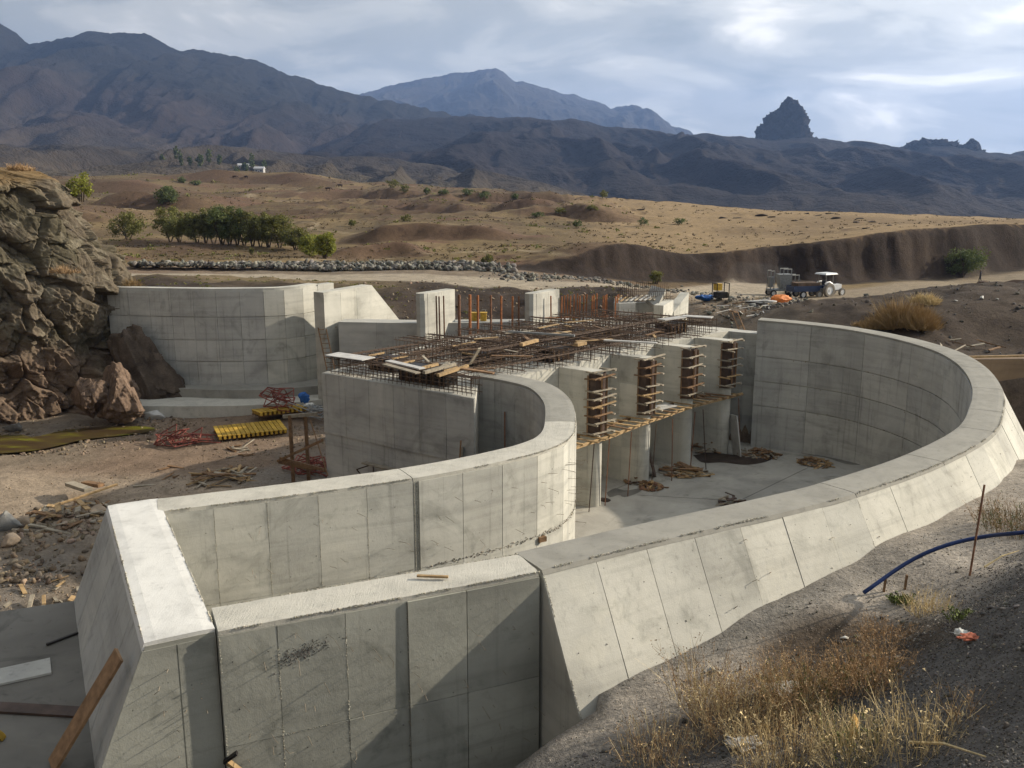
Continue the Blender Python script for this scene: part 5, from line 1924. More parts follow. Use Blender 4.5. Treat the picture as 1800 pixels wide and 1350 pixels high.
pp = [(941, 528), (948, 526), (955, 525), (969, 527), (973, 525), (980, 523), (987, 528), (993, 526), (998, 524), (1003, 527), (1009, 525), (1015, 523), (1020, 527), (1026, 526), (1031, 524), (1041, 527), (1045, 525), (1050, 523), (1060, 527), (1064, 526), (1067, 524), (1082, 528), (1085, 526), (1088, 524)]
for i, (px, pt) in enumerate(pp):
    Yq = 49.0 + (i % 3) * 1.1 + i * .05
    top = at_y(px, pt - 7, Yq)
    t = thing('steel_prop', 'orange rusty shoring prop upstream of the deck, %s from the left' % ORD[i], 'prop', (top.x, top.y, 3.4), 'orange shoring props upstream of the deck')
    hh = top.z - 3.4
    MB().tube([(0, 0, 0), (0, 0, hh * .62)], .06, 6).build('outer_tube', 'rust_orange', t)
    MB().tube([(0, 0, hh * .6), (random.uniform(-.03, .03), 0, hh)], .045, 6).build('inner_tube', 'rust_orange', t)
    MB().box((0, 0, hh * .6), (.16, .16, .07)).build('collar', 'yellow_paint', t)
for i, (x0, x1, yy, Yq) in enumerate(((958, 1088, 559, 48.8), (945, 1084, 566, 50.2))):
    lone_board('ledger_tube', ('front', 'rear')[i] + ' orange ledger tube tying the shoring props together', at_y(x0, yy, Yq), at_y(x1, yy - 3, Yq + 1.0), .06, .06, 'rust_orange', cat='tube')
# two yellow crates on the sill
for i, (px, py) in enumerate(((833, 562), (850, 564))):
    p = at_y(px, py + 6, 50.3)
    t = thing('yellow_crate', ('left', 'right')[i] + ' yellow crate standing on the weir sill', 'crate', (p.x, p.y, 5.41), 'yellow crates on the sill')
    MB().box((0, 0, .22), (.34, .34, .40)).build('crate_body', 'yellow_paint', t)
    MB().box((0, 0, .45), (.40, .40, .05)).build('rim', 'yellow_paint', t)
    MB().tube([(-.14, 0, .47), (-.1, 0, .62), (.1, 0, .62), (.14, 0, .47)], .015, 5).build('handle', 'steel_grey', t)

# ------------------------------------------------------------------ far intake block with its wing wall
fi = thing('wing_wall', 'white sunlit splayed wing wall beyond the far end of the deck', 'wall')
w0, w1, w2 = at_y(1166, 545, 50), at_y(1184, 530, 53), at_y(1211, 514, 57)
lo = [Vector((w0.x, w0.y, 2.5)), Vector((w1.x, w1.y, 2.5)), Vector((w1.x, w1.y, w1.z + .1)), Vector((w0.x, w0.y, w0.z + .25))]
MB().prism([q - Vector((.5, -.2, 0)) for q in lo], lo).build('near_leaf', 'concrete', fi)
lo = [Vector((w1.x + .05, w1.y, 2.5)), Vector((w2.x, w2.y, 2.5)), Vector((w2.x, w2.y, w2.z)), Vector((w1.x + .05, w1.y, w1.z - .6))]
MB().prism([q - Vector((.5, -.2, 0)) for q in lo], lo).build('far_leaf', 'concrete', fi)
fbk2 = thing('culvert_block', 'shaded grey culvert block with boards on its roof, right of the orange props', 'culvert')
c0, c1 = at_y(1089, 540, 51), at_y(1140, 540, 52.5)
MB().prism([(c0.x, c0.y, 1), (c0.x + .5, c0.y + 3, 1), (c0.x + .1, c0.y + 3.2, 1), (c0.x - .3, c0.y + .2, 1)], [(c0.x, c0.y, 6.3), (c0.x + .5, c0.y + 3, 6.3), (c0.x + .1, c0.y + 3.2, 6.3), (c0.x - .3, c0.y + .2, 6.3)]).build('side_wall', 'concrete_cool', fbk2)
MB().prism([(c0.x, c0.y + .05, 1), (c0.x + .95, c0.y + .35, 1), (c0.x + .95, c0.y + 2, 1), (c0.x, c0.y + 2, 1)], [(c0.x, c0.y + .05, 6.28), (c0.x + .95, c0.y + .35, 6.28), (c0.x + .95, c0.y + 2, 6.28), (c0.x, c0.y + 2, 6.28)]).build('front_wall', 'concrete_cool', fbk2)
MB().prism([(c1.x - .1, c1.y + .6, 6.1), (w0.x - .3, w0.y + .4, 5.95), (w1.x - .4, w1.y + .4, 6.6), (c1.x + .6, c1.y + 3, 6.6)],
           [(c1.x - .1, c1.y + .6, 6.3), (w0.x - .3, w0.y + .4, 6.15), (w1.x - .4, w1.y + .4, 6.85), (c1.x + .6, c1.y + 3, 6.85)]).build('sloping_roof', 'coping_concrete', fbk2)
MB().box((c0.x + 1.6, c0.y + 2.2, 5.0), (3.4, .3, 2.2), .3).build('back_wall', 'concrete_cool', fbk2)
for k in range(9):
    MB().beam((c0.x - .2 + .28 * k, c0.y + .2 + .1 * k, 6.38), (c0.x + .4 + .3 * k, c0.y + 2.4, 6.42 + random.uniform(-.05, .12)), .1, .05).build('roof_plank', random.choice(('timber_grey', 'timber_fresh', 'sheet_grey')), fbk2)
o = MB()
for k in range(26):
    x = c0.x + .1 + .12 * k
    o.beam((x, c0.y + 1.6, 6.2), (x, c0.y + 1.6, 7.0 + random.uniform(-.1, .15)), .02, .02)
    o.beam((x, c0.y + 2.8, 6.2), (x, c0.y + 2.8, 7.2 + random.uniform(-.1, .15)), .02, .02)
for zz in (6.5, 6.8):
    o.beam((c0.x, c0.y + 1.6, zz), (c0.x + 3.3, c0.y + 1.6, zz), .02, .02)
o = o.build('starter_bars', 'rebar', fbk2)
o['kind'] = 'stuff'
# retaining wall right of the basin
rw = thing('retaining_wall', 'brown earth-stained retaining wall with a pale timber along its top, far right', 'wall')
MB().prism([(18.15, 37.1, .5), (30, 37.6, .5), (30, 38.1, .5), (18.15, 37.6, .5)], [(18.15, 37.1, 5.62), (30, 37.6, 5.7), (30, 38.1, 5.7), (18.15, 37.6, 5.62)]).build('wall_core', 'soiled_concrete' if 'soiled_concrete' in MATS else 'soil_brown', rw)
MB().beam((18.0, 37.2, 5.72), (22.6, 37.4, 5.78), .12, .08).build('top_timber', 'timber_fresh', rw)


# ------------------------------------------------------------------ river-side yard on the left
def gp(px, py, z0=.35):
    """a spot of the yard on the ground"""
    p = at_z(px, py, z0)
    p.z = gz(p.x, p.y)
    return p


def slat_panel(label, c, L, W, yaw, n, tilt=0.0, z=0.0, group='yellow formwork beam stacks'):
    t = thing('formwork_beams', label, 'formwork', (c.x, c.y, c.z + z), group, yaw)
    t.rotation_euler = (tilt, 0, yaw)
    for k in range(n):
        x = -L / 2 + L * (k + .5) / n
        MB().box((x, 0, .10), (L / n * .52, W, .16)).build('yellow_beam', 'yellow_paint', t)
        MB().box((x, 0, .19), (L / n * .86, W, .03)).build('yellow_flange', 'yellow_paint', t)
    for sg in (-1, 0, 1):
        MB().box((0, sg * W * .38, -.03), (L, .1, .08)).build('bearer', 'timber_brown', t)


c_ = gp(440, 762)
slat_panel('row of bright yellow formwork beams lying flat on the yard ground', c_, 3.4, 2.2, .42, 15, z=.12)
c_ = gp(492, 738)
slat_panel('second yellow formwork stack tilted under the red frames', c_, 2.6, 1.9, .5, 11, tilt=-.12, z=.35)


def frame_heap(label, c, n, spread, h, mat, L, seed, yaw=0.0):
    rs = random.Random(seed)
    t = thing('steel_frame_heap', label, 'scaffold frames', tuple(c), 'red scaffold frame heaps')
    for k in range(n):
        a = yaw + rs.gauss(0, .35)
        u = Vector((math.cos(a), math.sin(a), rs.gauss(0.0, .22)))
        w = Vector((-math.sin(a), math.cos(a), rs.gauss(.25, .3))).normalized()
        o = Vector((rs.uniform(-spread, spread), rs.uniform(-spread * .6, spread * .6), .15 + h * k / n + rs.uniform(0, .15)))
        ll, ww = L * rs.uniform(.7, 1.1), .75 * rs.uniform(.7, 1.1)
        m = MB()
        q = [o - u * ll / 2 - w * ww / 2, o + u * ll / 2 - w * ww / 2, o + u * ll / 2 + w * ww / 2, o - u * ll / 2 + w * ww / 2]
        for i in range(4):
            m.tube([q[i], q[(i + 1) % 4]], .028, 5)
        m.tube([(q[0] + q[1]) / 2, (q[2] + q[3]) / 2], .022, 5)
        m.build('frame', mat, t)


frame_heap('tangled heap of red scaffold frames on top of the yellow stack', gp(490, 738) + Vector((0, .2, .5)), 10, .5, .8, 'red_paint', 1.9, 3, -.7)
frame_heap('low heap of red steel frames lying on rubble left of the yellow beams', gp(312, 778), 9, .6, .2, 'red_paint', 1.3, 5)
frame_heap('flat scatter of red bars just right of the low red heap', gp(352, 776), 5, .4, .08, 'red_paint', 1.1, 8)
frame_heap('red frames on the ground behind the timber trestle', gp(556, 832), 9, .7, .1, 'red_paint', 1.8, 12, -.3)
frame_heap('grey steel frames dumped beside the block corner', gp(556, 742) + Vector((0, 0, .2)), 7, .5, .4, 'steel_grey', 1.8, 15, -.3)
# blue cloth on the frames
def crumple(name, label, c, s, mat, seed, cat, flat=.5, sub=3, rough=.55):
    """a creased sheet or bag: sharp folds over a lump"""
    v, f = rock_arrays(seed, sub, rough * .5, flat)
    w_, e_ = worley_blocks(v[:, 0] * 2.2 + seed, v[:, 1] * 2.2, v[:, 2] * 2.2, seed)
    rg = fbm(v[:, 0] * 2.0 + seed, v[:, 1] * 2.0, v[:, 2] * 2.0, 3, seed, ridged=True)
    v = v * (1 + rough * (.30 * w_ + .35 * (rg - .3)))[:, None] * np.array(s)
    v[:, 2] -= v[:, 2].min() + .05 * s[2]
    o = np_mesh(name, v, f, mat, smooth=False)
    o.location = c
    return tag(o, label, cat)


crumple('cloth_bundle', 'bright blue cloth bundle on the scaffold frames by the block', gp(533, 735) + Vector((0, 0, .75)), (.32, .26, .4), 'blue_sheet', 41, 'cloth', .8)
crumple('paper_bag', 'white paper bag beside the blue bundle', gp(542, 737) + Vector((0, 0, .65)), (.26, .22, .3), 'paper_white', 44, 'bag', .6)
# timber trestle in front of the block
t = thing('timber_trestle', 'tall braced timber trestle standing beside the dark block', 'trestle')
pA, pB = gp(516, 850), gp(543, 848)
hA = 2.9
for p in (pA, pB):
    MB().beam(p, p + Vector((-.02, .05, hA)), .15, .13).build('post', 'timber_brown', t)
cR = Vector((BL.x + .15, BL.y - .15, 0))
MB().beam(pA + Vector((-.5, -.05, 1.05)), Vector((cR.x - .2, cR.y - .1, 1.9)), .06, .13).build('brace', 'timber_brown', t)
MB().beam(pA + Vector((-.55, -.1, .95)), pB + Vector((.25, -.1, .55)), .06, .2).build('rail', 'timber_brown', t)
MB().beam(pA + Vector((-.6, -.12, .95)), Vector((cR.x - .2, cR.y - .1, 3.1)), .05, .10).build('brace', 'timber_brown', t)
MB().beam(pB + Vector((.2, 0, 2.6)), Vector((cR.x - .05, cR.y - .2, 1.7)), .04, .07).build('brace', 'timber_brown', t)
MB().beam(pA + Vector((-.3, 0, hA - .05)), pB + Vector((.5, 0, hA)), .08, .14).build('cap_rail', 'timber_grey', t)
# scrap heaps and boards
timber_heap('scrap_heap', 'heap of bright splintered planks in the middle of the yard', gp(392, 845), 1.3, .35, 42, (.4, 1.3), ('timber_fresh', 'timber_grey', 'timber_brown'), group='scrap timber in the yard', w=(.06, .16))
timber_heap('scrap_heap', 'jumble of broken planks on the rubble at the far left', gp(118, 915), 1.7, .5, 46, (.4, 1.2), ('timber_grey', 'timber_fresh', 'timber_brown'), group='scrap timber in the yard', w=(.06, .2))
timber_heap('scrap_heap', 'short loose boards on the ground before the yellow beams', gp(420, 790), 1.2, .06, 12, (.4, 1.2), ('timber_grey', 'timber_brown'), group='scrap timber in the yard')
timber_heap('scrap_heap', 'few thin boards lying near the road edge beyond the plank heap', gp(300, 835), 1.6, .05, 8, (.4, 1.2), ('timber_grey', 'timber_brown'), group='scrap timber in the yard')
timber_heap('scrap_heap', 'timber offcuts strewn on the bank below the end wall', gp(80, 1010, 1.0), 1.4, .1, 16, (.2, .7), ('timber_grey', 'timber_fresh'), group='scrap timber in the yard')
for lab, a_, b_, w, mat in (('thick dark beam on the scrap heap beside the end wall', (123, 863), (158, 880), .35, 'timber_grey'), ('second dark beam lying behind the thick one', (150, 862), (180, 874), .28, 'timber_brown'),
                            ('long pale pole lying over the rubble by the end wall', (108, 905), (208, 874), .09, 'timber_fresh')):
    lone_board('yard_beam', lab, gp(*a_) + Vector((0, 0, .45)), gp(*b_) + Vector((0, 0, .55)), w, .14 if w > .1 else .08, mat, cat='beam')
# rubble and boulders
def stones(name, area, n, smin, smax, mat, seed, shapes=None, kindlab=None):
    """area: list of (px, py, spread_x, spread_y)"""
    rs = np.random.RandomState(seed)
    P_, S_ = [], []
    for k in range(n):
        px, py, sx, sy = area[rs.randint(len(area))]
        p = at_z(px + rs.normal() * sx, py + rs.normal() * sy, .35)
        P_.append((p.x, p.y))
        S_.append(smin + (smax - smin) * rs.rand() ** 2.5)
    P_ = np.array(P_)
    z = gzv(P_[:, 0], P_[:, 1])
    return scatter_rocks(name, np.column_stack([P_, z + np.array(S_) * .25]), S_, mat, shapes or ROCKS)


stones('rubble', [(40, 765, 50, 6), (150, 752, 60, 6), (260, 745, 40, 8), (300, 752, 25, 10), (60, 790, 60, 4), (150, 775, 50, 5), (240, 762, 40, 6)], 700, .03, .15, 'stone_warm', 1)
stones('rubble', [(60, 925, 45, 18), (110, 940, 40, 15), (30, 950, 25, 15), (60, 1000, 60, 10), (150, 925, 30, 14), (30, 1020, 40, 8)], 700, .03, .20, 'stone_warm', 2)
stones('rubble', [(420, 760, 60, 12), (520, 760, 40, 14), (330, 740, 60, 5), (480, 790, 60, 10), (545, 762, 25, 8)], 450, .02, .11, 'stone_warm', 3)
stones('grit', [(300, 860, 150, 40), (150, 830, 150, 40), (450, 820, 80, 30), (80, 1030, 80, 20)], 1800, .015, .06, 'stone_warm', 4, PEBBLES)
for i, (px, py, s, mat, lab) in enumerate(((40, 925, .45, 'stone_warm', 'round tan boulder on the rubble at the far left'), (12, 935, .75, 'stone_grey', 'large grey boulder at the left picture edge'),
                                           (170, 905, .35, 'stone_warm', 'small tan boulder beside the end wall top'), (270, 735, .55, 'sheet_grey', 'pale slab of broken concrete below the rock cliff'),
                                           (20, 965, .4, 'stone_warm', 'tan rock in front of the large grey boulder'), (22, 757, .5, 'stone_dark', 'dark rock at the foot of the cliff, far left'))):
    v, f = rock_arrays(60 + i, 2, .25, .7)
    p = gp(px, py)
    o = np_mesh('boulder', v * s * np.array([1.15, 1, 1]), f, mat)
    o.location = p + Vector((0, 0, s * .3))
    tag(o, lab, 'boulder', 'boulders in the yard')
# great boulders under the cliff
for i, (px, py, Yc, s, tone, lab) in enumerate(((206, 695, 47.2, (1.35, 1.2, 1.45), (.135, .095, .07), 'huge rounded reddish boulder at the foot of the cliff, beside the abutment footing'),
                                                (152, 690, 46.6, (1.1, 1.1, 1.35), (.13, .092, .068), 'huge reddish boulder under the cliff, left of the largest one'),
                                                (245, 655, 51.0, (2.5, 1.2, 2.7), (.075, .058, .045), 'dark brown rock shoulder, shade toned into it, between the cliff and the abutment'))):  # third tone is darkened so the rock reads as shaded
    v, f = rock_arrays(80 + i, 5, .24, 1.0)
    b_, e_ = worley_blocks(v[:, 0] * 1.5 + 3 * i, v[:, 1] * 1.5, v[:, 2] * .9, 170 + i)
    b2_, e2_ = worley_blocks(v[:, 0] * 4 + 3 * i, v[:, 1] * 4, v[:, 2] * 2.2, 190 + i)
    fn = fbm(v[:, 0] * 6, v[:, 1] * 6, v[:, 2] * 6, 5, i)
    v = v * (1 + .05 * b_ + .025 * b2_ - .07 * sstep(.05, 0, e_) - .02 * sstep(.06, 0, e2_) + .05 * fn)[:, None]
    cl = np.tile(np.array(tone), (len(v), 1)) * (1 + .35 * fn + .2 * b2_)[:, None]
    o = np_mesh('boulder', v * np.array(s), f, 'cliff_rock', colors=cl)
    o.location = at_y(px, py, Yc)
    tag(o, lab, 'boulder', 'great boulders under the cliff')
# stagnant puddle with green scum
pz = .30
def puddle(name, outline, mat, z):
    pts = [at_z(px, py, z) for px, py in outline]
    q = smooth_path([(p.x, p.y) for p in pts + [pts[0]]], .4)[:-1]
    o = raw_mesh(name, [(x, y, z) for x, y in q], [tuple(range(len(q)))], mat)
    return tag(o, kind='structure')


tn = NT('pond_water')
wn1 = tn.noise(tn.mapped(tn.pos(), (.35, 1.2, 1)), 1.0, 4, .6, .5)
tn.color(tn.ramp(wn1, [(.42, (.055, .036, .018)), (.54, (.085, .065, .018)), (.62, (.14, .14, .016)), (.78, (.19, .21, .02))]))
tn.rough(.35)
puddle('pond', [(-130, 806), (40, 794), (100, 784), (150, 772), (210, 766), (270, 757), (262, 750), (200, 750), (120, 755), (60, 768), (20, 764), (-130, 776)], 'pond_water', .30)
# leaning plank and scraps on the low slab near the camera
def slab_p(px, py, dz_=0.0):
    p = at_z(px, py, 4.0)
    return p + Vector((0, 0, dz_))


a_, b_ = slab_p(92, 1350, .03), fe.pt(0.35, 0.35, 0.22)
lone_board('leaning_plank', 'long split brown plank leaning against the white-topped end wall', a_, b_, .30, .05, 'timber_brown', roll=.5, cat='plank')
for i, (cx_, cy_, L, W, rz, lab, mat) in enumerate(((35, 1185, 1.0, .6, .5, 'mottled grey shutter sheet lying on the low slab', 'concrete_cool'), (60, 1250, 1.7, .28, -.1, 'dark wet board lying on the low slab', 'plywood_dark'),
                                                    (110, 1125, .6, .05, .9, 'thin dark bar on the slab beside the end wall', 'plywood_black'))):
    p = slab_p(cx_, cy_, .03)
    o = MB().box((0, 0, 0), (L, W, .04), rz).build('slab_board', mat)
    o.location = p
    tag(o, lab, 'board', 'boards on the low slab')
crumple('yellow_can', 'yellow plastic can lying at the left edge of the low slab', slab_p(2, 1300, 0), (.11, .1, .14), 'yellow_paint', 47, 'can', .9, 2, .1)
# offcut jammed at the foot of the front wall joint
t = thing('joint_offcut', 'pale timber offcut with a black cap jammed in the joint of the front wall', 'offcut')
p0_ = ff.pt(.05, 2.25, .10)
MB().beam(p0_ + Vector((-.08, .02, .10)), p0_ + Vector((.22, -.05, -.10)), .09, .05).build('offcut', 'timber_fresh', t)
MB().beam(p0_ + Vector((-.10, .0, .08)), p0_ + Vector((.10, .03, .22)), .10, .04).build('cap', 'plywood_black', t)
# a loose board on the rough wall top and small bits
pA_ = at_z(733, 1012, 6.06)
pB_ = at_z(788, 1014, 6.06)
lone_board('wall_top_board', 'short reddish board lying on the rough top of the front wall', pA_, pB_, .055, .035, 'timber_fresh')
for lab, q, d_ in (('white wooden peg at the foot of the battered wall end', (1019, 1247), (.02, .02, .2)), ):
    p = at_z(q[0], q[1], gz(*at_z(q[0], q[1], 4.1)[:2]))
    o = MB().box((0, 0, .07), (.05, .03, .16), .3).build('peg', 'timber_fresh')
    o.location = p
    tag(o, lab, 'peg')


# ------------------------------------------------------------------ near bank: pipe, stake, litter, gravel, weeds
def bank(px, py):
    """where the line of sight meets the bank"""
    z = 5.0
    for _ in range(12):
        p = at_z(px, py, z)
        z = .5 * z + .5 * gz(p.x, p.y)
    return at_z(px, py, z)


pts = [bank(1518, 1050) + Vector((0, 0, .10)), bank(1590, 1025) + Vector((0, 0, .42)), bank(1650, 1010) + Vector((0, 0, .58)), bank(1720, 1000) + Vector((0, 0, .66)), bank(1810, 995) + Vector((0, 0, .68)), bank(1810, 995) + Vector((2.2, .9, .55)), bank(1810, 995) + Vector((5.5, 1.6, .35))]
sp = smooth_path([tuple(p) for p in pts], .2)
o = MB().tube([Vector(q) - pts[0] for q in sp], .04, 10).build('water_pipe', 'blue_pipe', smooth=True)
o.location = pts[0]
tag(o, 'thick blue plastic pipe arching over the near bank from the right edge', 'pipe')
p = bank(1704, 1012)
o = MB().tube([(0, 0, -.15), (.18, .16, 1.78)], .020, 6).build('steel_stake', 'rust_dark')
o.location = p
tag(o, 'dark steel stake driven into the bank beside the blue pipe', 'stake')
for i, (px, py, h) in enumerate(((1553, 1040, .28), (1590, 1036, .3))):
    o = MB().beam((0, 0, -.1), (.02, 0, h), .05, .03).build('pipe_peg', 'timber_brown')
    o.location = bank(px, py)
    tag(o, ('left', 'right')[i] + ' small peg holding the end of the blue pipe', 'peg', 'pegs under the pipe end')
crumple('litter_bag', 'torn red and white plastic bag on the dark gravel slope', bank(1692, 1122), (.24, .15, .11), 'paper_white', 50, 'bag', .4, 4, 1.0)
crumple('litter_bag', 'red torn corner of packaging lying against the white plastic bag', bank(1712, 1124), (.20, .11, .09), 'paper_red', 51, 'bag', .4, 4, 1.0)
crumple('litter_bag', 'grey cement bag crumpled among the dry weeds', bank(1305, 1318), (.24, .18, .14), 'sheet_grey', 52, 'bag', .5, 4, .9)
crumple('carton', 'yellow-brown crushed carton standing in the dry weeds', bank(1500, 1300), (.10, .09, .2), 'carton', 53, 'carton', 1.0, 2, .2)
crumple('litter_scrap', 'small white scrap near the weed hollow', bank(1482, 1124), (.08, .05, .05), 'paper_white', 54, 'litter', .6, 2)
crumple('pale_rock', 'pale limestone rock half hidden behind the weeds', bank(1370, 1215), (.36, .22, .12), 'sheet_grey', 55, 'rock', .6)
crumple('pale_rock', 'small pale lump on the gravel beside the battered wall', bank(1250, 1185), (.09, .07, .09), 'stone_grey', 56, 'rock', .8)


def near_points(n, seed, box, keep=None):
    rs = np.random.RandomState(seed)
    P_ = np.column_stack([rs.uniform(box[0], box[1], n), rs.uniform(box[2], box[3], n)])
    dw = line_sd(P_[:, 0], P_[:, 1], OUTER)
    side = P_[:, 1] - np.interp(P_[:, 0], OUTER[:40, 0], OUTER[:40, 1])
    ok = (side < -1.2) & (poly_sd(P_[:, 0], P_[:, 1], PIT) > .1)
    if keep is not None:
        ok &= keep(P_, dw, rs)
    P_ = P_[ok]
    return np.column_stack([P_, gzv(P_[:, 0], P_[:, 1])])


g1 = near_points(62000, 5, (-1.0, 10.5, 6.5, 17.5), lambda P_, dw, rs: rs.rand(len(P_)) < np.clip((dw - 2.6) / 1.8, .0, 1))
scatter_rocks('gravel', g1 + np.array([0, 0, .004]), RNG.uniform(.008, .024, len(g1)), 'stone_dark', PEBBLES)
g2 = near_points(14000, 6, (-1.0, 16.0, 6.0, 25.0))
scatter_rocks('gravel', g2 + np.array([0, 0, .004]), RNG.uniform(.008, .026, len(g2)), 'apron', PEBBLES)
g3 = near_points(130, 7, (0.5, 11.0, 7.0, 18.0))
scatter_rocks('gravel', g3 + np.array([0, 0, .01]), RNG.uniform(.02, .05, len(g3)), 'stone_grey', ROCKS)


g4 = near_points(420, 8, (0.5, 10.5, 7.0, 17.0), lambda P_, dw, rs: dw > 2.6)
scatter_rocks('gravel', g4 + np.array([0, 0, .01]), RNG.uniform(.03, .08, len(g4)), 'stone_dark', ROCKS)


def stems(name, mat, base, n, height, spread, seed, parent=None, width=.006, lean=.35, branch=3, curl=.25, leafy=0.0):
    """dry stalks: bent ribbons, each with a few side twigs"""
    rs = np.random.RandomState(seed)
    V_, F_ = [], []

    def ribbon(p, d, L, w, seg=4):
        n0 = len(V_)
        side = np.cross(d, [0, 0, 1.0])
        if np.linalg.norm(side) < .05:
            side = np.array([1.0, 0, 0])
        side = side / np.linalg.norm(side)
        a = rs.uniform(0, 6.28)
        side = side * math.cos(a) + np.cross(d, side) * math.sin(a)
        bend = rs.normal(size=3) * curl
        bend[2] -= .1
        q = np.array(p, float)
        dd = np.array(d, float)
        out = []
        for i in range(seg + 1):
            ww = w * (1 - .75 * i / seg)
            V_.append(q - side * ww)
            V_.append(q + side * ww)
            out.append((q.copy(), dd.copy()))
            dd = dd + bend * (L / seg) / max(L, .1)
            dd /= np.linalg.norm(dd)
            q = q + dd * L / seg
        for i in range(seg):
            F_.append((n0 + 2 * i, n0 + 2 * i + 1, n0 + 2 * i + 3, n0 + 2 * i + 2))
        return out

    for k in range(n):
        r_ = spread * math.sqrt(rs.rand())
        an = rs.uniform(0, 6.283)
        p = np.array([math.cos(an) * r_, math.sin(an) * r_, -.02])
        d = np.array([math.cos(an) * lean * r_ / spread + rs.normal() * .18, math.sin(an) * lean * r_ / spread + rs.normal() * .18, 1.0])
        d /= np.linalg.norm(d)
        L = height * rs.uniform(.45, 1.1)
        tr = ribbon(p, d, L, width * rs.uniform(.7, 1.2))
        for b_ in range(branch):
            q, dd = tr[rs.randint(1, 4)]
            e = dd + rs.normal(size=3) * .6
            e /= np.linalg.norm(e)
            tw = ribbon(q, e, L * rs.uniform(.15, .4), width * .6, 2)
            if leafy > 0 and rs.rand() < leafy:
                c = tw[-1][0]
                n0 = len(V_)
                s_ = width * rs.uniform(1.6, 3.2)
                for _ in range(4):
                    V_.append(c + rs.normal(size=3) * s_)
                F_.append((n0, n0 + 1, n0 + 2, n0 + 3))
    o = np_mesh(name, np.array(V_), np.array(F_), mat, parent)
    return o


def weed(label, px, py, parts, rz=0.0, group='dry weed clumps on the near bank'):
    t = thing('dry_weed', label, 'weed', tuple(bank(px, py)), group)
    for k, (nm, mat, n, h, sp_, w, br) in enumerate(parts):
        stems(nm, mat, None, int(n * 1.25), h, sp_ * 1.1, int(px + py + k), t, w * 1.15, branch=br, leafy=.7)
    return t


B = 'stems'
weed('tall dry weed clump in front of the battered wall, reddish brown seed heads', 1240, 1235, [(B, 'straw_brown', 60, .95, .55, .004, 6), ('pale_stems', 'straw', 30, 1.0, .5, .004, 4)])
weed('thin dry weeds at the bottom centre of the bank', 1170, 1330, [(B, 'straw_brown', 110, .55, .6, .0035, 5), ('pale_stems', 'straw', 80, .5, .6, .004, 2)])
weed('dense straw-coloured weed clump in the middle of the bank', 1300, 1270, [(B, 'straw', 190, .75, .65, .004, 4), ('brown_stems', 'straw_brown', 190, .75, .7, .0035, 6)])
weed('dense reddish weed clump behind the crushed carton', 1420, 1235, [(B, 'straw_brown', 330, .65, .7, .0035, 6), ('green_stems', 'weed_green', 90, .5, .6, .004, 4), ('pale_stems', 'straw', 70, .6, .6, .004, 3)])
weed('brown weeds at the upper right of the weed patch', 1530, 1200, [(B, 'straw_brown', 240, .55, .55, .0035, 6), ('green_stems', 'weed_green', 40, .4, .5, .004, 4)])
weed('matted straw tuft beside the crushed carton', 1520, 1330, [(B, 'straw', 260, .55, .6, .004, 2), ('green_stems', 'weed_green', 60, .4, .5, .004, 3)])
weed('pale flattened grass at the bottom edge, right of the cement bag', 1400, 1345, [(B, 'straw', 330, .5, .75, .004, 2), ('brown_stems', 'straw_brown', 120, .5, .7, .0035, 4)])
weed('pale dead grass sprawling over the gravel at the bottom right', 1620, 1320, [(B, 'straw', 130, .75, .5, .004, 2)])
weed('straw tuft under the end of the blue pipe', 1630, 1075, [(B, 'straw', 160, .45, .35, .004, 1)])
weed('brown weeds in the hollow below the blue pipe', 1560, 1130, [(B, 'straw_brown', 150, .4, .5, .0035, 4)])
weed('green and brown weeds at the right edge above the blue pipe', 1800, 930, [(B, 'straw_brown', 240, .55, .9, .004, 5), ('green_stems', 'weed_green', 170, .5, .8, .004, 4)])
weed('low green weed by the pipe end', 1585, 1058, [(B, 'weed_green', 60, .16, .18, .008, 3)])
weed('low green weed on the gravel slope', 1695, 1088, [(B, 'weed_green', 70, .14, .25, .007, 3)])
weed('small sparse weed on the dark gravel', 1710, 1265, [(B, 'straw_brown', 14, .5, .25, .004, 4)])
for i, (px, py, qx, qy) in enumerate(((1730, 1000, 1790, 978), (1600, 1310, 1730, 1350))):
    a_, b_ = bank(px, py) + Vector((0, 0, .04)), bank(qx, qy) + Vector((0, 0, .12))
    o = MB().tube([(0, 0, 0), (b_ - a_) * .5 + Vector((0, 0, .06)), b_ - a_], [.02, .016, .008], 5).build('dead_stick', 'straw')
    o.location = a_
    tag(o, ('pale dead stick lying under the blue pipe', 'long pale dead stick at the bottom right of the gravel')[i], 'stick')


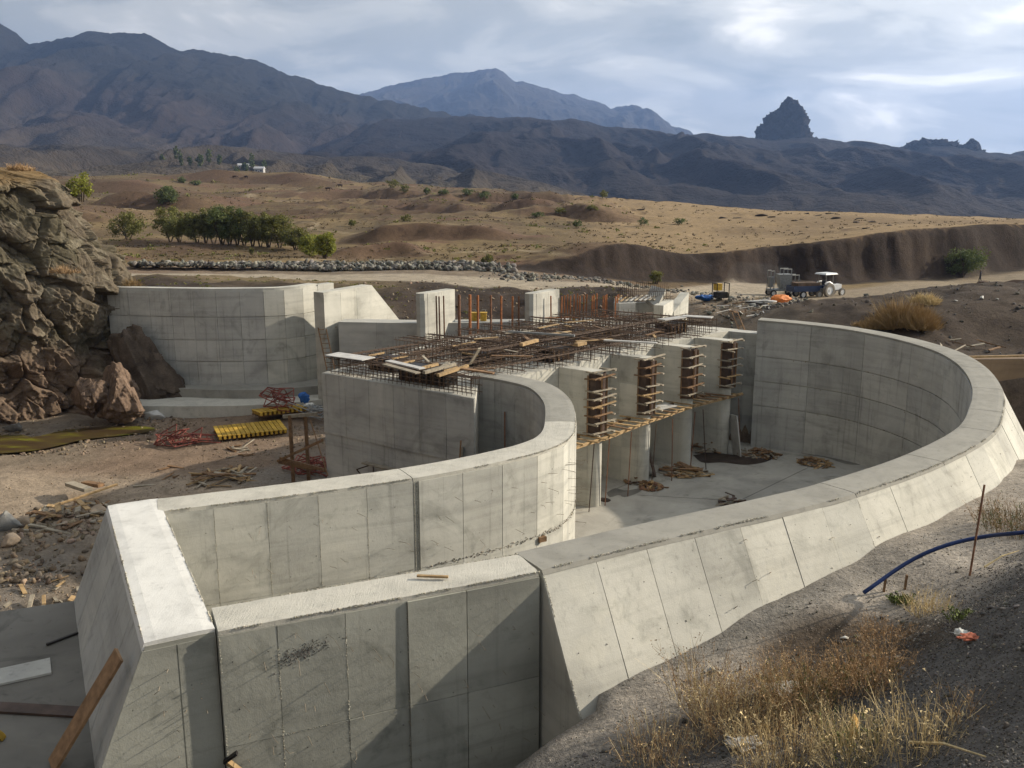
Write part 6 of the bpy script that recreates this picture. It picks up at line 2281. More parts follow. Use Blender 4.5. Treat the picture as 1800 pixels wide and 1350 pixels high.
# ------------------------------------------------------------------ trees and bushes
def tree_mesh(name, label, cat, loc, h, rad, leafmat, seed, nleaf=2600, leaf_s=.16, trunk_h=.3, stemsn=3, group=None, flat=.8, low=False, trunk_r=.13):
    rs = np.random.RandomState(seed)
    t = thing(name, label, cat, tuple(loc), group)
    m = MB()
    tips = []
    for k in range(stemsn):
        an = 6.283 * k / stemsn + rs.uniform(-.5, .5)
        b0 = Vector((math.cos(an) * .12, math.sin(an) * .12, -.1))
        p1 = Vector((math.cos(an) * rad * .22, math.sin(an) * rad * .22, h * trunk_h))
        p2 = Vector((math.cos(an) * rad * .5, math.sin(an) * rad * .5, h * (trunk_h + .3)))
        m.tube([b0, p1, p2], [trunk_r, trunk_r * .7, trunk_r * .35], 6)
        for j in range(4):
            a2 = an + rs.uniform(-1.3, 1.3)
            q = p1.lerp(p2, rs.uniform(.1, .9))
            e = Vector((math.cos(a2) * rad * rs.uniform(.5, .85), math.sin(a2) * rad * rs.uniform(.5, .85), h * rs.uniform(trunk_h + .12, .92)))
            m.tube([q, q.lerp(e, .5) + Vector((0, 0, .1)), e], [trunk_r * .4, trunk_r * .25, trunk_r * .1], 5)
    m.build('trunk', 'bark', t)
    # crown: leaf sprays gathered into clumps through the volume, denser towards the outside
    nc = 34
    cl = []
    while len(cl) < nc:
        p = rs.uniform(-1, 1, 3)
        if np.linalg.norm(p) < 1 and np.linalg.norm(p) > .25:
            cl.append(p)
    cl = np.array(cl)
    z0 = h * (trunk_h * (.25 if not low else 0.0))
    cz_ = (z0 + h) / 2
    hz = (h - z0) / 2
    C_ = np.column_stack([cl[:, 0] * rad * .82, cl[:, 1] * rad * .82, cz_ + cl[:, 2] * hz * .86])
    pick = rs.randint(nc, size=nleaf)
    cr = rs.uniform(.20, .42, nc) * rad
    off = rs.normal(size=(nleaf, 3))
    off /= np.linalg.norm(off, axis=1)[:, None]
    off *= (rs.rand(nleaf) ** .45)[:, None] * cr[pick][:, None]
    off[:, 2] *= flat
    P_ = C_[pick] + off
    P_ = P_[P_[:, 2] > (.15 if not low else .02)]
    n = len(P_)
    s = leaf_s * rs.uniform(.6, 1.3, n)
    u = rs.normal(size=(n, 3))
    u /= np.linalg.norm(u, axis=1)[:, None]
    w = np.cross(u, rs.normal(size=(n, 3)))
    w /= np.linalg.norm(w, axis=1)[:, None]
    V_ = np.empty((n, 4, 3))
    V_[:, 0] = P_ - u * s[:, None]
    V_[:, 1] = P_ - w * s[:, None] * .45
    V_[:, 2] = P_ + u * s[:, None]
    V_[:, 3] = P_ + w * s[:, None] * .45
    np_mesh('crown', V_.reshape(-1, 3), np.arange(4 * n).reshape(n, 4), leafmat, t)
    return t


def field(px, py, Y0, near=.6):
    """a spot of the fields: march along the sight line to the ground"""
    Ys = np.linspace(Y0 * near, Y0 * 1.6, 260)
    d = _ray(px, py)
    X_, Z_ = d[0] / d[1] * Ys, CAMZ + d[2] / d[1] * Ys
    g = gzv(X_, Ys)
    hit = np.where(Z_ < g)[0]
    k = hit[0] if len(hit) else int(np.argmin(np.abs(Ys - Y0)))
    return Vector((X_[k], Ys[k], g[k]))


TREES = [(300, 425, 4.6, 2.5, 'leaf_willow'), (316, 426, 4.2, 2.2, 'leaf_willow'), (347, 427, 5.0, 2.4, 'leaf_willow'), (362, 428, 4.6, 2.2, 'leaf_willow'), (376, 429, 5.2, 2.4, 'leaf_willow'), (391, 430, 4.9, 2.2, 'leaf_dark'),
         (404, 430, 5.0, 2.2, 'leaf_willow'), (417, 431, 4.8, 2.1, 'leaf_dark'), (430, 432, 5.0, 2.2, 'leaf_willow'), (444, 433, 4.8, 2.1, 'leaf_dark'), (458, 434, 4.7, 2.1, 'leaf_willow'), (472, 435, 4.6, 2.1, 'leaf_dark'),
         (492, 436, 4.6, 2.3, 'leaf_olive'), (520, 440, 3.7, 2.0, 'leaf_olive'), (548, 452, 3.6, 1.8, 'leaf_lime'), (571, 455, 3.5, 2.0, 'leaf_lime')]
for i, (px, py, h, r_, lm) in enumerate(TREES):
    lab = '%s tree from the left in the row of willows beyond the riprap' % ORD[i]
    if i >= 14:
        lab = ('bright yellow-green tree, second from the right end of the willow row', 'bright yellow-green tree at the right end of the willow row')[i - 14]
    p = field(px, py, 125)
    vr = random.Random(i)
    if i < 12:
        lm = vr.choice(('leaf_willow', 'leaf_willow', 'leaf_dark', 'leaf_olive'))
    tree_mesh('willow_tree', lab, 'tree', p, h * p.y / 125 * vr.uniform(.82, 1.15), r_ * p.y / 125 * vr.uniform(.8, 1.2), lm, 200 + i, 4200, .15, .30, 2 + i % 2, 'willow row beyond the riprap')
for name, lab, cat, px, py, Y0, h, r_, lm, nl, ls, low in (
        ('bush', 'grey-green round tree left of the willow row', 'tree', 226, 422, 140, 4.6, 3.0, 'leaf_olive', 2600, .18, True),
        ('bush', 'dark green tree on the slope above the willow row', 'tree', 294, 362, 250, 5.0, 3.2, 'leaf_dark', 1800, .3, True),
        ('bush', 'large dark green bush under the cut bank, beside the standing person', 'bush', 1692, 488, 128, 4.4, 3.6, 'leaf_dark', 5200, .17, True),
        ('bush', 'small yellow-green bush at the foot of the cut bank behind the wing wall', 'bush', 1153, 500, 100, 1.6, .95, 'leaf_olive', 1600, .09, True),
        ('bush', 'small brown-green bush on the slope above the riprap end', 'bush', 858, 473, 104, 1.5, .8, 'leaf_olive', 900, .1, True),
        ('bush', 'tiny round bush standing alone before the willow row', 'bush', 443, 449, 112, 1.2, .4, 'leaf_olive', 500, .08, True)):
    p = field(px, py, Y0)
    tree_mesh(name, lab, cat, p, h, r_, lm, int(px), nl, ls, .2, 3, None, .8, low)
bushes = [(320, 322), (345, 326), (712, 340), (750, 342), (780, 345), (822, 346), (853, 350), (905, 352), (1130, 398), (1015, 402), (985, 378), (1195, 395), (1040, 372), (715, 425), (1062, 352), (620, 420), (690, 330), (945, 382)]
for i, (px, py) in enumerate(bushes):
    p = field(px, py, 300)
    k = p.y / 300
    tree_mesh('field_bush', 'low dark shrub on the dry fields, %s in the scattered group' % ORD[i], 'bush', p, 2.0 * k * random.uniform(.8, 1.5), 1.8 * k * random.uniform(.7, 1.4), random.choice(('leaf_olive', 'leaf_dark')), 400 + i, 420, .26 * k, .1, 2, 'shrubs scattered over the dry fields', .7, True, .06)
# tree with yellow leaves on top of the cliff, tufts on the rock
tree_mesh('cliff_tree', 'small yellow-green tree growing on the edge of the rock cliff', 'tree', at_y(143, 352, 53.5), 1.6, .75, 'leaf_lime', 77, 900, .09, .25, 3, None, .9, True, .04)


def brush(label, loc, rx_, h, mat, n, seed, name='brush_clump', cat='bush', group='dry brush clumps'):
    """a dome of fine dry twigs"""
    rs = np.random.RandomState(seed)
    t = thing(name, label, cat, tuple(loc), group)
    ctr = rs.normal(size=(9, 2)) * rx_ * .45
    ck = rs.uniform(.55, 1.1, 9)
    pk = rs.randint(9, size=n)
    b0 = np.column_stack([ctr[pk, 0] + rs.normal(size=n) * rx_ * .16, ctr[pk, 1] + rs.normal(size=n) * rx_ * .16, np.zeros(n)])
    lc = (b0[:, :2] - ctr[pk]) / (rx_ * .3)
    d = np.column_stack([lc[:, 0] * .7 + rs.normal(size=n) * .3, lc[:, 1] * .7 + rs.normal(size=n) * .3, np.full(n, .9)])
    d /= np.linalg.norm(d, axis=1)[:, None]
    L = h * rs.uniform(.45, 1.15, n) * ck[pk] * np.exp(-(b0[:, 0] ** 2 + b0[:, 1] ** 2) / rx_ ** 2 * .5)
    side = np.cross(d, rs.normal(size=(n, 3)))
    side /= np.linalg.norm(side, axis=1)[:, None]
    w = .013 * (loc[1] / 50)
    mid = b0 + d * (L * .5)[:, None] + rs.normal(size=(n, 3)) * .04
    tip = b0 + d * L[:, None] + rs.normal(size=(n, 3)) * .10
    V_ = np.empty((n, 5, 3))
    V_[:, 0], V_[:, 1] = b0 - side * w * .6, b0 + side * w * .6
    V_[:, 2], V_[:, 3] = mid + side * w, mid - side * w
    V_[:, 4] = tip
    F_ = np.concatenate([np.stack([np.arange(n) * 5, np.arange(n) * 5 + 1, np.arange(n) * 5 + 2], 1), np.stack([np.arange(n) * 5, np.arange(n) * 5 + 2, np.arange(n) * 5 + 3], 1), np.stack([np.arange(n) * 5 + 3, np.arange(n) * 5 + 2, np.arange(n) * 5 + 4], 1)])
    np_mesh('twigs', V_.reshape(-1, 3), F_, mat, t)
    return t


def far_ground(px, py, Y0):
    return field(px, py, Y0)


brush('large golden dry bush on the bank behind the basin wall', far_ground(1575, 572, 50), 1.45, 1.6, 'golden_brush', 5000, 1)
brush('smaller golden bush joined to the left of the large one', far_ground(1548, 578, 49), .9, .9, 'golden_brush', 2200, 2)
brush('pale dry tuft on the bank above the large golden bush', far_ground(1628, 535, 54), .7, .8, 'straw', 1500, 3)
brush('dry orange grass tuft between the cliff and the abutment top', at_y(232, 500, 53.5) - Vector((0, 0, .3)), .6, .8, 'golden_brush', 1300, 4)
brush('pale dry tuft clinging to the upper cliff', at_y(35, 300, 47.2), .5, .45, 'straw_brown', 700, 5)
brush('brown tuft on the shoulder of the cliff', at_y(110, 480, 45.6), .5, .4, 'straw_brown', 700, 6)

# dry scrub and tussocks, a mass nobody could count
def scrub(name, n, box, size, mat, seed, dens):
    rs = np.random.RandomState(seed)
    P_ = np.column_stack([rs.uniform(-1, 1, n), rs.rand(n)])
    y = box[0] * (box[1] / box[0]) ** P_[:, 1]
    x = P_[:, 0] * y * .62
    ok = dens(x, y, rs)
    x, y = x[ok], y[ok]
    z = gzv(x, y)
    m = 9
    k = len(x)
    s = size * (y / 200.0) ** .7 * rs.uniform(.5, 1.5, k)
    off = rs.normal(size=(k, m, 3)) * np.array([.55, .55, .28])
    off[:, :, 2] = np.abs(off[:, :, 2])
    C_ = np.stack([x, y, z], 1)[:, None, :] + off * s[:, None, None]
    u = rs.normal(size=(k, m, 3))
    u /= np.linalg.norm(u, axis=2)[:, :, None]
    w = np.cross(u, rs.normal(size=(k, m, 3)))
    w /= np.linalg.norm(w, axis=2)[:, :, None]
    q = s[:, None, None] * .42
    V_ = np.stack([C_ - u * q, C_ - w * q * .6, C_ + u * q, C_ + w * q * .6], 2).reshape(-1, 3)
    o = np_mesh(name, V_, np.arange(len(V_)).reshape(-1, 4), mat)
    return tag(o, 'patchy dry scrub and tussocks covering the fields', 'scrub', kind='stuff')


def _open(x, y):
    return (line_sd(x, y, ROAD) > 5) & (line_sd(x, y, TRACK) > 9)


scrub('scrub', 14000, (97, 520), .32, 'tussock', 31, lambda x, y, rs: _open(x, y) & (bank_d(x, y) > 3) & (rs.rand(len(x)) < np.where(x > 25, .35, 1)) & (fbm(x / 25, y / 18, 0, 4, 33) + .25 * rs.normal(size=len(x)) > .05))
scrub('scrub', 2000, (97, 520), .6, 'leaf_olive', 32, lambda x, y, rs: _open(x, y) & (x < 30) & (bank_d(x, y) > 3) & (fbm(x / 22, y / 14, 0, 4, 35) + .2 * rs.normal(size=len(x)) > .22))
scrub('scrub', 2600, (55, 82), .28, 'leaf_olive', 34, lambda x, y, rs: _open(x, y) & (x < 12) & (x > -30) & (fbm(x / 6, y / 6, 0, 4, 35) > .05))

# ------------------------------------------------------------------ riprap along the road, spoil and rubble upstream
rs = np.random.RandomState(9)
P_, S_ = [], []
for k in range(2100):
    px = rs.uniform(232, 905)
    Yq = rs.uniform(91.0, 93.2) + (px - 500) * -.003
    X_ = (px - 900) / 1600 * Yq * 1.0
    P_.append((X_, Yq))
    S_.append(.12 + .34 * rs.rand() ** 2)
P_ = np.array(P_)
S_ = np.array(S_)
z = gzv(P_[:, 0], P_[:, 1]) + S_ * .2 + np.exp(-((P_[:, 1] - 92.2) / 1.3) ** 2) * .55
scatter_rocks('riprap', np.column_stack([P_, z]), S_, 'stone_grey', ROCKS)
P_, S_ = [], []
for k in range(1500):
    a = rs.randint(4)
    px, py, Yq = ((rs.normal(930, 35), 0, rs.normal(88, 1.8)), (rs.normal(1080, 60), 0, rs.normal(90, 2.0)), (rs.uniform(1180, 1420), 0, rs.normal(98, 3)), (rs.uniform(1240, 1420), 0, rs.normal(66, 4)))[a]
    P_.append(((px - 900) / 1600 * Yq, Yq))
    S_.append(.06 + .28 * rs.rand() ** 3)
P_ = np.array(P_)
z = gzv(P_[:, 0], P_[:, 1]) + np.array(S_) * .2
scatter_rocks('riprap', np.column_stack([P_, z]), S_, 'stone_grey', ROCKS)
P_ = np.column_stack([rs.uniform(-12, 16, 1500), rs.uniform(55, 79, 1500)])
S_ = .03 + .18 * rs.rand(1500) ** 4
scatter_rocks('bank_rubble', np.column_stack([P_, gzv(P_[:, 0], P_[:, 1]) + S_ * .2]), S_, 'stone_warm', ROCKS)
P_ = np.column_stack([rs.uniform(17, 36, 1100), rs.uniform(41, 74, 1100)])
S_ = .02 + .16 * rs.rand(1100) ** 3
scatter_rocks('bank_rubble', np.column_stack([P_, gzv(P_[:, 0], P_[:, 1]) + S_ * .2]), S_, 'stone_dark', ROCKS)

# dung heaps on the golden field
heaps = [(1126, 369), (1270, 384), (1298, 384), (1340, 379), (1358, 382), (1417, 376), (1440, 379), (1460, 376), (1467, 385), (1506, 392), (1513, 385), (1523, 402), (1535, 391), (1563, 397), (1398, 388), (855, 338)]
for i, (px, py) in enumerate(heaps):
    p = field(px, py, 240)
    v, f = rock_arrays(300 + i, 2, .3, .42)
    k = p.y / 240 * random.uniform(.8, 1.25)
    o = np_mesh('soil_heap', v * np.array([1.35, 1.2, 1.0]) * k, f, 'soil_dark')
    o.location = p
    tag(o, 'dark soil heap on the golden field, %s of the scattered heaps' % ORD[i], 'heap', 'dark soil heaps on the golden field')
for i, (px, py, s) in enumerate(((1707, 505, 1.1), (1735, 503, 1.7), (1792, 500, 1.9))):
    p = field(px, py, 108, .88)
    v, f = rock_arrays(330 + i, 3, .22, .4)
    o = np_mesh('earth_mound', v * s, f, 'soil_brown' if i else 'soil_dark', smooth=True)
    o.location = p
    tag(o, ('left', 'middle', 'right')[i] + ' earth mound beside the dirt track near the standing person', 'mound', 'earth mounds by the track')


# ------------------------------------------------------------------ figures grown from a skeleton
def skinned(name, joints, edges, mat, parent=None, sub=1):
    me = bpy.data.meshes.new(name)
    me.from_pydata([j[0] for j in joints], edges, [])
    me.materials.append(MATS[mat])
    o = link(bpy.data.objects.new(name, me), parent)
    md = o.modifiers.new('skin', 'SKIN')
    md.use_smooth_shade = True
    for sv, j in zip(me.skin_vertices[0].data, joints):
        r_ = j[1]
        sv.radius = r_ if isinstance(r_, tuple) else (r_, r_)
    me.skin_vertices[0].data[0].use_root = True
    o.modifiers.new('subsurf', 'SUBSURF').levels = sub
    o.modifiers['subsurf'].render_levels = sub
    return o


pp_ = field(1722, 498, 120, .85)
person = thing('person', 'person in dark clothes walking on the dirt track before the green bush', 'person', tuple(pp_), None, 1.2)
J = [((0, 0, .95), (.14, .11)), ((0, 0, 1.2), (.16, .11)), ((0, 0, 1.42), (.17, .10)), ((0, .01, 1.52), .06), ((0, .02, 1.60), .09), ((0, .03, 1.70), .09),
     ((.10, 0, .88), .095), ((.12, .12, .48), .065), ((.12, .06, .08), .045), ((.12, .2, .03), .04),
     ((-.10, 0, .88), .095), ((-.11, -.08, .48), .065), ((-.11, -.26, .10), .045), ((-.11, -.14, .03), .04),
     ((.21, 0, 1.38), .06), ((.26, -.06, 1.10), .048), ((.25, .06, .86), .036), ((-.21, 0, 1.38), .06), ((-.26, .06, 1.10), .048), ((-.25, .14, .86), .036)]
E_ = [(0, 1), (1, 2), (2, 3), (3, 4), (4, 5), (0, 6), (6, 7), (7, 8), (8, 9), (0, 10), (10, 11), (11, 12), (12, 13), (2, 14), (14, 15), (15, 16), (2, 17), (17, 18), (18, 19)]
skinned('body', J, E_, 'cloth_dark', person)
crump = rock_arrays(9, 2, .08, 1.0)
o = np_mesh('face', crump[0] * np.array([.085, .09, .115]), crump[1], 'skin', person, True)
o.location = (0, .055, 1.655)
o = np_mesh('hair', crump[0] * np.array([.098, .10, .09]), crump[1], 'plywood_black', person, True)
o.location = (0, .01, 1.73)


def cow(label, px, py, Y0, yaw):
    p = field(px, py, Y0)
    t = thing('cow', label, 'cow', tuple(p), 'cows grazing on the far field', yaw)
    J = [((0, 0, 1.05), .36), ((.6, 0, 1.08), .33), ((.95, 0, 1.15), .22), ((1.3, 0, .95), .15), ((1.5, 0, .6), .14), ((1.62, 0, .35), .08), ((-.6, 0, 1.1), .32), ((-.95, 0, 1.1), .18), ((-1.05, 0, .6), .03),
         ((.55, .22, .7), .13), ((.55, .22, .35), .07), ((.55, .22, .02), .06), ((.55, -.22, .7), .13), ((.55, -.22, .35), .07), ((.55, -.22, .02), .06),
         ((-.65, .22, .75), .15), ((-.72, .22, .4), .08), ((-.68, .22, .02), .06), ((-.65, -.22, .75), .15), ((-.72, -.22, .4), .08), ((-.68, -.22, .02), .06)]
    E_ = [(0, 1), (1, 2), (2, 3), (3, 4), (4, 5), (0, 6), (6, 7), (7, 8), (1, 9), (9, 10), (10, 11), (1, 12), (12, 13), (13, 14), (6, 15), (15, 16), (16, 17), (6, 18), (18, 19), (19, 20)]
    skinned('body', J, E_, 'hide_dark', t)


cow('dark cow grazing at the crest of the left field', 413, 314, 470, .2)
cow('second dark cow, right of the one at the crest', 433, 315, 470, 2.6)
cow('dark cow grazing lower on the left field', 577, 336, 420, .3)
cow('dark cow uphill and right of the lower grazing cow', 598, 330, 430, 3.0)

# ------------------------------------------------------------------ tractor with trailer, machine, tarpaulins
def wheel(parent, c, r_, w, tyre='rubber', rim='tractor_white', yaw=0.0):
    t = MB()
    n = 20
    prof = [(r_ * .62, -w / 2), (r_ * .93, -w / 2), (r_, -w * .3), (r_, w * .3), (r_ * .93, w / 2), (r_ * .62, w / 2)]
    V_, F_ = [], []
    for i in range(n):
        a = 6.2832 * i / n
        for rr_, yy in prof:
            V_.append((math.cos(a) * rr_, yy, math.sin(a) * rr_))
    k = len(prof)
    for i in range(n):
        for j in range(k):
            F_.append((i * k + j, ((i + 1) % n) * k + j, ((i + 1) % n) * k + (j + 1) % k, i * k + (j + 1) % k))
    o = raw_mesh('wheel', V_, F_, tyre, parent)
    o.location = c
    m = MB()
    m.tube([(0, -w * .35, 0), (0, w * .35, 0)], r_ * .62, 16)
    m.tube([(0, -w * .45, 0), (0, w * .45, 0)], r_ * .2, 10)
    m.build('rim', rim, o)
    return o


tp_ = field(1452, 521, 104, .85)
trac = thing('tractor', 'white tractor with a flat white sun canopy and dusty wheels on the dirt track', 'tractor', tuple(tp_), None, R(28))
m = MB().box((1.25, 0, 1.0), (1.5, .62, .62)).box((1.98, 0, .95), (.12, .58, .55))
m.build('bonnet', 'tractor_white', trac)
MB().box((.4, 0, .75), (2.8, .42, .35)).build('chassis', 'steel_grey', trac)
MB().box((-.25, 0, 1.1), (.9, .8, .3)).build('platform', 'tractor_blue', trac)
MB().box((-.3, 0, 1.38), (.45, .5, .14)).box((-.5, 0, 1.6), (.12, .5, .45)).build('seat', 'rubber', trac)
for sy in (-1, 1):
    MB().tube([(-.95, sy * .62, 1.45), (-.75, sy * .62, 1.62), (-.3, sy * .62, 1.68), (.15, sy * .62, 1.45)], .09, 6).build('fender', 'tractor_white', trac)
    MB().tube([(-.72, sy * .55, 1.5), (-.72, sy * .55, 2.5)], .035, 6).build('canopy_post', 'steel_grey', trac)
    MB().tube([(.42, sy * .45, 1.2), (.30, sy * .55, 2.5)], .035, 6).build('canopy_post', 'steel_grey', trac)
    wheel(trac, (-.45, sy * .78, .78), .78, .42, 'dusty_tyre', 'tractor_white')
    wheel(trac, (1.7, sy * .68, .46), .46, .26, 'dusty_tyre', 'tractor_white')
can = MB()
can.prism([(-1.15, -.85, 2.5), (.75, -.85, 2.5), (.75, .85, 2.5), (-1.15, .85, 2.5)], [(-1.0, -.75, 2.66), (.6, -.75, 2.66), (.6, .75, 2.66), (-1.0, .75, 2.66)])
can.build('canopy', 'tractor_white', trac)
MB().tube([(1.5, .2, 1.3), (1.5, .2, 2.0)], .04, 6).build('exhaust', 'rubber', trac)
MB().tube([(.45, 0, 1.3), (.15, 0, 1.65)], .025, 5).build('steering_column', 'rubber', trac)
for sy in (-1, 1):
    MB().tube([(2.0, sy * .2, 1.1), (2.06, sy * .2, 1.1)], .09, 8).build('headlight', 'paper_white', trac)
tl = field(1412, 523, 102, .85)
trl = thing('farm_trailer', 'dark blue farm trailer hitched behind the white tractor', 'trailer', tuple(tl), None, R(12))
MB().box((0, 0, .82), (3.4, 1.7, .16)).build('bed', 'tractor_blue', trl)
for sy in (-1, 1):
    MB().box((0, sy * .84, 1.12), (3.4, .05, .5)).build('side_board', 'tractor_blue', trl)
    wheel(trl, (-.5, sy * .8, .42), .42, .25)
    wheel(trl, (1.5, sy * .8, .42), .42, .25, 'dusty_tyre')
MB().box((-1.69, 0, 1.12), (.05, 1.6, .5)).build('tail_board', 'tractor_blue', trl)
MB().box((1.69, 0, 1.12), (.05, 1.6, .5)).build('head_board', 'tractor_blue', trl)
MB().beam((1.7, 0, .7), (2.7, 0, .65), .1, .1).build('drawbar', 'steel_grey', trl)
MB().box((.2, 0, 1.35), (2.7, 1.5, .7)).build('load', 'soil_brown', trl)
mc = field(1372, 520, 106, .85)
mach = thing('site_machine', 'grey-green steel site machine with frames and hopper, left of the tractor', 'machine', tuple(mc), None, R(8))
MB().box((0, 0, .7), (3.2, 1.2, .22)).build('chassis', 'steel_grey', mach)
for x0, x1, z0 in ((-1.5, -1.1, 2.9), (.0, .95, 3.1), (1.0, 1.9, 2.4)):
    for xx in (x0, x1):
        for sy in (-.5, .5):
            MB().beam((xx, sy, .7), (xx, sy, z0), .08, .08).build('upright', 'steel_grey', mach)
    MB().beam((x0, -.5, z0), (x1, -.5, z0), .09, .09).build('top_rail', 'paper_white', mach)
    MB().beam((x0, .5, z0), (x1, .5, z0), .09, .09).build('top_rail', 'paper_white', mach)
MB().prism([(-.25, -.4, .9), (.85, -.4, .9), (.85, .4, .9), (-.25, .4, .9)], [(-.5, -.6, 2.5), (1.05, -.6, 2.5), (1.05, .6, 2.5), (-.5, .6, 2.5)]).build('hopper', 'steel_grey', mach)
MB().tube([(-1.3, 0, 1.0), (-1.3, 0, 2.2)], .3, 10).build('tank', 'steel_grey', mach)
MB().beam((1.0, 0, 1.0), (2.6, 0, 1.4), .5, .12).build('chute', 'timber_grey', mach)
for x in (-1.2, 1.2):
    for sy in (-.7, .7):
        wheel(mach, (x, sy, .38), .38, .22)
for i, (px, py) in enumerate(((1392, 522), (1400, 519), (1385, 524))):
    p = field(px, py, 103)
    crumple('site_sack', ('white sack beside the trailer', 'blue drum sack beside the trailer tail', 'dark sack left of the trailer')[i], p, (.35, .3, .45), ('paper_white', 'blue_sheet', 'rubber')[i], 61 + i, 'sack', .8, 2, .2)
p = field(1372, 534, 92)
crumple('tarpaulin', 'bright orange tarpaulin thrown over a heap beside the track', p, (1.35, .6, .75), 'orange_tarp', 64, 'tarpaulin', .62, 4, .22)
p = field(1330, 532, 92)
crumple('tarpaulin', 'pale grey sheet trailing left of the orange tarpaulin', p, (1.3, .6, .3), 'sheet_grey', 65, 'tarpaulin', .5, 3, .3)
p = field(1238, 531, 78)
crumple('tarpaulin', 'crumpled blue tarpaulin on the ground right of the wing wall', p, (.6, .4, .5), 'blue_sheet', 66, 'tarpaulin', .7, 3, .5)
gp_ = field(1266, 528, 88)
gen = thing('generator', 'small black generator with a yellow tank, behind the blue tarpaulin', 'generator', tuple(gp_), None, .3)
MB().box((0, 0, .35), (.9, .6, .45)).build('engine', 'rubber', gen)
for x in (-.5, .5):
    for sy in (-.35, .35):
        MB().beam((x, sy, 0), (x, sy, 1.25), .05, .05).build('frame_post', 'rubber', gen)
    MB().beam((x, -.35, 1.22), (x, .35, 1.22), .05, .05).build('frame_rail', 'rubber', gen)
MB().box((-.25, 0, .95), (.5, .45, .5)).build('tank', 'yellow_paint', gen)
# long timbers and scraps on the bare ground by the machine
timber_heap('scrap_heap', 'scatter of long boards on the dark ground behind the far deck corner', field(1300, 545, 62), 3.2, .12, 22, (.6, 2.2), ('timber_grey', 'timber_brown', 'sheet_grey'), group='scrap timber beyond the deck')
timber_heap('scrap_heap', 'pale debris strip on the ground below the orange tarpaulin', field(1330, 540, 80), 4.0, .15, 40, (.3, 1.2), ('timber_grey', 'sheet_grey', 'timber_brown'), group='scrap timber beyond the deck')
timber_heap('scrap_heap', 'driftwood branches lying on the bank above the retaining wall', field(1700, 607, 44), 1.8, .15, 14, (.6, 1.8), ('timber_brown', 'timber_grey'), group='scrap timber beyond the deck')
timber_heap('scrap_heap', 'brush heap behind the rusty posts on the river bed', Vector((-2.2, 55.5, gz(-2.2, 55.5))), 2.2, 2.2, 120, (.8, 2.2), ('timber_grey', 'timber_fresh', 'timber_brown'), group='scrap timber beyond the deck', w=(.03, .09))
for i, (px, py, s, c) in enumerate(((1726, 527, .16, 'paper_white'), (1752, 528, .09, 'paper_white'), (1680, 531, .1, 'paper_white'))):
    crumple('litter_scrap', ('white litter scrap on the crest of the dark bank, left of the track mound', 'tiny white scrap on the dark bank, rightmost', 'tiny white scrap on the dark bank, leftmost')[i], field(px, py, 50), (s, s, s), c, 70 + i, 'litter', .7, 1)

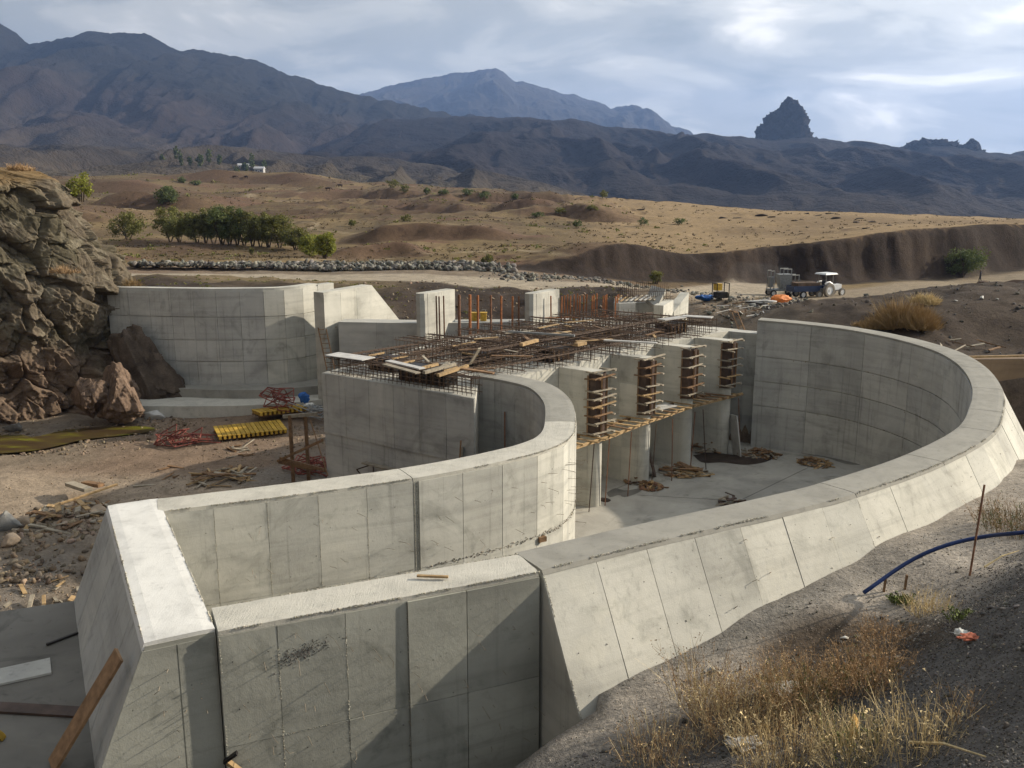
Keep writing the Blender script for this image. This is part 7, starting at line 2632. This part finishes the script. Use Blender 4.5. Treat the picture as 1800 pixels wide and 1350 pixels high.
# ------------------------------------------------------------------ hamlet far up the valley
for i, (px, py, w, l, h, lab) in enumerate(((456, 295, 9, 7, 4.5, 'white house with pale roof in the far hamlet, rightmost'), (433, 297, 7, 7, 4, 'small white house in the far hamlet, middle'), (424, 298, 6, 6, 3.5, 'low white house in the far hamlet, leftmost'))):
    Yh = 900 + i * 12
    p = at_y(px, py, Yh)
    p.z = foot_z(p.x, p.y)
    hs = thing('house', lab, 'house', (p.x, p.y, p.z - .4), 'houses of the far hamlet', .15 * i)
    MB().box((0, 0, h / 2), (w, l, h)).build('wall', 'plaster_white', hs)
    MB().prism([(-w / 2 - .4, -l / 2 - .4, h), (w / 2 + .4, -l / 2 - .4, h), (w / 2 + .4, l / 2 + .4, h), (-w / 2 - .4, l / 2 + .4, h)], [(-w / 2 - .4, -.05, h + 2), (w / 2 + .4, -.05, h + 2), (w / 2 + .4, .05, h + 2), (-w / 2 - .4, .05, h + 2)]).build('roof', 'roof_sheet', hs)
    for k in (-1, 1):
        MB().box((k * w * .25, -l / 2 - .03, h * .55), (1.2, .08, 1.3)).build('window', 'glass_dark', hs)
    MB().box((0, -l / 2 - .03, 1.05), (1.0, .08, 2.1)).build('door', 'timber_brown', hs)
for i in range(12):
    px = 290 + i * 17 + random.uniform(-9, 9)
    p = at_y(px, 296, 880 + random.uniform(-20, 60))
    p.z = foot_z(p.x, p.y)
    tree_mesh('poplar_tree', 'dark poplar by the far hamlet, %s from the left' % ORD[i], 'tree', p, random.uniform(9, 17), random.uniform(2.2, 4.0), 'leaf_dark', 600 + i, 420, 1.0, .12, 2, 'poplars round the far hamlet', .9, True, .3)

# ------------------------------------------------------------------ air
hz = MB().prism([(-8200, -400, -60), (8200, -400, -60), (8200, 9200, -60), (-8200, 9200, -60)], [(-8200, -400, 930), (8200, -400, 930), (8200, 9200, 930), (-8200, 9200, 930)]).build('haze', None)
hm = bpy.data.materials.new('haze_air')
hm.use_nodes = True
hn = hm.node_tree.nodes
hn.remove(hn['Principled BSDF'])
pv = hn.new('ShaderNodeVolumePrincipled')
pv.inputs['Color'].default_value = (0.33, 0.52, 1.0, 1)
pv.inputs['Density'].default_value = 0.000085
pv.inputs['Anisotropy'].default_value = 0.2
hm.node_tree.links.new(pv.outputs[0], hn['Material Output'].inputs['Volume'])
hz.data.materials.append(hm)
tag(hz, kind='stuff')

# a wisp of smoke drifting off the machine
sv, sf = rock_arrays(5, 3, .12, 1.0)
sm_ = np_mesh('smoke', sv * np.array([4.2, 2.0, 2.2]), sf, 'earth', smooth=True)
sm_.data.materials.clear()
sc0 = field(1338, 515, 104, .85)
sm_.location = (sc0.x, sc0.y + 1, sc0.z + 1.9)
smm = bpy.data.materials.new('smoke_air')
smm.use_nodes = True
smn = smm.node_tree.nodes
smn.remove(smn['Principled BSDF'])
spv = smn.new('ShaderNodeVolumePrincipled')
spv.inputs['Color'].default_value = (0.75, 0.85, 1.0, 1)
spv.inputs['Density'].default_value = 0.010
smm.node_tree.links.new(spv.outputs[0], smn['Material Output'].inputs['Volume'])
sm_.data.materials.append(smm)
tag(sm_, kind='stuff')
